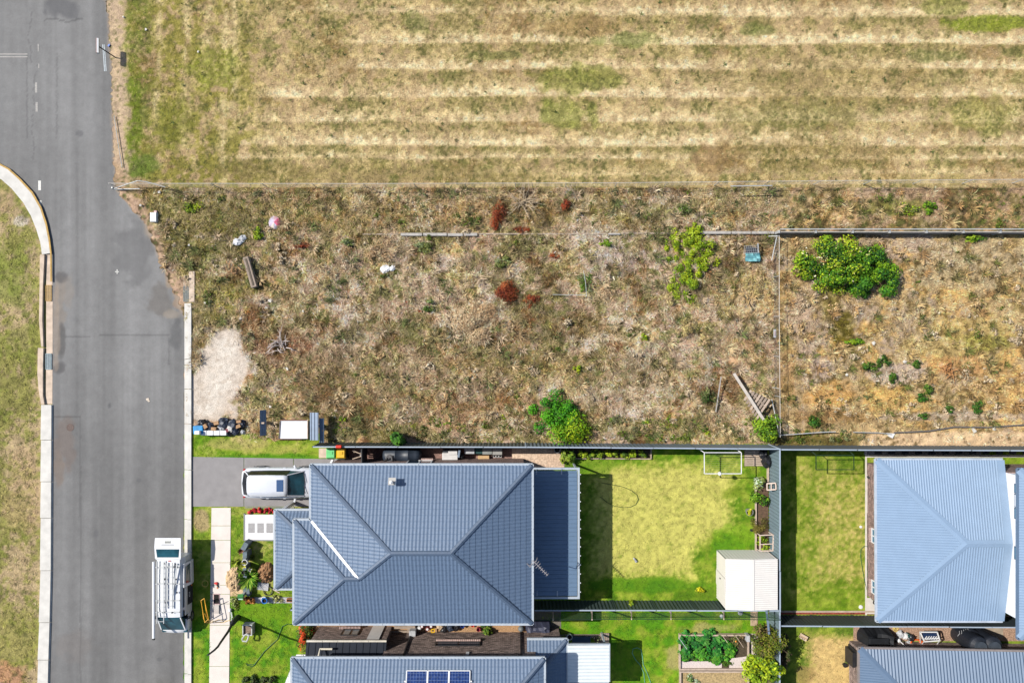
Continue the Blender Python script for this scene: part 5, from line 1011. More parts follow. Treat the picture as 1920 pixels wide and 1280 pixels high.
    m = MB(); m.obox((-3.42, 0, 2.075), (.16, .38, .02), ry=.08); m.xf(M); pl = m.build('number_plate', mat('plate', C(206, 206, 196), .5), tgo)
    for i in range(5): m = MB(); m.obox((-3.42, -.13+i*.065, 2.087), (.09, .03, .006)); m.xf(M); m.build('plate_letter', greyp, pl)
    m = MB(); m.obox((-3.27, 0, 2.10), (.03, .75, .04)); m.xf(M); m.build('handle', greyp, tgo)
    wheels(root, M, (-1.5, 1.5), .92, .34)
    # roof ladders and bars: separate things tied on the roof
    for i, x in enumerate((-1.9, -.9, .1, .8)):
        m = MB(); m.bar((x, -.80, 2.08), (x, .74, 2.08), .05, .03); m.box(x-.02, x+.02, -.78, -.74, 1.95, 2.07); m.box(x-.02, x+.02, .68, .72, 1.95, 2.07); m.xf(M); m.build('roof_bar', alu, root)
    def ladder(lbl, a, b, wid, n, z):
        r_ = thing('ladder', lbl, 'ladder', (cx, cy, z), 'ladders on the van roof'); a = Vector((*a, z)); b = Vector((*b, z)); d = (b-a).normalized(); nn_ = Vector((-d.y, d.x, 0))*wid/2
        for s in (-1, 1): m = MB(); m.bar(a+nn_*s, b+nn_*s, .045, .07); m.xf(M); m.build('rail', alu, r_)
        for i in range(n): c = a+(b-a)*((i+.6)/n); m = MB(); m.bar(c-nn_, c+nn_, .03, .03); m.xf(M); m.build('rung', alu, r_)
    ladder('long aluminium ladder overhanging the windscreen on the west side of the van roof', (-2.3, -.42), (1.45, -.42), .42, 13, 2.14)
    ladder('short aluminium ladder along the middle of the van roof', (-2.2, .14), (.55, .14), .36, 8, 2.14)
    m = MB(); m.bar((-2.1, .62, 2.16), (-.3, .34, 2.16), .06, .05); m.xf(M); tag(m.build('pole', alu, None), 'slanting aluminium pole lying beside the short ladder on the van roof', 'pole')
    m = MB(); m.tube([(-2.25, -.86, 2.10), (2.35, -.86, 2.10)], .085, 10); m.xf(M); pt_ = m.build('pipe_carrier', vanw, None); tag(pt_, 'long white pipe tube along the west edge of the van roof', 'tube')
    m = MB(); m.tube([(2.352, -.86, 2.10), (2.44, -.86, 2.10)], .09, 10); m.xf(M); m.build('end_cap', trim, pt_)
    for x, y in ((-2.1, .5), (-1.95, .46), (-1.2, .55), (-.4, .6), (.2, -.62), (.2, -.1), (.8, .3), (-2.15, -.2), (-1.2, -.15), (.8, -.25)):
        m = MB(); m.obox((x, y, 2.13), (.09, .07, .06)); m.xf(M); m.build('clamp', trim, root)
    m = MB(); m.obox((-2.28, .1, 2.02), (.05, .16, .04)); m.xf(M); m.build('brake_light', redl, root)
van()
m = MB(); m.loft([[(X(296), Y(1279), .3), (X(296), Y(1279), .8), (X(309), Y(1277), .8), (X(309), Y(1277), .3)], [(X(270), Y(1300), .3), (X(275), Y(1300), 1.2), (X(320), Y(1300), 1.2), (X(325), Y(1300), .3)], [(X(268), Y(1400), .3), (X(272), Y(1400), 1.3), (X(322), Y(1400), 1.3), (X(326), Y(1400), .3)]])
cr3 = thing('parked_car', 'white car of which only the corner shows at the bottom edge of the road', 'car', (X(298), Y(1340), 0)); m.build('body', vanw, cr3)
m = MB(); m.obox((X(303), Y(1281.5), .82), (.28, .10, .1), .3); m.build('headlight', glasst, cr3)
# ------------------------------------------------------------------ road edge
def grate(label, u0, u1, v0, v1, col, cat='drain grate'):
    r_ = thing('drain_grate', label, cat, (X((u0+u1)/2), Y(v1), .02), 'drain grates beside the road'); m = MB(); m.box(X(u0), X(u1), Y(v0), Y(v1), .021, .026); m.build('pit', dark, r_)
    cm = mat('grate'+label[:5], col, .6, var=.2, scale=9); fr = MB()
    for a in ((u0, u1, v0-.7, v0), (u0, u1, v1, v1+.7)): fr.box(X(a[0]), X(a[1]), Y(a[2]), Y(a[3]), .02, .07)
    fr.box(X(u0)-.02, X(u0), Y(v0), Y(v1), .02, .068); fr.box(X(u1), X(u1)+.02, Y(v0), Y(v1), .02, .068); fr.build('frame', cm, r_)
    n = int((v1-v0)/1.9)
    b = MB()
    for i in range(n): yy = Y(v0+(i+.5)*(v1-v0)/n); b.box(X(u0), X(u1), yy-.014, yy+.014, .03, .06)
    for k in (.33, .66): xx = X(u0+(u1-u0)*k); b.box(xx-.008, xx+.008, Y(v1), Y(v0), .05, .064)
    b.build('bars', cm, r_)
grate('ochre drain grate in the left gutter below the yellow kerb line', 87.5, 97, 535, 564, C(214, 170, 90))
grate('pale blue grey drain grate in the left gutter', 87, 97, 663, 692, C(170, 190, 196))
grate('grey drain grate at the start of the right kerb', 345, 355.5, 537, 565, C(150, 156, 150))
m = MB(); m.lathe((X(132), Y(801), .012), [(.235, 0), (.235, .012), (.20, .012), (.20, .006), (.06, .006), (.06, .010)], 24); solo(m, 'manhole_cover', 'round rusty manhole cover in the road', 'manhole cover', mat('rusty_iron', C(112, 94, 86), .8, var=.25, scale=14))
m = MB(); m.obox((X(277), Y(748), .025), (.17, .12, .02), .3); m.obox((X(279), Y(751), .025), (.1, .14, .02), .9); solo(m, 'paper_scrap', 'small cream paper scrap lying in the middle of the road', 'litter', mat('paper', C(236, 220, 200), .9))
# street sign
sg = thing('street_sign', 'white street sign board on a leaning black pole beside the field kerb', 'street sign', (X(217), Y(108.5), 0)); b0 = Vector((X(217), Y(108.5), 0)); t0 = G(186, 88, 1.05)
m = MB(); m.tube([b0, t0], .035, 8); m.build('pole', dark, sg); m = MB(); a = G(184, 73, 1.1); c = G(183.5, 100, 1.1)
m.obox(((a.x+c.x)/2, (a.y+c.y)/2, 1.08), (.11, abs(a.y-c.y), .24), ry=.25); bo = m.build('sign_board', white, sg); m = MB(); m.obox(((a.x+c.x)/2-.075, (a.y+c.y)/2, 1.09), (.02, abs(a.y-c.y), .24), ry=.25); m.build('red_edge', mat('sign_red', C(214, 150, 136), .6), bo)
m = MB(); m.obox((X(205), Y(86), .04), (.10, .16, .06), -.6); solo(m, 'plastic_scrap', 'small blue plastic scrap at the road edge beside the street sign', 'litter', mat('blue_plastic', C(30, 104, 200), .5))
# tall black pole by the footpath
pb = thing('street_pole', 'tall black pole with a thick base rising beside the footpath and casting a long shadow', 'pole', (X(446), Y(1157), 0))
pts = [(X(446), Y(1157), 0), (X(446), Y(1157), .9)]; m = MB(); m.tube([(X(446.5), Y(1156), 0), (X(446.5), Y(1157), .95), (X(447), Y(1158), 1.15)], [.17, .165, .09], 12); m.build('base', dark, pb)
m = MB(); m.tube([(X(447), Y(1158), 1.1)]+[tuple(G(u, v, z)) for u, v, z in ((428, 1183, 2.0), (414, 1203, 3.3), (409, 1211, 3.9), (402, 1218, 4.3), (390, 1227, 4.75))], [.085, .075, .065, .06, .055, .05], 8); m.build('shaft', dark, pb)
# ------------------------------------------------------------------ footpath works
orange = mat('barrier_yellow', C(240, 176, 40), .6); pinkp = mat('pit_frame', C(196, 160, 160), .8)
pf = thing('service_pit', 'open service pit rim in the footpath with its lid off', 'pit', (X(406), Y(1122), .03)); 
for a in ((400.5, 412.5, 1112, 1113.4), (400.5, 412.5, 1130.6, 1132), (400.5, 401.8, 1113.4, 1130.6), (411.2, 412.5, 1113.4, 1130.6)): m = MB(); m.box(X(a[0]), X(a[1]), Y(a[2]), Y(a[3]), .031, .05); m.build('rim', pinkp, pf)
m = MB(); m.box(X(402), X(411), Y(1133), Y(1149), .035, .06); solo(m, 'concrete_plate', 'flat concrete plate laid on the footpath below the open pit', 'plate', mat('lid_conc', C(214, 204, 196), .9, var=.08))
m = MB(); m.bar((X(412.5), Y(1133), .06), (X(412.5), Y(1150), .06), .03); m.bar((X(412.5), Y(1133), .06), (X(428), Y(1126), .06), .02); solo(m, 'lifting_bar', 'thin metal lifting bar beside the concrete plate', 'bar', greyp)
gb = thing('pit_guard', 'yellow folding pit guard frame standing on the verge grass', 'guard frame', (X(385), Y(1145), 0))
for a, b in (((377, 1125, .9), (384, 1166, .9)), ((383, 1121, .9), (391, 1160, .9)), ((377, 1125, .9), (383, 1121, .9)), ((384, 1166, .9), (391, 1160, .9)), ((391, 1160, .9), (396, 1165, .1)), ((384, 1166, .9), (396, 1167, .1)), ((378, 1128, .5), (382, 1160, .5)), ((384, 1124, .5), (388, 1158, .3)), ((384, 1150, .9), (391, 1163, .1)), ((377, 1125, .9), (378.5, 1131, 0)), ((383, 1121, .9), (384, 1128, 0))):
    m = MB(); m.tube([tuple(G(*a)), tuple(G(*b))], .024, 5); m.build('bar', orange, gb)
def ringtube(name, label, cat, u, v, z, R, r, m_, n=28, sy=1, rot=0):
    p = G(u, v, z); mb = MB(); mb.tube([(p.x+math.cos(t)*R, p.y+math.sin(t)*R*sy, z) for t in np.linspace(0, 2*math.pi, n+1)], r, 5, False); return solo(mb, name, label, cat, m_)
ringtube('hoop', 'thin yellow hoop lying on the shaded verge grass', 'hoop', 384.5, 1093.5, .06, .19, .025, mat('hoop_y', C(214, 190, 90), .6))
ringtube('hoop', 'black rubber hoop lying beside the brown soil heap', 'hoop', 502.5, 1107, .08, .27, .03, dark)
m = MB(); m.tube([(X(397), Y(1162), .04), (X(408), Y(1166), .04), (X(420), Y(1166), .04), (X(431), Y(1161), .05)], .02, 5); m.tube([(X(397), Y(1166), .04), (X(410), Y(1160), .04), (X(422), Y(1163), .04), (X(433), Y(1162), .05)], .02, 5); solo(m, 'barrier_tape', 'loose yellow barrier tape across the footpath', 'tape', mat('tape', C(236, 206, 150), .7))
rd = thing('hand_tool', 'small red handled tool lying on the footpath above the open pit', 'tool', (X(407), Y(1096), .03)); m = MB(); m.lathe((X(407), Y(1092.5), .03), [(.08, 0), (.10, .05), (.06, .12)], 8); m.obox((X(404.5), Y(1091.5), .08), (.12, .07, .06), .4); m.build('head', mat('red_plastic', C(232, 60, 56), .5), rd); m = MB(); m.obox((X(409), Y(1097.5), .06), (.07, .16, .05), .5); m.build('grip', dark, rd)
m = MB(); m.lathe((X(408), Y(1101), .03), [(.05, 0), (.04, .04)], 8); m.build('tip', mat('orange_plastic', None), rd)
# spoil heaps
def heap(name, label, u, v, ru, rv, h, m_, n=26, seed=1):
    V = []; F = []; r = random.Random(seed)
    for i in range(n+1):
        for j in range(n+1):
            a, b = i/n*2-1, j/n*2-1; d = math.hypot(a, b); z = max(0, 1-d*d)*h; nn = vnoise(np.array([a*5.+seed]), np.array([b*5.]), seed)[0]; n2 = vnoise(np.array([a*14.+seed]), np.array([b*14.]), seed)[0]
            z = z*(.55+.8*nn)+(.05 if d < .95 else 0)*n2*1.6-(.03 if d > .95+.2*(nn-.5) else 0); V.append((X(u)+a*ru/PPM*(1+.18*(nn-.5)), Y(v)+b*rv/PPM*(1+.18*(nn-.5)), z-.004))
    for i in range(n):
        for j in range(n): k = i*(n+1)+j; F.append((k, k+n+1, k+n+2, k+1))
    mb = MB(); mb.add(V, F); return solo(mb, name, label, 'soil heap', m_)
soil = mat('brown_soil', C(176, 132, 92), .95, var=.45, scale=14, bump=1, bscale=30); sand = mat('sandy_soil', C(220, 188, 146), .95, var=.2, scale=8, bump=.6)
heap('soil_heap', 'brown clumpy soil heap beside the porch roof', 500, 1073, 17, 20, .45, soil, seed=3)
heap('soil_heap', 'pale sandy soil heap spilling onto the footpath', 439, 1085, 16, 24, .30, sand, seed=5)
m = MB(); m.lathe((X(438), Y(1109), .004), [(.20, 0), (.17, .006)], 12, sx=1.1, sy=.7); struct(m, 'dug_hole', mat('dark_hole', None), world=False)
m = MB(); m.box(X(432), X(456), Y(1104), Y(1117), 0, .02); struct(m, 'loose_soil', sand)
m = MB(); m.obox((X(494), Y(1098), .06), (.68, .46, .09), -.12); solo(m, 'concrete_slab', 'grey mottled concrete slab lying below the brown soil heap', 'slab', mat('mottled', C(190, 190, 192), .9, var=.3, scale=7, bump=.4))
m = MB(); m.bar((X(511), Y(1103), .06), (X(525), Y(1110), .06), .06, .04); solo(m, 'timber_offcut', 'short pale timber offcut beside the black hoop', 'timber', timber)
m = MB(); m.box(X(470), X(549), Y(1118.5), Y(1129), -.02, .09); struct(m, 'garden_edging', mat('mottled', None))
# planter wall pieces
pw = mat('planter_grey', C(110, 124, 132), .8, var=.25, scale=5, bump=.3)
pl_ = thing('planter_wall', 'low dark grey planter wall of blocks between the footpath and the porch', 'planter wall', (X(457), Y(1060), 0))
for (u, v, w_, d_, h_, rz) in ((458.5, 1024, 9, 15, .75, -.5), (459, 1040, 8, 11, .8, 0), (458.5, 1050, 7, 9, .7, .1), (458.5, 1064, 6.5, 9, .75, 0), (459, 1078, 7, 10, .45, 0), (459, 1100, 7, 18, .35, 0), (465, 1110, 6, 14, .4, 0)):
    q = G(u, v, h_); m = MB(); m.obox((q.x, q.y, h_/2), (w_/PPM, d_/PPM, h_), rz); m.build('block', pw, pl_, bevel=.015)
def pot(name, label, u, v, r, h, m_, soilm=None, z0=0, group=None, inner=True):
    p = G(u, v, h+z0); root = thing(name, label, 'pot', (p.x, p.y, z0), group); mb = MB()
    mb.lathe((p.x, p.y, z0), [(r*.72, 0), (r*.95, h*.9), (r*1.05, h*.92), (r*1.05, h), (r*.86, h), (r*.8, h*.75)], 18); mb.build('pot_body', m_, root, smooth=False)
    mb = MB(); mb.lathe((p.x, p.y, z0), [(r*.8, h*.7), (r*.8, h*.78)], 14); mb.build('soil', soilm or mat('pot_soil', (.012, .010, .008, 1), .95), root); return root
pot('plant_pot', 'white ringed pot with a yellow plant on the planter wall', 458.5, 1054, .17, .3, white, z0=.6); spiky('spiky_plant', 'yellow spiky plant sitting in the white ringed pot', 457, 1058, .24, .3, 50, [(220, 214, 70), (196, 200, 60), (240, 236, 120)], z0=.75)
pot('plant_pot', 'small black pot at the end of the planter wall blocks', 456, 1073, .11, .3, dark, z0=.35)
m = MB(); q = G(468, 1068, .5)
for a in (0, 1.57): m.obox((q.x, q.y, .5), (.30, .05, .04), a+.4)
solo(m, 'garden_ornament', 'small white cross shaped ornament above the large strappy plant', 'ornament', white)
pot('blue_pot', 'blue glazed pot with a white rim on the garden edging', 495.5, 1126, .17, .45, mat('blue_glaze', C(40, 130, 230), .3, spec=.6))
m = MB(); q = G(497, 1123, .12); m.lathe((X(497), Y(1121), .09), [(.17, 0), (.19, .16), (.15, .16), (.14, .05)], 18); solo(m, 'white_pot', 'white pot half hidden behind the blue glazed pot', 'pot', white)
pot('terracotta_pot', 'terracotta pot with dry orange leaves beside the green letter box', 471.5, 1126, .17, .35, mat('terracotta', C(186, 120, 74), .85, var=.3, scale=10))
plant('pot_plant', 'dry orange brown plant left of the terracotta pot', 'plant', 460, 1125, 8, 8, .5, 260, .12, [(170, 104, 40), (130, 76, 30), (90, 60, 26)], clumps=5, stems=3); plant('pot_plant', 'dry orange leaves filling the terracotta pot', 'plant', 472, 1126, 6, 6, .25, 140, .10, [(196, 130, 60), (150, 96, 44)], clumps=4, stems=2, z0=.33)
plant('garden_shrub', 'pale spotted plant on the right part of the garden edging', 'plant', 518, 1126, 9, 9, .5, 240, .11, [(150, 150, 80), (190, 190, 120), (90, 100, 50)], clumps=5, stems=3)
pb_ = thing('planter_box', 'small terracotta planter box against the house wall', 'planter box', (X(543), Y(1125), .09)); m = MB(); q = G(543, 1125, .3)
for a in ((-.19, .19, -.10, -.07), (-.19, .19, .07, .10), (-.19, -.16, -.07, .07), (.16, .19, -.07, .07)): m.box(q.x+a[0], q.x+a[1], q.y+a[2], q.y+a[3], .09, .3)
m.build('box', mat('terracotta', None), pb_); m = MB(); m.box(q.x-.158, q.x+.158, q.y-.068, q.y+.068, .1, .24); m.build('soil', mat('pot_soil', None), pb_)
lb = thing('letter_box', 'green and white letter box on the lawn edge by the footpath', 'letter box', (X(450), Y(1122), 0)); q = G(450, 1120, .9)
m = MB(); m.box(q.x-.07, q.x+.07, q.y-.09, q.y+.09, 0, .6); m.build('post', white, lb); m = MB(); m.box(q.x-.13, q.x+.13, q.y-.15, q.y+.13, .6, .82); m.build('box', mat('mint', C(190, 226, 206), .5), lb); m = MB(); m.add([(q.x-.16, q.y-.1, .80), (q.x+.18, q.y-.1, .80), (q.x+.18, q.y+.06, .96), (q.x-.16, q.y+.06, .96), (q.x-.16, q.y+.2, .82), (q.x+.18, q.y+.2, .82)], [(0, 1, 2, 3), (3, 2, 5, 4), (0, 3, 4), (1, 5, 2), (0, 4, 5, 1)]); m.build('lid', mat('green_lid', C(60, 140, 60), .5), lb)
plant('garden_shrub', 'pale grey green clump beside the footpath under the letter box', 'plant', 440, 1130, 9, 14, .35, 360, .10, [(150, 166, 90), (176, 186, 120), (110, 130, 60)], clumps=6, stems=2)
wc = thing('water_meter', 'white water meter pipework at the footpath edge', 'water meter', (X(433), Y(1150), 0)); m = MB(); m.lathe((X(432.5), Y(1142), 0), [(.10, 0), (.11, .15), (.06, .22)], 10); m.build('meter', white, wc)
m = MB(); m.tube([(X(434), Y(1145), .1), (X(435.5), Y(1155), .12), (X(435), Y(1163), .1)], .025, 5); m.tube([(X(435), Y(1145), .1), (X(437.5), Y(1156), .12)], .02, 5); m.build('pipe', white, wc)
# weathered bird cage like planter on the lawn
cg = thing('wire_planter', 'white weathered planter box of dead stems on the front lawn', 'planter', (X(463), Y(1180), 0)); q = G(463.5, 1181, .5); cgm = mat('weathered_white', C(206, 208, 206), .85, var=.2, scale=12)
for a in ((-.30, .30, .28, .33), (-.30, .30, -.33, -.28), (-.30, -.25, -.28, .28), (.25, .30, -.28, .28)): m = MB(); m.box(q.x+a[0], q.x+a[1], q.y+a[2], q.y+a[3], 0, .5); m.build('side', cgm, cg)
m = MB(); m.box(q.x-.248, q.x+.248, q.y-.278, q.y+.278, 0, .38); m.build('soil', mat('stem_soil', C(150, 130, 112), .95, var=.5, scale=14, bump=1), cg)
m = MB(); m.tube([(q.x-.15, q.y-.3, .5), (q.x-.28, q.y-.5, .6), (q.x-.24, q.y-.62, .6), (q.x+.0, q.y-.64, .6), (q.x+.08, q.y-.5, .6), (q.x+.1, q.y-.3, .5), (q.x-.02, q.y-.22, .5), (q.x-.15, q.y-.3, .5)], .05, 6); m.build('handle', cgm, cg)
hosem = mat('green_hose', C(24, 96, 40), .6); m = MB(); m.tube([(X(u), Y(v), .05) for u, v in ((548, 1170), (540, 1168), (530, 1173), (525, 1186), (521, 1197), (510, 1207), (497, 1219), (484, 1236), (477, 1245), (466, 1244), (461, 1242), (464, 1246), (474, 1248), (480, 1243))], .022, 5); solo(m, 'garden_hose', 'dark green hose winding across the bright front lawn', 'hose', hosem)
# ------------------------------------------------------------------ kerbside rubbish
def mbx(u, v, wd, dp, h, z0=0, rz=0, mb=None): q = G(u, v, z0+h); mb = mb or MB(); return mb.obox((q.x, q.y, z0+h/2), (wd/PPM, dp/PPM, h), rz)
m = mbx(371, 806, 19, 16, .5, 0, .05); solo(m, 'blue_tub', 'bright blue tub at the road end of the rubbish pile', 'tub', mat('blue_tub', C(40, 150, 214), .6, var=.2, scale=5), bevel=.06)
m = mbx(369, 811, 10, 7, .25, .5, 0); solo(m, 'white_bag', 'crumpled white bag lying on the blue tub', 'bag', white, bevel=.04)
for i, lb_ in enumerate(('first', 'second', 'third', 'fourth')):
    m = mbx(381.5+i*12.3, 811.5, 11.6, 9, .45, 0, 0); solo(m, 'white_box', f'white foam box, {lb_} from the blue tub in the row of four', 'box', white, 'white foam boxes in the kerbside rubbish', bevel=.03)
def bag(name, label, u, v, r, h, m_, seed, sy=1, group=None, cat='bag', z0=0, jt=.3):
    q = G(u, v, h*.7+z0); rr = random.Random(seed); mb = MB(); V = []; n = 12; k = 7
    for i in range(k):
        f = i/(k-1); R = r*math.sin(math.pi*(.12+.80*f))**.6; z = z0+h*f
        for j in range(n): t = 2*math.pi*j/n; w_ = 1+rr.uniform(-jt, jt); V.append((q.x+math.cos(t)*R*w_, q.y+math.sin(t)*R*w_*sy, z+rr.uniform(-.03, .03)*(0 if i == 0 else 1)))
    F = [(i*n+j, i*n+(j+1) % n, (i+1)*n+(j+1) % n, (i+1)*n+j) for i in range(k-1) for j in range(n)]+[tuple(reversed(range(n))), tuple((k-1)*n+j for j in range(n))]
    mb.add(V, F); return solo(mb, name, label, cat, m_, group)
navy = mat('navy_bag', C(44, 54, 72), .5, var=.3, scale=6); blackbag = mat('black_bag', (.01, .01, .012, 1), .35, var=.2); greyb = mat('grey_bag', C(190, 192, 196), .7, var=.2, scale=7); cardb = mat('cardboard', C(190, 150, 110), .9, var=.2, scale=6)
for (u, v, r, h, m_, lb_) in ((378, 794, .26, .4, blackbag, 'black rubbish bag behind the blue tub'), (393, 799, .25, .35, navy, 'dark rubbish bag behind the first white foam boxes'), (418, 793, .32, .45, navy, 'navy rubbish bag at the back of the pile'), (437, 797, .36, .5, navy, 'largest navy rubbish bag at the field side of the pile'), (452, 794, .26, .35, navy, 'navy bag at the far right back of the pile'), (415, 801, .22, .35, greyb, 'grey stuffed bag in the middle of the pile'), (433, 802, .28, .5, mat('pale_bag', C(222, 218, 212), .7, var=.2), 'pale cream stuffed bag in front of the navy bags'), (430, 812, .2, .25, blackbag, 'small black bag at the lawn edge of the pile'), (440, 809, .22, .3, navy, 'navy bag at the lawn edge of the pile'), (455, 810, .14, .2, greyb, 'small pale bag at the right end of the pile')):
    bag('rubbish_bag', lb_, u, v, r, h, m_, int(u+v), group='bags in the kerbside rubbish pile')
for (u, v, a, b, c_, rz, lb_) in ((405, 793, 9, 6, 'cardboard', .2, 'cardboard piece on top of the rubbish pile'), (400, 804, 9, 6, 'cardboard', -.1, 'brown carton between the dark rubbish bags'), (384, 799, 7, 8, 'cardboard', .6, 'small brown carton beside the blue tub'), (427, 806, 8, 6, 'maroon', .4, 'maroon box in front of the pale stuffed bag'), (446, 799, 9, 6, 'cardboard', .4, 'brown carton leaning on the largest navy bag'), (447, 790, 8, 5, 'cardboard', .1, 'flat carton behind the navy bags')):
    m = mbx(u, v, a, b, .35, .1, rz); solo(m, 'carton', lb_, 'carton', cardb if c_ == 'cardboard' else mat('maroon', C(130, 50, 60), .7), 'cartons in the kerbside rubbish pile')
sheetm = mat('blue_grey_sheet', C(134, 152, 174), .5, .1, var=.1, scale=4)
def ribsheet(name, label, u0, u1, v0, v1, z, tilt, seed=0):
    root = thing(name, label, 'metal sheet', (X((u0+u1)/2), Y(v1), 0)); a = G(u0, v0, z); b = G(u1, v1, z); mb = MB(); wd = b.x-a.x; prof = [0, .06, .08, .14, .16, .45, .47, .53, .55, .84, .86, .92, .94, 1]; hs = [0, 0, .04, .04, 0, 0, .04, .04, 0, 0, .04, .04, 0, 0]
    top = [(a.x+wd*p, a.y, z+h+tilt*p) for p, h in zip(prof, hs)]; bot = [(x, b.y, zz-.03) for x, _, zz in top]; n = len(top)
    tk = [(x, y, zz-.015) for x, y, zz in top+bot]; mb.add(top+bot+tk, [(i, i+1, n+i+1, n+i) for i in range(n-1)]+[(2*n+i, 3*n+i, 3*n+i+1, 2*n+i+1) for i in range(n-1)]+[(0, n, 3*n, 2*n), (n-1, 3*n-1, 4*n-1, 2*n-1)]); mb.build('sheet', sheetm, root)
    mb = MB(); mb.box(a.x+.05, b.x-.05, (a.y+b.y)/2-.05, (a.y+b.y)/2+.05, 0, z-.06); mb.build('support', timber, root); return root
ribsheet('metal_sheet', 'narrow upright strip of blue grey metal sheet between rubbish pile and white board', 487, 496, 769, 817, .8, -.3)
ribsheet('metal_sheet', 'blue grey ribbed metal sheet leaning beside the white board', 581, 598, 773, 825, 1.0, .1); ribsheet('metal_sheet', 'outer blue grey ribbed metal sheet nearest the dark fence end', 598.5, 607, 784, 830, .9, -.1)
wb = thing('white_board', 'large white board panel with a rusty rim lying on the lawn edge', 'board', (X(550), Y(805), 0)); q0 = G(525, 789, .4); q1 = G(576, 822, .4)
m = MB(); m.box(q0.x, q1.x, q1.y, q0.y, .15, .4); m.build('panel', mat('board_white', C(246, 248, 252), .6, var=.05), wb); m = MB(); m.bar((q0.x-.05, q1.y, .41), (q0.x+.02, q0.y, .41), .06); m.build('edge', mat('rim_dark', C(110, 100, 100), .7), wb); m = MB(); m.bar((q0.x-.3, q1.y-.06, .2), (q1.x-.4, q1.y-.06, .2), .07); m.build('edge', mat('rust_rim', C(130, 90, 70), .8), wb); m = MB(); m.bar((q0.x, q0.y+.05, .35), (q1.x, q0.y+.06, .35), .06); m.build('edge', mat('rust_rim', None), wb); m = MB(); m.bar((q1.x+.04, q1.y, .45), (q1.x+.04, q0.y+.1, .45), .05); m.build('edge', timber, wb)
# fence end corner post plate
m = MB(); q = G(635, 824, 2.05); m.obox((q.x, Y(828), 2.0), (.33, .16, .26)); rb_ = solo(m, 'red_basket', 'bright red box sitting on top of the dark fence above the bins', 'box', mat('bright_red', C(240, 50, 24), .5), bevel=.03)
def bin_(label, u, v, col, lid, sc=1):
    root = thing('wheelie_bin', label, 'wheelie bin', (G(u, v, 1).x, G(u, v, 1).y, 0), 'wheelie bins beside the house'); q = G(u, v-1, 1.02); w_ = .27*sc; mb = MB()
    mb.loft([[(q.x-w_*.75, q.y+.22, 0), (q.x+w_*.75, q.y+.22, 0), (q.x+w_*.75, q.y-.2, 0), (q.x-w_*.75, q.y-.2, 0)], [(q.x-w_, q.y+.33, .92), (q.x+w_, q.y+.33, .92), (q.x+w_, q.y-.25, .92), (q.x-w_, q.y-.25, .92)]]); mb.build('bin_body', mat('bin_dark', C(40, 60, 48), .6), root)
    mb = MB(); mb.loft([[(q.x-w_-.02, q.y+.36, .93), (q.x+w_+.02, q.y+.36, .93), (q.x+w_+.02, q.y-.27, .95), (q.x-w_-.02, q.y-.27, .95)], [(q.x-w_*.8, q.y+.30, 1.03), (q.x+w_*.8, q.y+.30, 1.03), (q.x+w_*.8, q.y-.2, 1.06), (q.x-w_*.8, q.y-.2, 1.06)]]); l_ = mb.build('lid', mat('lid_'+lid, col, .5), root); mb = MB(); mb.box(q.x-w_*.45, q.x+w_*.45, q.y-.02, q.y+.16, 1.045, 1.075); mb.build('lid_panel', mat('lid_'+lid, None), l_, bevel=.01)
    for s in (-1, 1): mb = MB(); mb.lathe((q.x+s*w_*.85, q.y-.26, .1), [(.1, -.025), (.1, .025)], 12, 'x'); mb.build('wheel', tyre, root)
    mb = MB(); mb.tube([(q.x-w_*.8, q.y-.31, .95), (q.x+w_*.8, q.y-.31, .95)], .02, 6); mb.build('handle', mat('bin_dark', None), root)
bin_('pale green lidded wheelie bin at the end of the side path', 620, 852, C(110, 214, 130), 'green'); bin_('yellow lidded wheelie bin beside the pale green one', 639, 852, C(250, 196, 10), 'yellow')
m = MB(); m.obox((X(621), Y(866.5), .05), (.12, .42, .04), -.5); m.build; solo(m, 'white_plank', 'short white plank at the corner of the garage', 'plank', white)
# water tank
wt = thing('water_tank', 'long black horizontal water tank lying in the side path', 'water tank', (X(752), Y(858), 0)); tm = mat('tank_black', C(48, 58, 72), .5, var=.1, spec=.4); q = G(755, 855, 1.0); x0 = G(718, 0, .6).x; x1 = G(791, 0, .6).x; cy = Y(850); mb = MB()
mb.lathe((0, cy, .58), [(.05, x0), (.28, x0+.03), (.42, x0+.12), (.47, x0+.3), (.47, x0+.75), (.49, x0+.77), (.49, x0+.83), (.47, x0+.85), (.47, x1-.85), (.49, x1-.83), (.49, x1-.77), (.47, x1-.75), (.47, x1-.35), (.42, x1-.14), (.28, x1-.04), (.05, x1)], 22, 'x', sy=1.15); mb.build('tank_body', tm, wt, smooth=True)
mb = MB(); mb.lathe((G(730, 0, 1.1).x, cy-.1, 1.02), [(.24, 0), (.24, .10), (.19, .12), (.19, .10), (.05, .10)], 18); mb.build('inlet_lid', mat('lid_grey', C(96, 96, 100), .6, var=.2, scale=10), wt)
mb = MB(); a = G(727, 858, 1.25); b = G(713, 868, .9); mb.tube([a, (a.x, a.y-.05, 1.3), b], .05, 6); mb.tube([G(735, 853, 1.2), G(737, 866, 1.2)], .03, 6); mb.build('inlet_pipe', dark, wt)
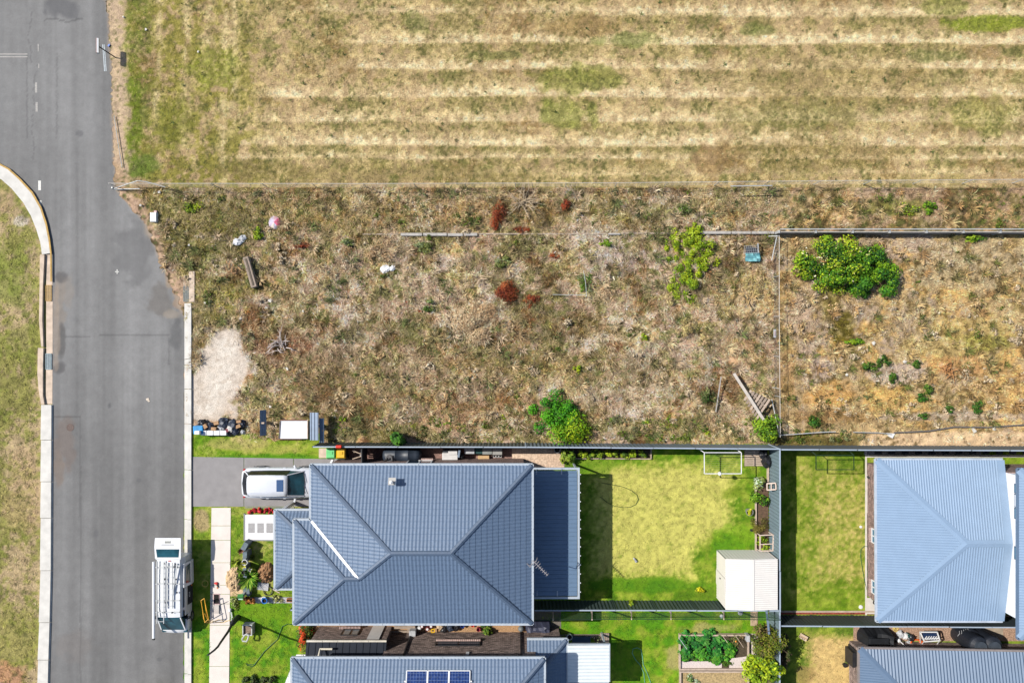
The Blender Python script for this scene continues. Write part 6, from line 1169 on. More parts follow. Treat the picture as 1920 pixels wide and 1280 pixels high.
# things along the side path
m = MB(); m.bar(G(683, 838, 1.2), G(683, 867, 1.2), .05, 1.6); solo(m, 'gate_panel', 'dark gate panel across the side path left of the black tank', 'gate', mat('gate_dark', C(58, 58, 60), .6))
tr2 = thing('folding_trestle', 'folded white timber trestle in the shadow beside the bins', 'trestle', (X(672), Y(852), 0))
for a, b in (((660, 844, .8), (686, 854, .8)), ((661, 860, .8), (686, 852, .8)), ((664, 842, .8), (664, 848, .8))): m = MB(); m.bar(G(*a), G(*b), .05, .05); m.build('leg', timber, tr2)
m = MB()
for i in range(4): m.bar(G(675, 843+i*3.5, .5), G(685, 843+i*3.5, .5), .07, .03)
m.build('slats', greyb, tr2)
hp = thing('outdoor_unit', 'white box shaped outdoor unit in the side path', 'outdoor unit', (X(843), Y(856), 0)); m = MB(); a = G(829, 852, .75); b = G(858, 862, .75); m.box(a.x, b.x, b.y, a.y+.1, .05, .75); m.build('casing', mat('unit_white', C(226, 224, 222), .5), hp, bevel=.02); m = MB(); a = G(840, 845, .9); b = G(857, 852, .9); m.box(a.x, b.x, b.y, a.y, .05, .85); m.build('upper_casing', mat('unit_white', None), hp)
m = MB(); m.box(G(830, 0, .8).x, G(839, 0, .8).x, G(0, 852, .8).y+.12, G(0, 847, .8).y+.1, .05, .76); m.build('vent', greyp, hp)
m = MB(); m.lathe((G(866, 855, .5).x, G(866, 855, .5).y, 0), [(.12, 0), (.12, .5), (.08, .55), (.03, .56)], 12); solo(m, 'gas_bottle', 'small dark gas bottle right of the white outdoor unit', 'gas bottle', mat('gas_dark', C(60, 66, 72), .5))
m = MB(); m.bar(G(862, 842, .8), G(860, 856, .8), .12, .5); solo(m, 'upright_panel', 'narrow blue grey upright panel next to the gas bottle', 'panel', sheetm)
for (u0, u1, v0, v1, h, mm, nm, lb_) in ((871, 889, 839, 850, .7, greyb, 'storage_tub', 'grey lidded storage tub nearest the gas bottle'), (890, 904, 840, 850, .6, mat('teal_tub', C(20, 76, 74), .6), 'storage_tub', 'dark teal storage tub between two grey tubs'), (905, 922, 839, 851, .7, mat('tub_grey', C(150, 154, 150), .7), 'storage_tub', 'pale grey storage tub right of the teal one'), (924, 941, 841, 852, .7, mat('tub_grey2', C(170, 168, 164), .7), 'storage_tub', 'grey storage tub behind the row of small white pots')):
    a = G(u0, v0, h); b = G(u1, v1, h); m = MB(); m.loft([[(a.x+.04, b.y+.03, 0), (b.x-.04, b.y+.03, 0), (b.x-.04, a.y-.03, 0), (a.x+.04, a.y-.03, 0)], [(a.x, b.y, h*.93), (b.x, b.y, h*.93), (b.x, a.y, h*.93), (a.x, a.y, h*.93)]]); t_ = solo(m, nm, lb_, 'tub', mm, 'storage tubs along the side path fence'); m = MB(); m.box(a.x-.015, b.x+.015, b.y-.015, a.y+.015, h*.93+.003, h); m.build('lid', mm, t_, bevel=.01)
m = MB(); a = G(896, 854, .3); b = G(917, 860, .3); m.box(a.x, b.x, b.y, a.y, .12, .3); m.box(a.x, a.x+.1, b.y, a.y, 0, .119); m.box(b.x-.1, b.x, b.y, a.y, 0, .119); solo(m, 'timber_bench', 'short pale timber bench against the storage tubs', 'bench', mat('bench_wood', C(214, 178, 130), .8, var=.12, scale=9))
for i in range(3): pot('small_pot', ('first', 'second', 'third')[i]+' small white pot in the row beside the timber bench', 927+i*5.5, 855, .085, .22, white, group='small white pots on the side path')
m = MB(); a = G(874, 864, .05); m.box(a.x, a.x+.4, a.y-.18, a.y+.05, .02, .06); 
for i in range(4): m.box(a.x+.03+i*.095, a.x+.08+i*.095, a.y-.16, a.y+.03, .061, .07)
solo(m, 'metal_grid', 'small white slotted grid on the red paving', 'grid', white)
pot('round_pot', 'large pale round pot at the north edge of the beige patio', 1045, 843, .20, .35, mat('pale_pot', C(196, 196, 196), .7)); pot('terracotta_pot', 'small terracotta pot at the east edge of the beige patio', 1056, 863, .12, .28, mat('terracotta', None))
# timber edging of the shaded bed
m = MB(); m.bar((X(1070), Y(858.6), .08), (X(1220), Y(859.4), .08), .05, .16); m.bar((X(1220), Y(859.4), .08), (X(1220), Y(838), .08), .05, .16); solo(m, 'timber_edging', 'thin timber edging round the shaded fence bed', 'edging', timber)
m = MB(); m.box(X(1062), X(1219), Y(835), Y(857.8), 0, .05); struct(m, 'garden_soil', mat('dark_soil', C(84, 72, 52), .95, var=.4, scale=9, bump=1))
# clotheslines
def clothesline(label, u0, u1, v0, v1, z, m_, fy, wm, nl=9, ball=None):
    root = thing('clothesline', label, 'clothesline', (X((u0+u1)/2), Y(fy), 0)); a = G(u0, v0, z); b = G(u1, v1, z)
    for p, q in (((a.x, a.y), (b.x, a.y)), ((a.x, b.y), (b.x, b.y)), ((a.x, a.y), (a.x, b.y)), ((b.x, a.y), (b.x, b.y))): m = MB(); m.bar((*p, z), (*q, z), .045, .04); m.build('frame', m_, root)
    for s, x in ((-1, a.x), (1, b.x)): m = MB(); m.bar((x, a.y, z), (x-s*-.0-.35*(1 if s < 0 else 1), Y(fy)-.03, z-.15), .035); m.build('bracket', m_, root)
    for i in range(nl): yy = a.y+(b.y-a.y)*(i+1)/(nl+1); m = MB(); m.bar((a.x, yy, z), (b.x, yy, z), .007); m.build('line', wm, root)
wires = mat('line_wire', C(160, 176, 130), .6)
clothesline('white framed folding clothesline fixed to the fence over the square lawn', 1320.5, 1390, 848, 887.5, 1.6, white, 833, wires); m = MB(); q = G(1350, 888, 1.6); m.lathe((q.x, q.y, 1.42), [(.03, 0), (.10, .04), (.12, .13), (.09, .22), (.03, .26)], 12); solo(m, 'peg_basket', 'round white peg basket hanging on the white clothesline', 'peg basket', white)
clothesline('dark green framed clothesline on the fence of the lawn beside the corrugated roof house', 1530, 1601, 853, 880, 1.5, mat('dark_green_metal', C(30, 60, 30), .5), 835, mat('line_dark', C(70, 100, 40), .7), 10)
# pallet deck and black bag in the corner
pd = thing('pallet', 'flat timber slat pallet in the corner of the square lawn', 'pallet', (X(1414), Y(858), 0)); 
for i in range(9): m = MB(); yy = Y(843.5+i*3.45); m.box(X(1396), X(1431), yy-.042, yy+.042, .10, .13); m.build('slat', timber, pd)
for u in (1397, 1413.5, 1429): m = MB(); m.box(X(u)-.05, X(u)+.05, Y(873), Y(842), 0, .099); m.build('bearer', timberd, pd)
for i in range(2): m = MB(); m.box(X(1414)-.03, X(1414)+.03, Y(872), Y(843), .131, .15); m.build('cross_slat', timber, pd) if i == 0 else None
bag('rubbish_bag', 'shiny black bag leaning against the fence on the pallet corner', 1438, 865, .26, .7, blackbag, 31, 1.5); bag('rubbish_bag', 'dark bundle in the shadow at the fence corner', 1432, 850, .24, .5, blackbag, 32, 1.3)
# side garden bed
m = MB(); m.box(X(1417), X(1440), Y(1028), Y(902), 0, .06); struct(m, 'garden_soil', mat('brown_bed', C(106, 82, 62), .95, var=.35, scale=9, bump=1))
m = MB(); m.bar((X(1416), Y(898), .1), (X(1416), Y(1030), .1), .06, .2); solo(m, 'timber_edging', 'thin timber edging along the side garden bed', 'edging', timber); m = MB(); m.box(X(1438)-.02, X(1440), Y(902), Y(872), 0, .18); solo(m, 'timber_sleeper', 'pale timber sleeper along the fence below the pallet', 'sleeper', timber)
def frame(name, label, cat, pts, w_, m_, extra=()):
    c = Vector((0, 0, 0)); P = [G(*p) for p in pts]; root = thing(name, label, cat, (P[0].x, P[0].y, 0))
    for i in range(len(P)): m = MB(); m.bar(P[i], P[(i+1) % len(P)], w_); m.build('frame_bar', m_, root)
    for a, b in extra: m = MB(); m.bar(G(*a), G(*b), w_*.85); m.build('frame_bar', m_, root)
    return root
pinkw = mat('pink_timber', C(230, 208, 192), .8, var=.06)
frame('wooden_frame', 'small pinkish window frame propped against the fence', 'frame', [(1438, 906, 1.2), (1454, 905, 1.5), (1455, 917, 1.5), (1438, 918, 1.2)], .06, pinkw, [((1446, 905.5, 1.35), (1446, 917.5, 1.35))])
frame('cold_frame', 'wooden cold frame standing over plants above the white shed', 'cold frame', [(1425, 1003, .8), (1450, 1002, .8), (1449, 1032, .8), (1425, 1032, .8)], .055, pinkw, [((1425, 1020, .8), (1450, 1019, .8)), ((1425, 1003, .8), (1417, 997, 0)), ((1450, 1002, .8), (1441, 997, 0)), ((1425, 1032, .8), (1417, 1028, 0)), ((1449, 1032, .8), (1440, 1028, 0))])
pot('round_pot', 'round dark pot with grey rim and yellow plant beside the side garden bed', 1406, 960, .22, .4, mat('rim_grey', C(140, 140, 130), .7)); plant('pot_plant', 'yellow leaved plant in the round dark pot', 'plant', 1408, 961, 5.5, 5.5, .25, 140, .11, [(214, 206, 50), (180, 186, 30)], clumps=4, stems=2, z0=.36)
m = MB(); m.lathe((X(1408), Y(993), 0), [(.07, 0), (.08, .12)], 8); solo(m, 'black_pot', 'tiny black pot on the lawn below the bronze clump', 'pot', dark)
m = MB(); m.obox((X(1190), Y(1048), .09), (.09, .24, .16), .7, rx=.3); m.obox((X(1192), Y(1051), .09), (.14, .10, .05), .7); solo(m, 'sprinkler', 'small grey sprinkler standing on the dry lawn', 'sprinkler', greyb)
m = MB(); m.tube([(X(u), Y(v), .03) for u, v in ((1126, 931), (1138, 941), (1152, 948), (1168, 951), (1182, 950), (1192, 945), (1197, 936), (1194, 927), (1184, 919), (1168, 912), (1148, 908), (1128, 905))], .018, 5); solo(m, 'garden_hose', 'thin dark hose loop on the square yellow lawn', 'hose', mat('hose_dk', C(60, 90, 30), .7))
m = MB(); m.tube([(X(u), Y(v), .03) for u, v in ((1209, 1282), (1207, 1260), (1200, 1245), (1191, 1235), (1185, 1223), (1187, 1215), (1195, 1213), (1202, 1217), (1204, 1228), (1206, 1245), (1214, 1262), (1222, 1285))], .022, 5); solo(m, 'garden_hose', 'pale green hose loop on the lawn beside the white patio roof', 'hose', mat('hose_pale', C(120, 190, 150), .6))
m = MB(); m.tube([(X(u), Y(v), .03) for u, v in ((1630, 1024), (1620, 1023), (1614, 1029), (1613, 1042), (1617, 1068), (1621, 1090), (1626, 1108), (1634, 1122), (1642, 1128))], .02, 5); m.tube([(X(u), Y(v), .03) for u, v in ((1627, 1048), (1625, 1062), (1627, 1090), (1630, 1112), (1640, 1124))], .02, 5); solo(m, 'garden_hose', 'dark green hose trailing along the edge of the corrugated roof house', 'hose', hosem)
m = MB(); m.tube([(X(1640)+math.cos(t)*.12, Y(1128)+math.sin(t)*.12, .06) for t in np.linspace(0, 6.28, 14)], .03, 5); solo(m, 'hose_reel', 'coiled hose end at the corner of the corrugated roof house', 'hose reel', dark)
def disc(label, u, v, r, h=.06, name='garden_light', mm=white, cat='garden light'): m = MB(); m.lathe((X(u), Y(v), 0), [(r*.6, 0), (r, h*.5), (r*.9, h), (r*.3, h*1.2)], 14); return solo(m, name, label, cat, mm)
disc('small round white light in the right edge of the lawn', 1613.5, 987, .09); disc('white round light near the lower right corner of the lawn', 1613.5, 1137, .13, name='garden_light'); q = G(1353, 1156, .1)
bl_ = MB(); bl_.lathe((X(1352), Y(1153), 0), [(.02, 0), (.1, .05), (.13, .13), (.1, .21), (.02, .26)], 14); solo(bl_, 'white_ball', 'white ball on the grass below the raised net', 'ball', white, smooth=True)
m = MB(); m.obox((X(1628.5), Y(893), .18), (.26, .18, .3), .4); solo(m, 'dark_box', 'small black box on the pale path corner by the lawn', 'box', dark, bevel=.03)
disc('grey flat stone half under the raised net', 1388, 1148, .16, .05, 'stepping_stone', greyb, 'stone')
m = MB(); m.box(X(1407), X(1420), Y(1172), Y(1128), -.02, .05); struct(m, 'garden_path', mat('pebble_path', C(196, 170, 140), .95, var=.25, scale=10, bump=.6))
m = MB(); a = G(1437, 1142, 1.9); b = G(1442, 1188, 1.7); m.bar(a, b, .11, .08); solo(m, 'leaning_board', 'pale blue grey board leaning along the fence behind the shed', 'board', sheetm)
# vegetable beds
peb = mat('white_pebbles', C(238, 222, 214), .9, var=.2, scale=20, bump=1, bscale=45)
def bed(label, u0, u1, v0, v1, soilcol):
    root = thing('garden_bed', label, 'garden bed', (X((u0+u1)/2), Y(v1), 0))
    for a in ((u0, u1, v0, v0+2.4), (u0, u1, v1-2.4, v1), (u0, u0+2.4, v0+2.4, v1-2.4), (u1-2.4, u1, v0+2.4, v1-2.4)): m = MB(); m.box(X(a[0]), X(a[1]), Y(a[3]), Y(a[2]), 0, .28); m.build('board', timber, root)
    m = MB(); m.box(X(u0+2.5), X(u1-2.5), Y(v1-2.5), Y(v0+2.5), 0, .12); m.build('soil', soilcol, root); return root
r_ = bed('timber edged vegetable bed full of broad leaved plants', 1272, 1402, 1186, 1252, mat('dark_soil', None)); m = MB(); m.box(X(1275), X(1352), Y(1249.4), Y(1237), .121, .15); m.build('pebbles', peb, r_); m = MB(); m.prism([(X(a), Y(b)) for a, b in ((1366, 1232), (1399, 1228), (1399, 1249.4), (1366, 1249.4))], .121, .152); m.build('pebbles', peb, r_)
bed('lower timber edged garden bed of straw mulch at the bottom edge', 1273, 1402, 1254, 1330, mat('straw_mulch', C(190, 164, 116), .95, var=.4, scale=12, bump=1))
m = MB(); m.prism([(X(a), Y(b)) for a, b in ((1404, 1187), (1420, 1187), (1424, 1230), (1404, 1228))], 0, .03); struct(m, 'pebble_patch', peb)
m = MB(); q = G(1403.5, 1197, .5); m.box(q.x-.10, q.x+.10, q.y-.2, q.y+.2, 0, .5); t_ = solo(m, 'grey_bin', 'narrow grey bin at the end of the vegetable bed', 'bin', greyb, bevel=.01)
m = MB(); m.bar(G(1272, 1194, .9), G(1288, 1216, .9), .03); solo(m, 'garden_stake', 'thin pale stake lying over the left vegetable plants', 'stake', greyb); m = MB(); m.bar(G(1354, 1190, .7), G(1364, 1204, .7), .035); solo(m, 'garden_stake', 'pale stake among the straggly plants', 'stake', timber); m = MB(); m.bar(G(1380, 1192, .6), G(1394, 1213, .6), .03); solo(m, 'garden_stake', 'timber stake at the right end of the vegetable bed', 'stake', timber); m = MB(); q = G(1380, 1202, .5); m.lathe((q.x, q.y, .45), [(.05, 0), (.06, .04), (.02, .07)], 8); solo(m, 'orange_flower', 'single orange flower in the vegetable bed', 'flower', mat('orange_plastic', None))
# deck and planters north of the white patio roof
dk = thing('timber_deck', 'grey timber deck strip beside the white patio roof', 'deck', (X(1100), Y(1195), 0)); 
for i in range(3): m = MB(); m.box(X(1040), X(1124), Y(1187.5+i*2.2)-.03, Y(1187.5+i*2.2)+.035, .15, .2); m.build('board', timberd, dk)
for i in range(5): m = MB(); m.box(X(1124)+i*.115+.01, X(1124)+i*.115+.11, Y(1206), Y(1184), .15, .2); m.build('board', timberd, dk)
m = MB(); a = G(1073, 1193, .3); b = G(1107, 1206, .3); m.box(a.x, b.x, b.y, a.y, .1, .3); solo(m, 'blue_mat', 'dark blue cover between the deck and the white patio roof', 'cover', mat('deck_blue', C(60, 80, 110), .5, var=.1))
pot('round_pot', 'black pot with a white rim at the left end of the deck', 1044, 1194, .16, .35, white); pot('round_pot', 'black pot with a white rim in the middle of the deck', 1068, 1194, .18, .4, white); plant('pot_plant', 'small green shrub between the two white rimmed pots', 'plant', 1055, 1194, 9, 7, .4, 220, .11, g1, clumps=5, stems=2)
plant('garden_shrub', 'pale whitish twiggy plant at the end of the dark blue cover', 'plant', 1120, 1199, 10, 11, .6, 260, .12, [(200, 206, 150), (170, 180, 120), (130, 80, 90)], clumps=6)
m = MB(); a = G(985, 1171, .8); b = G(1035, 1191, .8)
V = []; n_ = 10
for j in range(5):
    for i in range(n_+1): x_ = a.x+(b.x-a.x)*i/n_; y_ = a.y+(b.y-a.y)*j/4; e_ = 0 if (i in (0, n_) or j in (0, 4)) else 1; V.append((x_+random.uniform(-.03, .03), y_+random.uniform(-.03, .03), (.0 if not e_ else .8+random.uniform(-.07, .07))))
m.add(V, [(j*(n_+1)+i, j*(n_+1)+i+1, (j+1)*(n_+1)+i+1, (j+1)*(n_+1)+i) for j in range(4) for i in range(n_)]); solo(m, 'covered_barbecue', 'barbecue under a crumpled navy cover beside the tiled houses', 'barbecue', mat('navy_cover', C(66, 70, 92), .6, var=.1))
m = MB(); q = G(977, 1180, .4); m.lathe((q.x, q.y, 0), [(.08, 0), (.16, .1), (.19, .25), (.13, .4), (.03, .44)], 14); solo(m, 'grey_ball', 'grey round ball ornament left of the navy covered barbecue', 'ornament', mat('ball_grey', C(120, 126, 128), .6), smooth=True)
# drums and buckets in the narrow gap
for (u, v, mm, nm, lb_, r, h) in ((786, 1177, greyb, 'paint_tin', 'white lidded tin, leftmost in the narrow gap', .12, .3), (791, 1174, None, 'paint_tin', 'maroon tin with white lid at the back of the cluster', .11, .3), (801, 1179, None, 'paint_tin', 'maroon tin with white lid nearest the wall', .12, .35), (808, 1174, None, 'paint_tin', 'maroon tin with white lid right of the cluster', .11, .3), (867, 1173, mat('blue_bucket', C(30, 70, 160), .5), 'bucket', 'blue bucket in the narrow gap between the tiled houses', .13, .3), (886, 1172, mat('bright_red', None), 'bucket', 'bright red bucket in the narrow gap', .11, .2), (897, 1180, mat('wine', C(160, 40, 74), .5), 'bucket', 'wine red bucket in the narrow gap', .13, .25)):
    q = G(u, v, h); root = thing(nm, lb_, 'tin' if nm == 'paint_tin' else 'bucket', (q.x, q.y, 0)); m = MB(); m.lathe((q.x, q.y, 0), [(r*.9, 0), (r, h*.96), (r*.85, h*.96) if nm == 'bucket' else (r*.9, h*.97), (r*.8, h*.3) if nm == 'bucket' else (.01, h*.97)], 14); m.build('body', mm or mat('maroon', None), root)
    if nm == 'paint_tin': m = MB(); m.lathe((q.x, q.y, 0), [(r*.6, h*.975), (r*.6, h*1.02), (r*.3, h*1.02)], 12); m.build('lid', white, root)
ys_ = thing('yellow_stool', 'small yellow square stool frame in the narrow gap', 'stool', (X(812), Y(1176), 0)); q = G(812, 1182, .4)
for a, b in (((-.1, -.1), (.1, -.07)), ((.1, -.07), (.07, .12)), ((.07, .12), (-.12, .08)), ((-.12, .08), (-.1, -.1))): m = MB(); m.bar((q.x+a[0], q.y+a[1], .4), (q.x+b[0], q.y+b[1], .4), .05); m.build('frame_bar', mat('lid_yellow', None), ys_)
for (u, v, r, h, m_, lb_, s_) in ((826, 1174, .22, .35, mat('tan_bag', C(206, 180, 150), .8), 'tan bag in the narrow gap left of the black bags', 2), (832, 1180, .22, .35, blackbag, 'black bag in the narrow gap beside the tan bag', 3), (845, 1176, .25, .4, navy, 'navy bag in the narrow gap between the houses', 4), (856, 1175, .22, .35, blackbag, 'black bag left of the blue bucket', 5)): bag('rubbish_bag', lb_, u, v, r, h, m_, s_, group='bags in the narrow gap')
m = MB(); q = G(772, 1196, .7); m.obox((X(760), Y(1172), .25), (1.3, .18, .1)); m.obox((X(755), Y(1180), .25), (1.3, .12, .1)); m.obox((X(768), Y(1165), .25), (.2, 1.0, .09)); solo(m, 'timber_stack', 'dark timber boards stacked in the narrow gap', 'timber', timberd)
m = MB(); q = G(773, 1201, .75); m.box(q.x-.2, q.x+.2, Y(1184)+.01, Y(1184)+.35, .1, .75); solo(m, 'hot_water_unit', 'grey box unit against the brick wall in the narrow gap', 'unit', greyb, bevel=.02)
# ------------------------------------------------------------------ right hand side yard
def drape(name, label, u0, u1, v0, v1, h, mm, nx=9, ny=5, seed=1):
    r = random.Random(seed); a = G(u0, v0, h*.8); b = G(u1, v1, h*.3); m = MB(); V = []
    for j in range(ny):
        for i in range(nx):
            e = (i in (0, nx-1)) or (j in (0, ny-1)); s = .12 if e else 0; V.append((a.x+(b.x-a.x)*i/(nx-1)+r.uniform(-.05, .05), a.y+(b.y-a.y)*j/(ny-1)+r.uniform(-.05, .05), 0 if e else h*(.8+.2*math.sin(i*1.1))+r.uniform(-.06, .06)))
    m.add(V, [(j*nx+i, j*nx+i+1, (j+1)*nx+i+1, (j+1)*nx+i) for j in range(ny-1) for i in range(nx-1)]); return m
bq = thing('covered_barbecue', 'large barbecue under a black cover at the left of the side yard', 'barbecue', (X(1648), Y(1195), 0)); m = drape('c', '', 1618, 1672, 1181, 1210, 1.0, None); m.build('cover', mat('black_cover', (.008, .009, .011, 1), .55, var=.2, spec=.25), bq); m = MB(); q = G(1650, 1203, 1.1); m.obox((q.x, q.y, .98), (1.2, .35, .12)); m.build('side_shelf', mat('black_cover', None), bq, bevel=.03)
m = MB(); m.tube([(X(1679)+math.cos(t)*R, Y(1176)+math.sin(t)*R, .07) for t, R in [(k*.5, .04+k*.0075) for k in range(24)]], .035, 5); solo(m, 'coiled_hose', 'coiled yellow hose on the bark near the black covered barbecue', 'hose', mat('hose_yellow', C(222, 196, 110), .6))
for (u, v, r, h, m_, lb_, s_) in ((1690, 1190, .22, .4, greyb, 'grey white bag right of the black covered barbecue', 11), (1698, 1192, .2, .4, white, 'white bag next to the teal strip', 12), (1709, 1195, .24, .45, blackbag, 'black bag left of the white trolley', 13), (1703, 1191, .13, .42, mat('teal_tub', None), 'teal bag squeezed between white and black bags', 14), (1705, 1207, .18, .3, greyb, 'grey bag at the brick wall under the white pole', 16)): bag('rubbish_bag', lb_, u, v, r, h, m_, s_, group='bags in the right hand side yard')
disc('white round pot lid beside the grey bag', 1681, 1197, .13, .3, 'white_pot', white, 'pot'); m = MB(); m.bar(G(1687, 1201, .6), G(1701, 1214, .6), .05); solo(m, 'white_pole', 'short white pole leaning over the grey bag to the roof edge', 'pole', white)
m = MB(); q = G(1720, 1205, .3)
for k in range(3): m.tube([(q.x+math.cos(t)*(.20+k*.05)*1.3, q.y+math.sin(t)*(.14+k*.03), .12+k*.07) for t in np.linspace(0, 6.28, 18)], .035, 5)
solo(m, 'orange_cable', 'coiled bright orange cable under the white trolley', 'cable', mat('orange_cable', C(250, 110, 10), .5))
tr_ = frame('trolley', 'white framed trolley with a dark tray in the side yard', 'trolley', [(1725, 1184, .9), (1757, 1184, .9), (1762, 1200, .9), (1733, 1202, .9)], .06, white, [((1725, 1184, .9), (1726, 1206, .1)), ((1733, 1202, .9), (1728, 1208, .1)), ((1762, 1200, .9), (1756, 1209, .1)), ((1757, 1184, .9), (1754, 1186, .1)), ((1731, 1197, .8), (1760, 1196, .8))])
m = MB(); a = G(1730, 1186, .8); b = G(1757, 1199, .8); m.box(a.x, b.x, b.y, a.y, .7, .8); m.build('tray', mat('navy_tray', (.01, .02, .05, 1), .3), tr_)
for i in range(6): p = G(1733+i*4.6, 1198, .84); q = G(1738+i*4.6, 1192, .84); m = MB(); m.bar(p, q, .03); m.build('rack_wire', white, tr_)
def tank(label, u, v, r, h, sd):
    root = thing('rain_tank', label, 'water tank', (G(u, v, h).x, G(u, v, h).y, 0), 'black upright tanks beside the bottom right house'); q = G(u, v, h); mb = MB(); mb.lathe((q.x, q.y, 0), [(r, 0), (r, h*.9), (r*.93, h*.95), (r*.45, h*1.02), (r*.43, h*1.02)], 22); mb.build('tank_body', mat('tank_black2', (.009, .011, .016, 1), .4, var=.1), root)
    mb = MB(); mb.lathe((q.x, q.y, 0), [(r*.6, h*.99), (r*.6, h*1.06), (r*.52, h*1.06), (r*.50, h*1.045), (r*.1, h*1.05)], 20); mb.build('lid', mat('tank_lid', C(66, 74, 84), .5), root)
tank('black upright tank with a round lid, left of the pair under the roof edge', 1838, 1212, .58, 2.0, 1); tank('black upright tank with a round lid, right of the pair under the roof edge', 1864, 1212, .58, 2.0, 2)
m = MB(); m.tube([(X(1798), Y(1176), .7), (X(1824), Y(1192), 1.3), (X(1836), Y(1199), 1.6)], [.42, .45, .4], 14); solo(m, 'dark_bundle', 'long dark rolled cover lying between the trolley and the black tanks', 'rolled cover', mat('tank_black2', None))
m = MB()
for i in range(5): q = G(1797+i*4, 1187-i*1.2, .8); m.tube([(q.x-.05, q.y-.16, .8), (q.x-.02, q.y+.05, .95), (q.x+.06, q.y+.16, .8)], .014, 4)
solo(m, 'wire_basket', 'wire loops at the left end of the rolled cover', 'wire basket', greyb)
jr = thing('red_jerry_can', 'small red can with a white top frame beside the right tank', 'can', (X(1862), Y(1196), 0)); q = G(1865, 1199, .9); m = MB(); m.obox((q.x, q.y, .45), (.30, .28, .85), -.3); m.build('can_body', mat('red_plastic', None), jr, bevel=.03); m = MB(); m.tube([(q.x-.14, q.y+.05, .9), (q.x-.12, q.y+.2, .95), (q.x+.12, q.y+.2, .95), (q.x+.12, q.y+.05, .9)], .02, 5); m.build('handle', white, jr)
m = MB(); m.obox((X(1505), Y(1192), .12), (.42, .30, .22), -.5); cbx = solo(m, 'cardboard_box', 'cardboard box lying on the dry lawn', 'box', mat('box_pale', C(226, 200, 172), .8, var=.08)); m = MB(); m.obox((X(1505), Y(1192), .236), (.42, .05, .006), -.5); m.build('tape', cardb, cbx)
pot('black_pot', 'small black pot at the right edge of the dry lawn', 1585, 1247, .13, .22, dark); spiky('spiky_plant', 'tiny green sprout above the small black pot', 1585, 1241, .14, .15, 20, [(110, 130, 50)])
# ------------------------------------------------------------------ vacant lots
galv = mat('galvanised', C(206, 208, 206), .5, .3, var=.1, scale=8); wire = mat('fence_wire', C(214, 206, 196), .6, var=.1); concw = mat('sleeper_concrete', C(186, 180, 172), .9, var=.2, scale=4, bump=.4)
def wirefence(label, pts, h, nposts, mesh=.15, rail=True, lean=0, meshm=None, r=.02, heavy=()):
    root = thing('wire_fence', label, 'fence', (X(pts[0][0]), Y(pts[0][1]), 0)); P = [Vector((X(a), Y(b), 0)) for a, b in pts]
    L = [0]
    for a, b in zip(P[:-1], P[1:]): L.append(L[-1]+(b-a).length)
    def at(s):
        for i in range(len(P)-1):
            if s <= L[i+1]+1e-6: t = (s-L[i])/(L[i+1]-L[i]); return P[i].lerp(P[i+1], t)
        return P[-1]
    for i in range(nposts): q = at(L[-1]*i/(nposts-1)); m = MB(); m.tube([(q.x, q.y, 0), (q.x, q.y, h)], .022, 6); m.build('post', galv, root)
    if rail: m = MB(); m.tube([tuple(at(L[-1]*i/40)+Vector((0, 0, h+.01*math.sin(i*1.7)))) for i in range(41)], r, 5); m.build('top_wire', wire, root)
    m = MB(); n = int(L[-1]/mesh)
    for i in range(n+1): q = at(L[-1]*i/n); m.bar((q.x, q.y, .03), (q.x, q.y, h), .006)
    for j in range(1, int(h/mesh)+1):
        for i in range(20): a = at(L[-1]*i/20); b = at(L[-1]*(i+1)/20); m.bar((a.x, a.y, j*mesh), (b.x, b.y, j*mesh), .006)
    m.build('mesh', meshm or wire, root); return root
wirefence('long thin wire fence between the mown field and the weedy lot', [(222, 351), (700, 351.5), (1150, 350), (1500, 346.5), (1990, 343)], 1.1, 20, .3, r=.016)
wirefence('chain wire fence running down between the weedy lot and the back lot', [(1450, 446), (1450, 600), (1452, 815)], 1.0, 6, .10, r=.018, meshm=mat('dull_wire', C(96, 92, 88), .6))
def pipe(name, label, pts, r=.03, mm=None, cat='pipe'): m = MB(); m.tube([tuple(G(*p)) for p in pts], r, 6); return solo(m, name, label, cat, mm or galv)
pipe('metal_pipe', 'bright galvanised pipe clamped on the long wire fence', [(1370, 349, 1.2), (1448, 348, 1.2)], .035)
pipe('metal_pipe', 'bent galvanised pipe rising from the road corner over the wire fence', [(214, 354, .15), (236, 346, .5), (258, 339, .8), (275, 341, .7), (310, 351, .5)], .03)
pipe('metal_pipe', 'short straight galvanised pipe at the road corner', [(215, 355, .12), (262, 354, .3)], .03)
pipe('metal_pipe', 'long thin pipe lying beside the field kerb', [(214, 217, .1), (220, 260, .12), (229, 314, .1)], .022)
m = MB(); m.lathe((X(213), Y(353), 0), [(.07, 0), (.08, .12), (.04, .2)], 8); solo(m, 'fence_post_base', 'small pale post base at the road corner', 'post base', galv)
pipe('metal_pipe', 'white slanting pipe near the top of the chain wire fence', [(1457, 442, .7), (1447, 488, .3)], .03); pipe('metal_pipe', 'short white bar across the top of the chain wire fence', [(1441, 443, .6), (1458, 442, .9)], .02)
pipe('metal_pipe', 'pipe leaning to the bottom corner post of the chain wire fence', [(1447, 748, .3), (1462, 818, .6)], .03); pipe('metal_pipe', 'bent pipe running right from the bottom corner post', [(1458, 816, .4), (1500, 813, .4), (1540, 810, .4), (1567, 809, .4)], .035)
pipe('metal_pipe', 'end of the bent pipe beside a white scrap', [(1600, 810, .3), (1648, 811, .2), (1672, 814, .15)], .028); m = MB(); m.add([(X(1660), Y(811), .1), (X(1676), Y(812), .14), (X(1672), Y(821), .1), (X(1666), Y(818), .04)], [(0, 1, 2, 3)]); solo(m, 'plastic_scrap', 'white plastic scrap at the end of the bent pipe', 'litter', white)
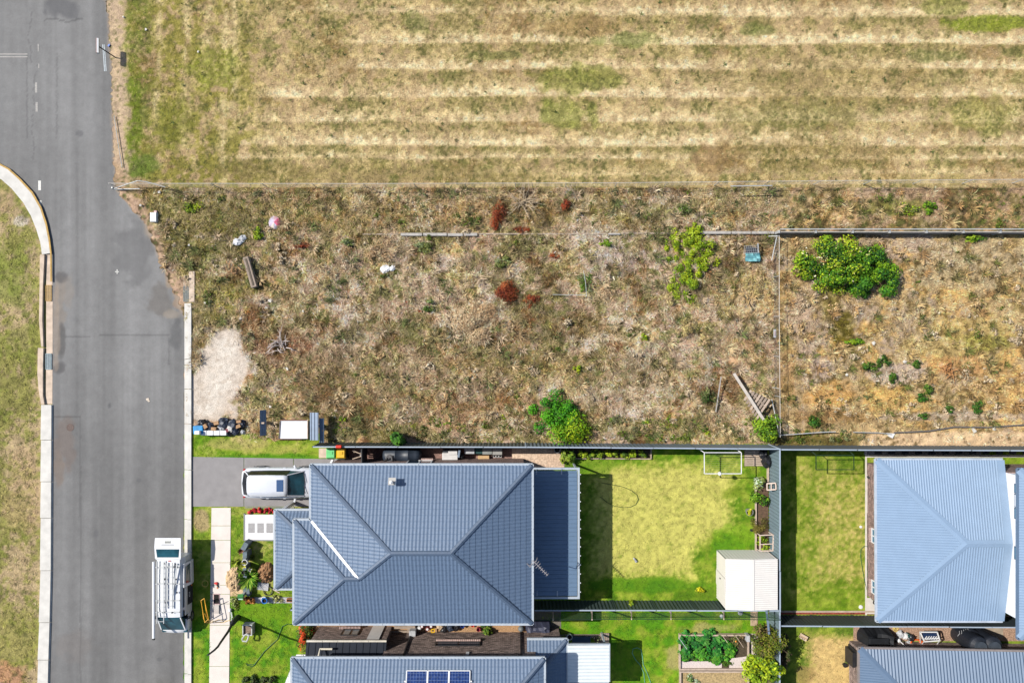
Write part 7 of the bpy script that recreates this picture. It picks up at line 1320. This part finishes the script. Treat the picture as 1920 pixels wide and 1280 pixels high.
pipe('fallen_wire', 'dark fallen fence wire along the pale strip of the back lot', [(1676, 811, .1), (1740, 808, .12), (1790, 800, .12), (1850, 801, .1), (1925, 796, .1), (1960, 794, .1)], .05, mat('dark_wire', C(110, 104, 100), .8))
pipe('short_bar', 'short pale bar sticking out of the chain wire fence', [(1448, 726, .5), (1461, 728, .9)], .018)
si = MB(); q = G(1453.5, 625, .9); si.obox((q.x, q.y, .85), (.19, .5, .02), ry=.5); s_ = solo(si, 'fence_sign', 'small white sign with a faint red panel on the chain wire fence', 'sign', white); m = MB(); m.obox((q.x-.001, q.y, .865), (.09, .30, .01), ry=.5); m.build('red_panel', mat('faint_red', C(226, 190, 186), .7), s_)
# concrete sleepers
sw = thing('sleeper_wall', 'long pale concrete sleeper wall above the two green bushes', 'wall', (X(1690), Y(440), 0))
for i in range(8):
    a = 1452+i*68; m = MB(); m.box(X(a)+.02, X(a+68)-.02, Y(439), Y(437), 0, .75); m.build('panel', concw, sw); m = MB(); m.box(X(a)-.05, X(a)+.05, Y(440.5), Y(435.5), 0, .82); m.build('post', galv, sw)
    m = MB(); m.bar((X(a), Y(434), .95), (X(a+68), Y(434), .95), .06, .04); m.build('rail', galv, sw)
    m = MB(); m.box(X(a)+.02, X(a+68)-.02, Y(436.4), Y(435.6), .0, .5); m.build('back_panel', mat('dark_panel', C(60, 60, 58), .8), sw)
cs_ = thing('sleeper_edging', 'broken row of pale concrete sleepers in line with the sleeper wall', 'edging', (X(1350), Y(437), 0))
for a, b in ((1312, 1368), (1370, 1405), (1407, 1449)): m = MB(); m.box(X(a), X(b), Y(439.5), Y(434.5), 0, .25); m.build('sleeper', concw, cs_)
cs_ = thing('sleeper_edging', 'pale concrete sleepers lying in the weeds below the wire fence', 'edging', (X(820), Y(440), 0))
for a, b, c_ in ((752, 792, 440), (794, 838, 440), (840, 868, 440.5), (870, 895, 440)): m = MB(); m.box(X(a), X(b), Y(c_+2.8), Y(c_-2.4), 0, .2); m.build('sleeper', concw, cs_)
m = MB(); m.box(X(1140), X(1162), Y(441), Y(438), 0, .22); solo(m, 'concrete_stub', 'short concrete stub showing in the weeds', 'concrete piece', concw)
m = MB(); m.box(X(1164), X(1311), Y(439), Y(436), 0, .11); m.box(X(897), X(1139), Y(440), Y(437.6), 0, .10); m.box(X(680), X(751), Y(440.5), Y(438), 0, .08); struct(m, 'sleeper_line', mat('buried_sleeper', C(184, 166, 146), .95, var=.35, scale=5))
# dumped things
m = MB(); q = G(468, 510, .45); m.obox((q.x, q.y, .25), (.36, 1.95, .42), math.radians(16)); so2 = solo(m, 'old_beam', 'thick weathered timber beam lying in the left of the lot', 'beam', timberd, bevel=.03); m = MB(); m.obox((q.x, q.y, .475), (.10, 1.7, .03), math.radians(16)); m.build('split', mat('beam_dark', C(110, 98, 84), .9), so2)
wcx = thing('white_crate', 'white slatted plastic crate on the bare corner by the road', 'crate', (X(287), Y(407), 0)); q = G(287, 407, .3)
for i in range(3): m = MB(); m.obox((q.x-.13+i*.13, q.y, .16), (.12, .58, .3)); m.build('slat', white, wcx, bevel=.02)
m = MB(); m.obox((q.x+.08, q.y+.36, .1), (.16, .12, .18)); m.build('tab', mat('faint_red', None), wcx)
bag('white_bag', 'white bag dumped beside a paler one near the bright green weed', 445, 453, .28, .3, white, 41, .7, jt=.45); bag('white_bag', 'pale grey bag touching the dumped white bag', 454, 447, .2, .25, greyb, 42, jt=.45)
bag('white_bag', 'white crumpled rubbish in the pale tan grass', 723, 505, .25, .18, white, 43, .8, jt=.6); bag('white_bag', 'smaller white crumpled rubbish beside the larger piece', 735, 503, .16, .16, white, 44, jt=.6)
tb_ = thing('pink_toy_bag', 'round pink, white and purple patterned bag dropped in the weeds', 'bag', (X(512), Y(416), 0)); q = G(512, 416, .3); cols_ = [mat('pk', C(226, 100, 134), .7), mat('lil', C(206, 190, 214), .6), mat('crm', C(240, 226, 216), .6), mat('gry', C(190, 184, 204), .6), mat('pk2', C(236, 180, 200), .6)]
for k in range(8):
    m = MB(); t0_, t1_ = k*math.pi/4, (k+1)*math.pi/4; vs = [(q.x, q.y, .17)]
    for f, z_ in ((.6, .15), (1, .07), (.9, 0)):
        for t in (t0_, (t0_+t1_)/2, t1_): vs.append((q.x+math.cos(t)*.36*f, q.y+math.sin(t)*.42*f, z_))
    m.add(vs, [(0, 1, 2), (0, 2, 3), (1, 4, 5, 2), (2, 5, 6, 3), (4, 7, 8, 5), (5, 8, 9, 6)]); m.build('segment', cols_[[0, 4, 1, 3, 1, 2, 3, 0][k]], tb_)
scr = [(466, 439, 'near'), (275, 57, 'on the field edge'), (355, 548, 'n')]
for i, (u, v, r, lb_) in enumerate([(355, 460, .09, 'white scrap in the weeds nearest the road bulge'), (275, 57, .10, 'white scrap at the top left of the field'), (372, 98, .08, 'pale scrap in the green part of the field'), (387, 568, .10, 'white scrap beside the right drain grate'), (452, 597, .10, 'white scrap below the old beam'), (508, 564, .13, 'white scrap on the pale rubble'), (500, 578, .12, 'larger white scrap at the edge of the rubble'), (570, 583, .09, 'white stick like scrap right of the rubble'), (539, 691, .09, 'square white scrap below the dead branches'), (507, 761, .10, 'white scrap above the white board'), (265, 385, .10, 'white scrap above the white crate'), (301, 361, .11, 'white scrap beside the wire fence start'), (1030, 732, .12, 'white scrap above the fence side bush'), (1637, 643, .14, 'white scrap in the upper back lot'), (1695, 678, .12, 'white scrap beside the rounded dark green weed'), (1585, 702, .10, 'white scrap left of the bare pale earth'), (233, 33, .08, 'white scrap on the bare strip at the top'), (1824, 806, .2, 'white stone in the pale rubble strip'), (1862, 803, .16, 'second white stone in the pale rubble strip'), (648, 453, .1, 'green scrap in the grey green weed')]):
    m = MB(); rr = random.Random(i); r *= .72; z_ = .10 if v > 352 else .06
    for k in range(2): m.obox((X(u)+rr.uniform(-.04, .04), Y(v)+rr.uniform(-.04, .04), z_+k*.03), (r*2*rr.uniform(.7, 1.1), r*2*rr.uniform(.5, .9), .03), rr.uniform(0, 3), rx=rr.uniform(-.3, .3))
    solo(m, 'litter', lb_, 'litter', mat('dull_white', C(226, 220, 208), .8) if not lb_.startswith('green') else mat('grn', C(60, 190, 90), .5), 'litter scattered on the lots')
def branches(label, u, v, n, L, mm, seed, name='dead_branches', droop=.2):
    root = thing(name, label, 'dead branches', (X(u), Y(v), 0)); r = random.Random(seed)
    for i in range(n):
        a = r.uniform(0, 6.28); l = L*r.uniform(.5, 1.1); x, y = X(u)+r.uniform(-.3, .3), Y(v)+r.uniform(-.3, .3); m = MB(); b = a+r.uniform(-.5, .5)
        pts = [(x, y, .1), (x+math.cos(a)*l*.5, y+math.sin(a)*l*.5, .25+r.uniform(0, .2)), (x+math.cos(a)*l*.5+math.cos(b)*l*.5, y+math.sin(a)*l*.5+math.sin(b)*l*.5, .15+r.uniform(0, .3))]; m.tube(pts, [.035, .025, .01], 5)
        for k in range(2): c = Vector(pts[1]); t = b+r.uniform(-1, 1); m.tube([c, c+Vector((math.cos(t)*l*.3, math.sin(t)*l*.3, .08))], [.018, .006], 4)
        m.build('branch', mm, root)
branches('pile of pale dead branches right of the pale clearing', 528, 648, 16, 1.0, mat('pale_branch', C(216, 200, 190), .85, var=.15), 3); branches('tangle of orange brown dead stems left of the old beam', 440, 507, 12, .6, mat('orange_branch', C(214, 168, 120), .9), 4)
branches('round skeleton bush of grey dead stems below the wire fence', 983, 380, 30, 1.15, mat('grey_branch', C(190, 168, 136), .9), 5); branches('straw coloured fan of dead stems in the right of the lot', 1400, 560, 18, .8, mat('straw_branch', C(226, 190, 130), .9), 6); branches('brown wiry dead stems in the far right of the back lot', 1775, 690, 16, .8, mat('brown_branch', C(196, 140, 86), .9), 7)
m = MB(); m.bar(G(1376, 700, .6), G(1435, 792, 1.0), .17, .07); solo(m, 'long_plank', 'long pale plank leaning from the weeds to the fence corner bush', 'plank', mat('plank_pale', C(206, 196, 184), .85, var=.12, scale=5)); m = MB(); m.bar(G(1352, 706, .7), G(1342, 772, .2), .06, .05); solo(m, 'thin_pole', 'thin pale pole standing in the weeds left of the long plank', 'pole', concw)
pa = thing('pallet', 'tilted grey timber pallet beside the long plank', 'pallet', (X(1425), Y(760), 0)); c0 = G(1411, 733, .5); ex = (G(1447, 755, .8)-c0).normalized(); ey = (G(1419, 787, .5)-G(1445, 748, .5)).normalized()
for i in range(7): s = c0+ex*(i*.20-.1); m = MB(); m.bar(s-ey*(.0+.02*i), s+ey*(.75+.10*i), .13, .03); m.build('slat', timberd if i % 3 else timber, pa)
for k in (.1, .6): m = MB(); m.bar(c0+ey*k+Vector((0, 0, -.07)), c0+ex*1.2+ey*(k+.3)+Vector((0, 0, -.07)), .08, .08); m.build('bearer', timberd, pa)
pipe('wire_hoop', 'thin pale wire frame standing in the green weed', [(1094, 507, .5), (1098, 530, .55), (1100, 556, .5), (1098, 553, .5), (1070, 553, .4), (1036, 552, .4)], .018, galv, 'wire frame')
tc = thing('shopping_trolley', 'rusty shopping trolley lying with a torn blue sheet', 'trolley', (X(1410), Y(473), 0))
for i in range(8): m = MB(); m.bar(G(1396+i*3.6, 461, .5), G(1395+i*3.4, 476, .4), .014); m.build('basket_wire', galv, tc)
for k in range(4): m = MB(); m.bar(G(1395, 461+k*4.5, .5), G(1422, 460+k*4.5, .5), .014); m.build('basket_wire', galv, tc)
m = MB(); m.add([(X(1394)+x*.93, Y(475)-y*.36, .32+random.uniform(-.08, .12)) for y in (0, .5, 1, 1.5) for x in (0, .25, .5, .75, 1.0)], [(j*5+i, j*5+i+1, (j+1)*5+i+1, (j+1)*5+i) for j in range(3) for i in range(4)]); tag(m.build('blue_sheet', mat('teal_sheet', C(120, 184, 190), .6, var=.3, scale=6), None), 'torn pale blue sheet lying on the rusty shopping trolley', 'sheet'); m = MB(); m.bar(G(1421, 456, .6), G(1422, 474, .5), .05, .05); m.build('handle', greyb, tc); m = MB(); m.box(X(1397), X(1418), Y(476), Y(463), .05, .25); m.build('load', mat('dark_load', C(36, 44, 60), .7, var=.5, scale=8), tc)
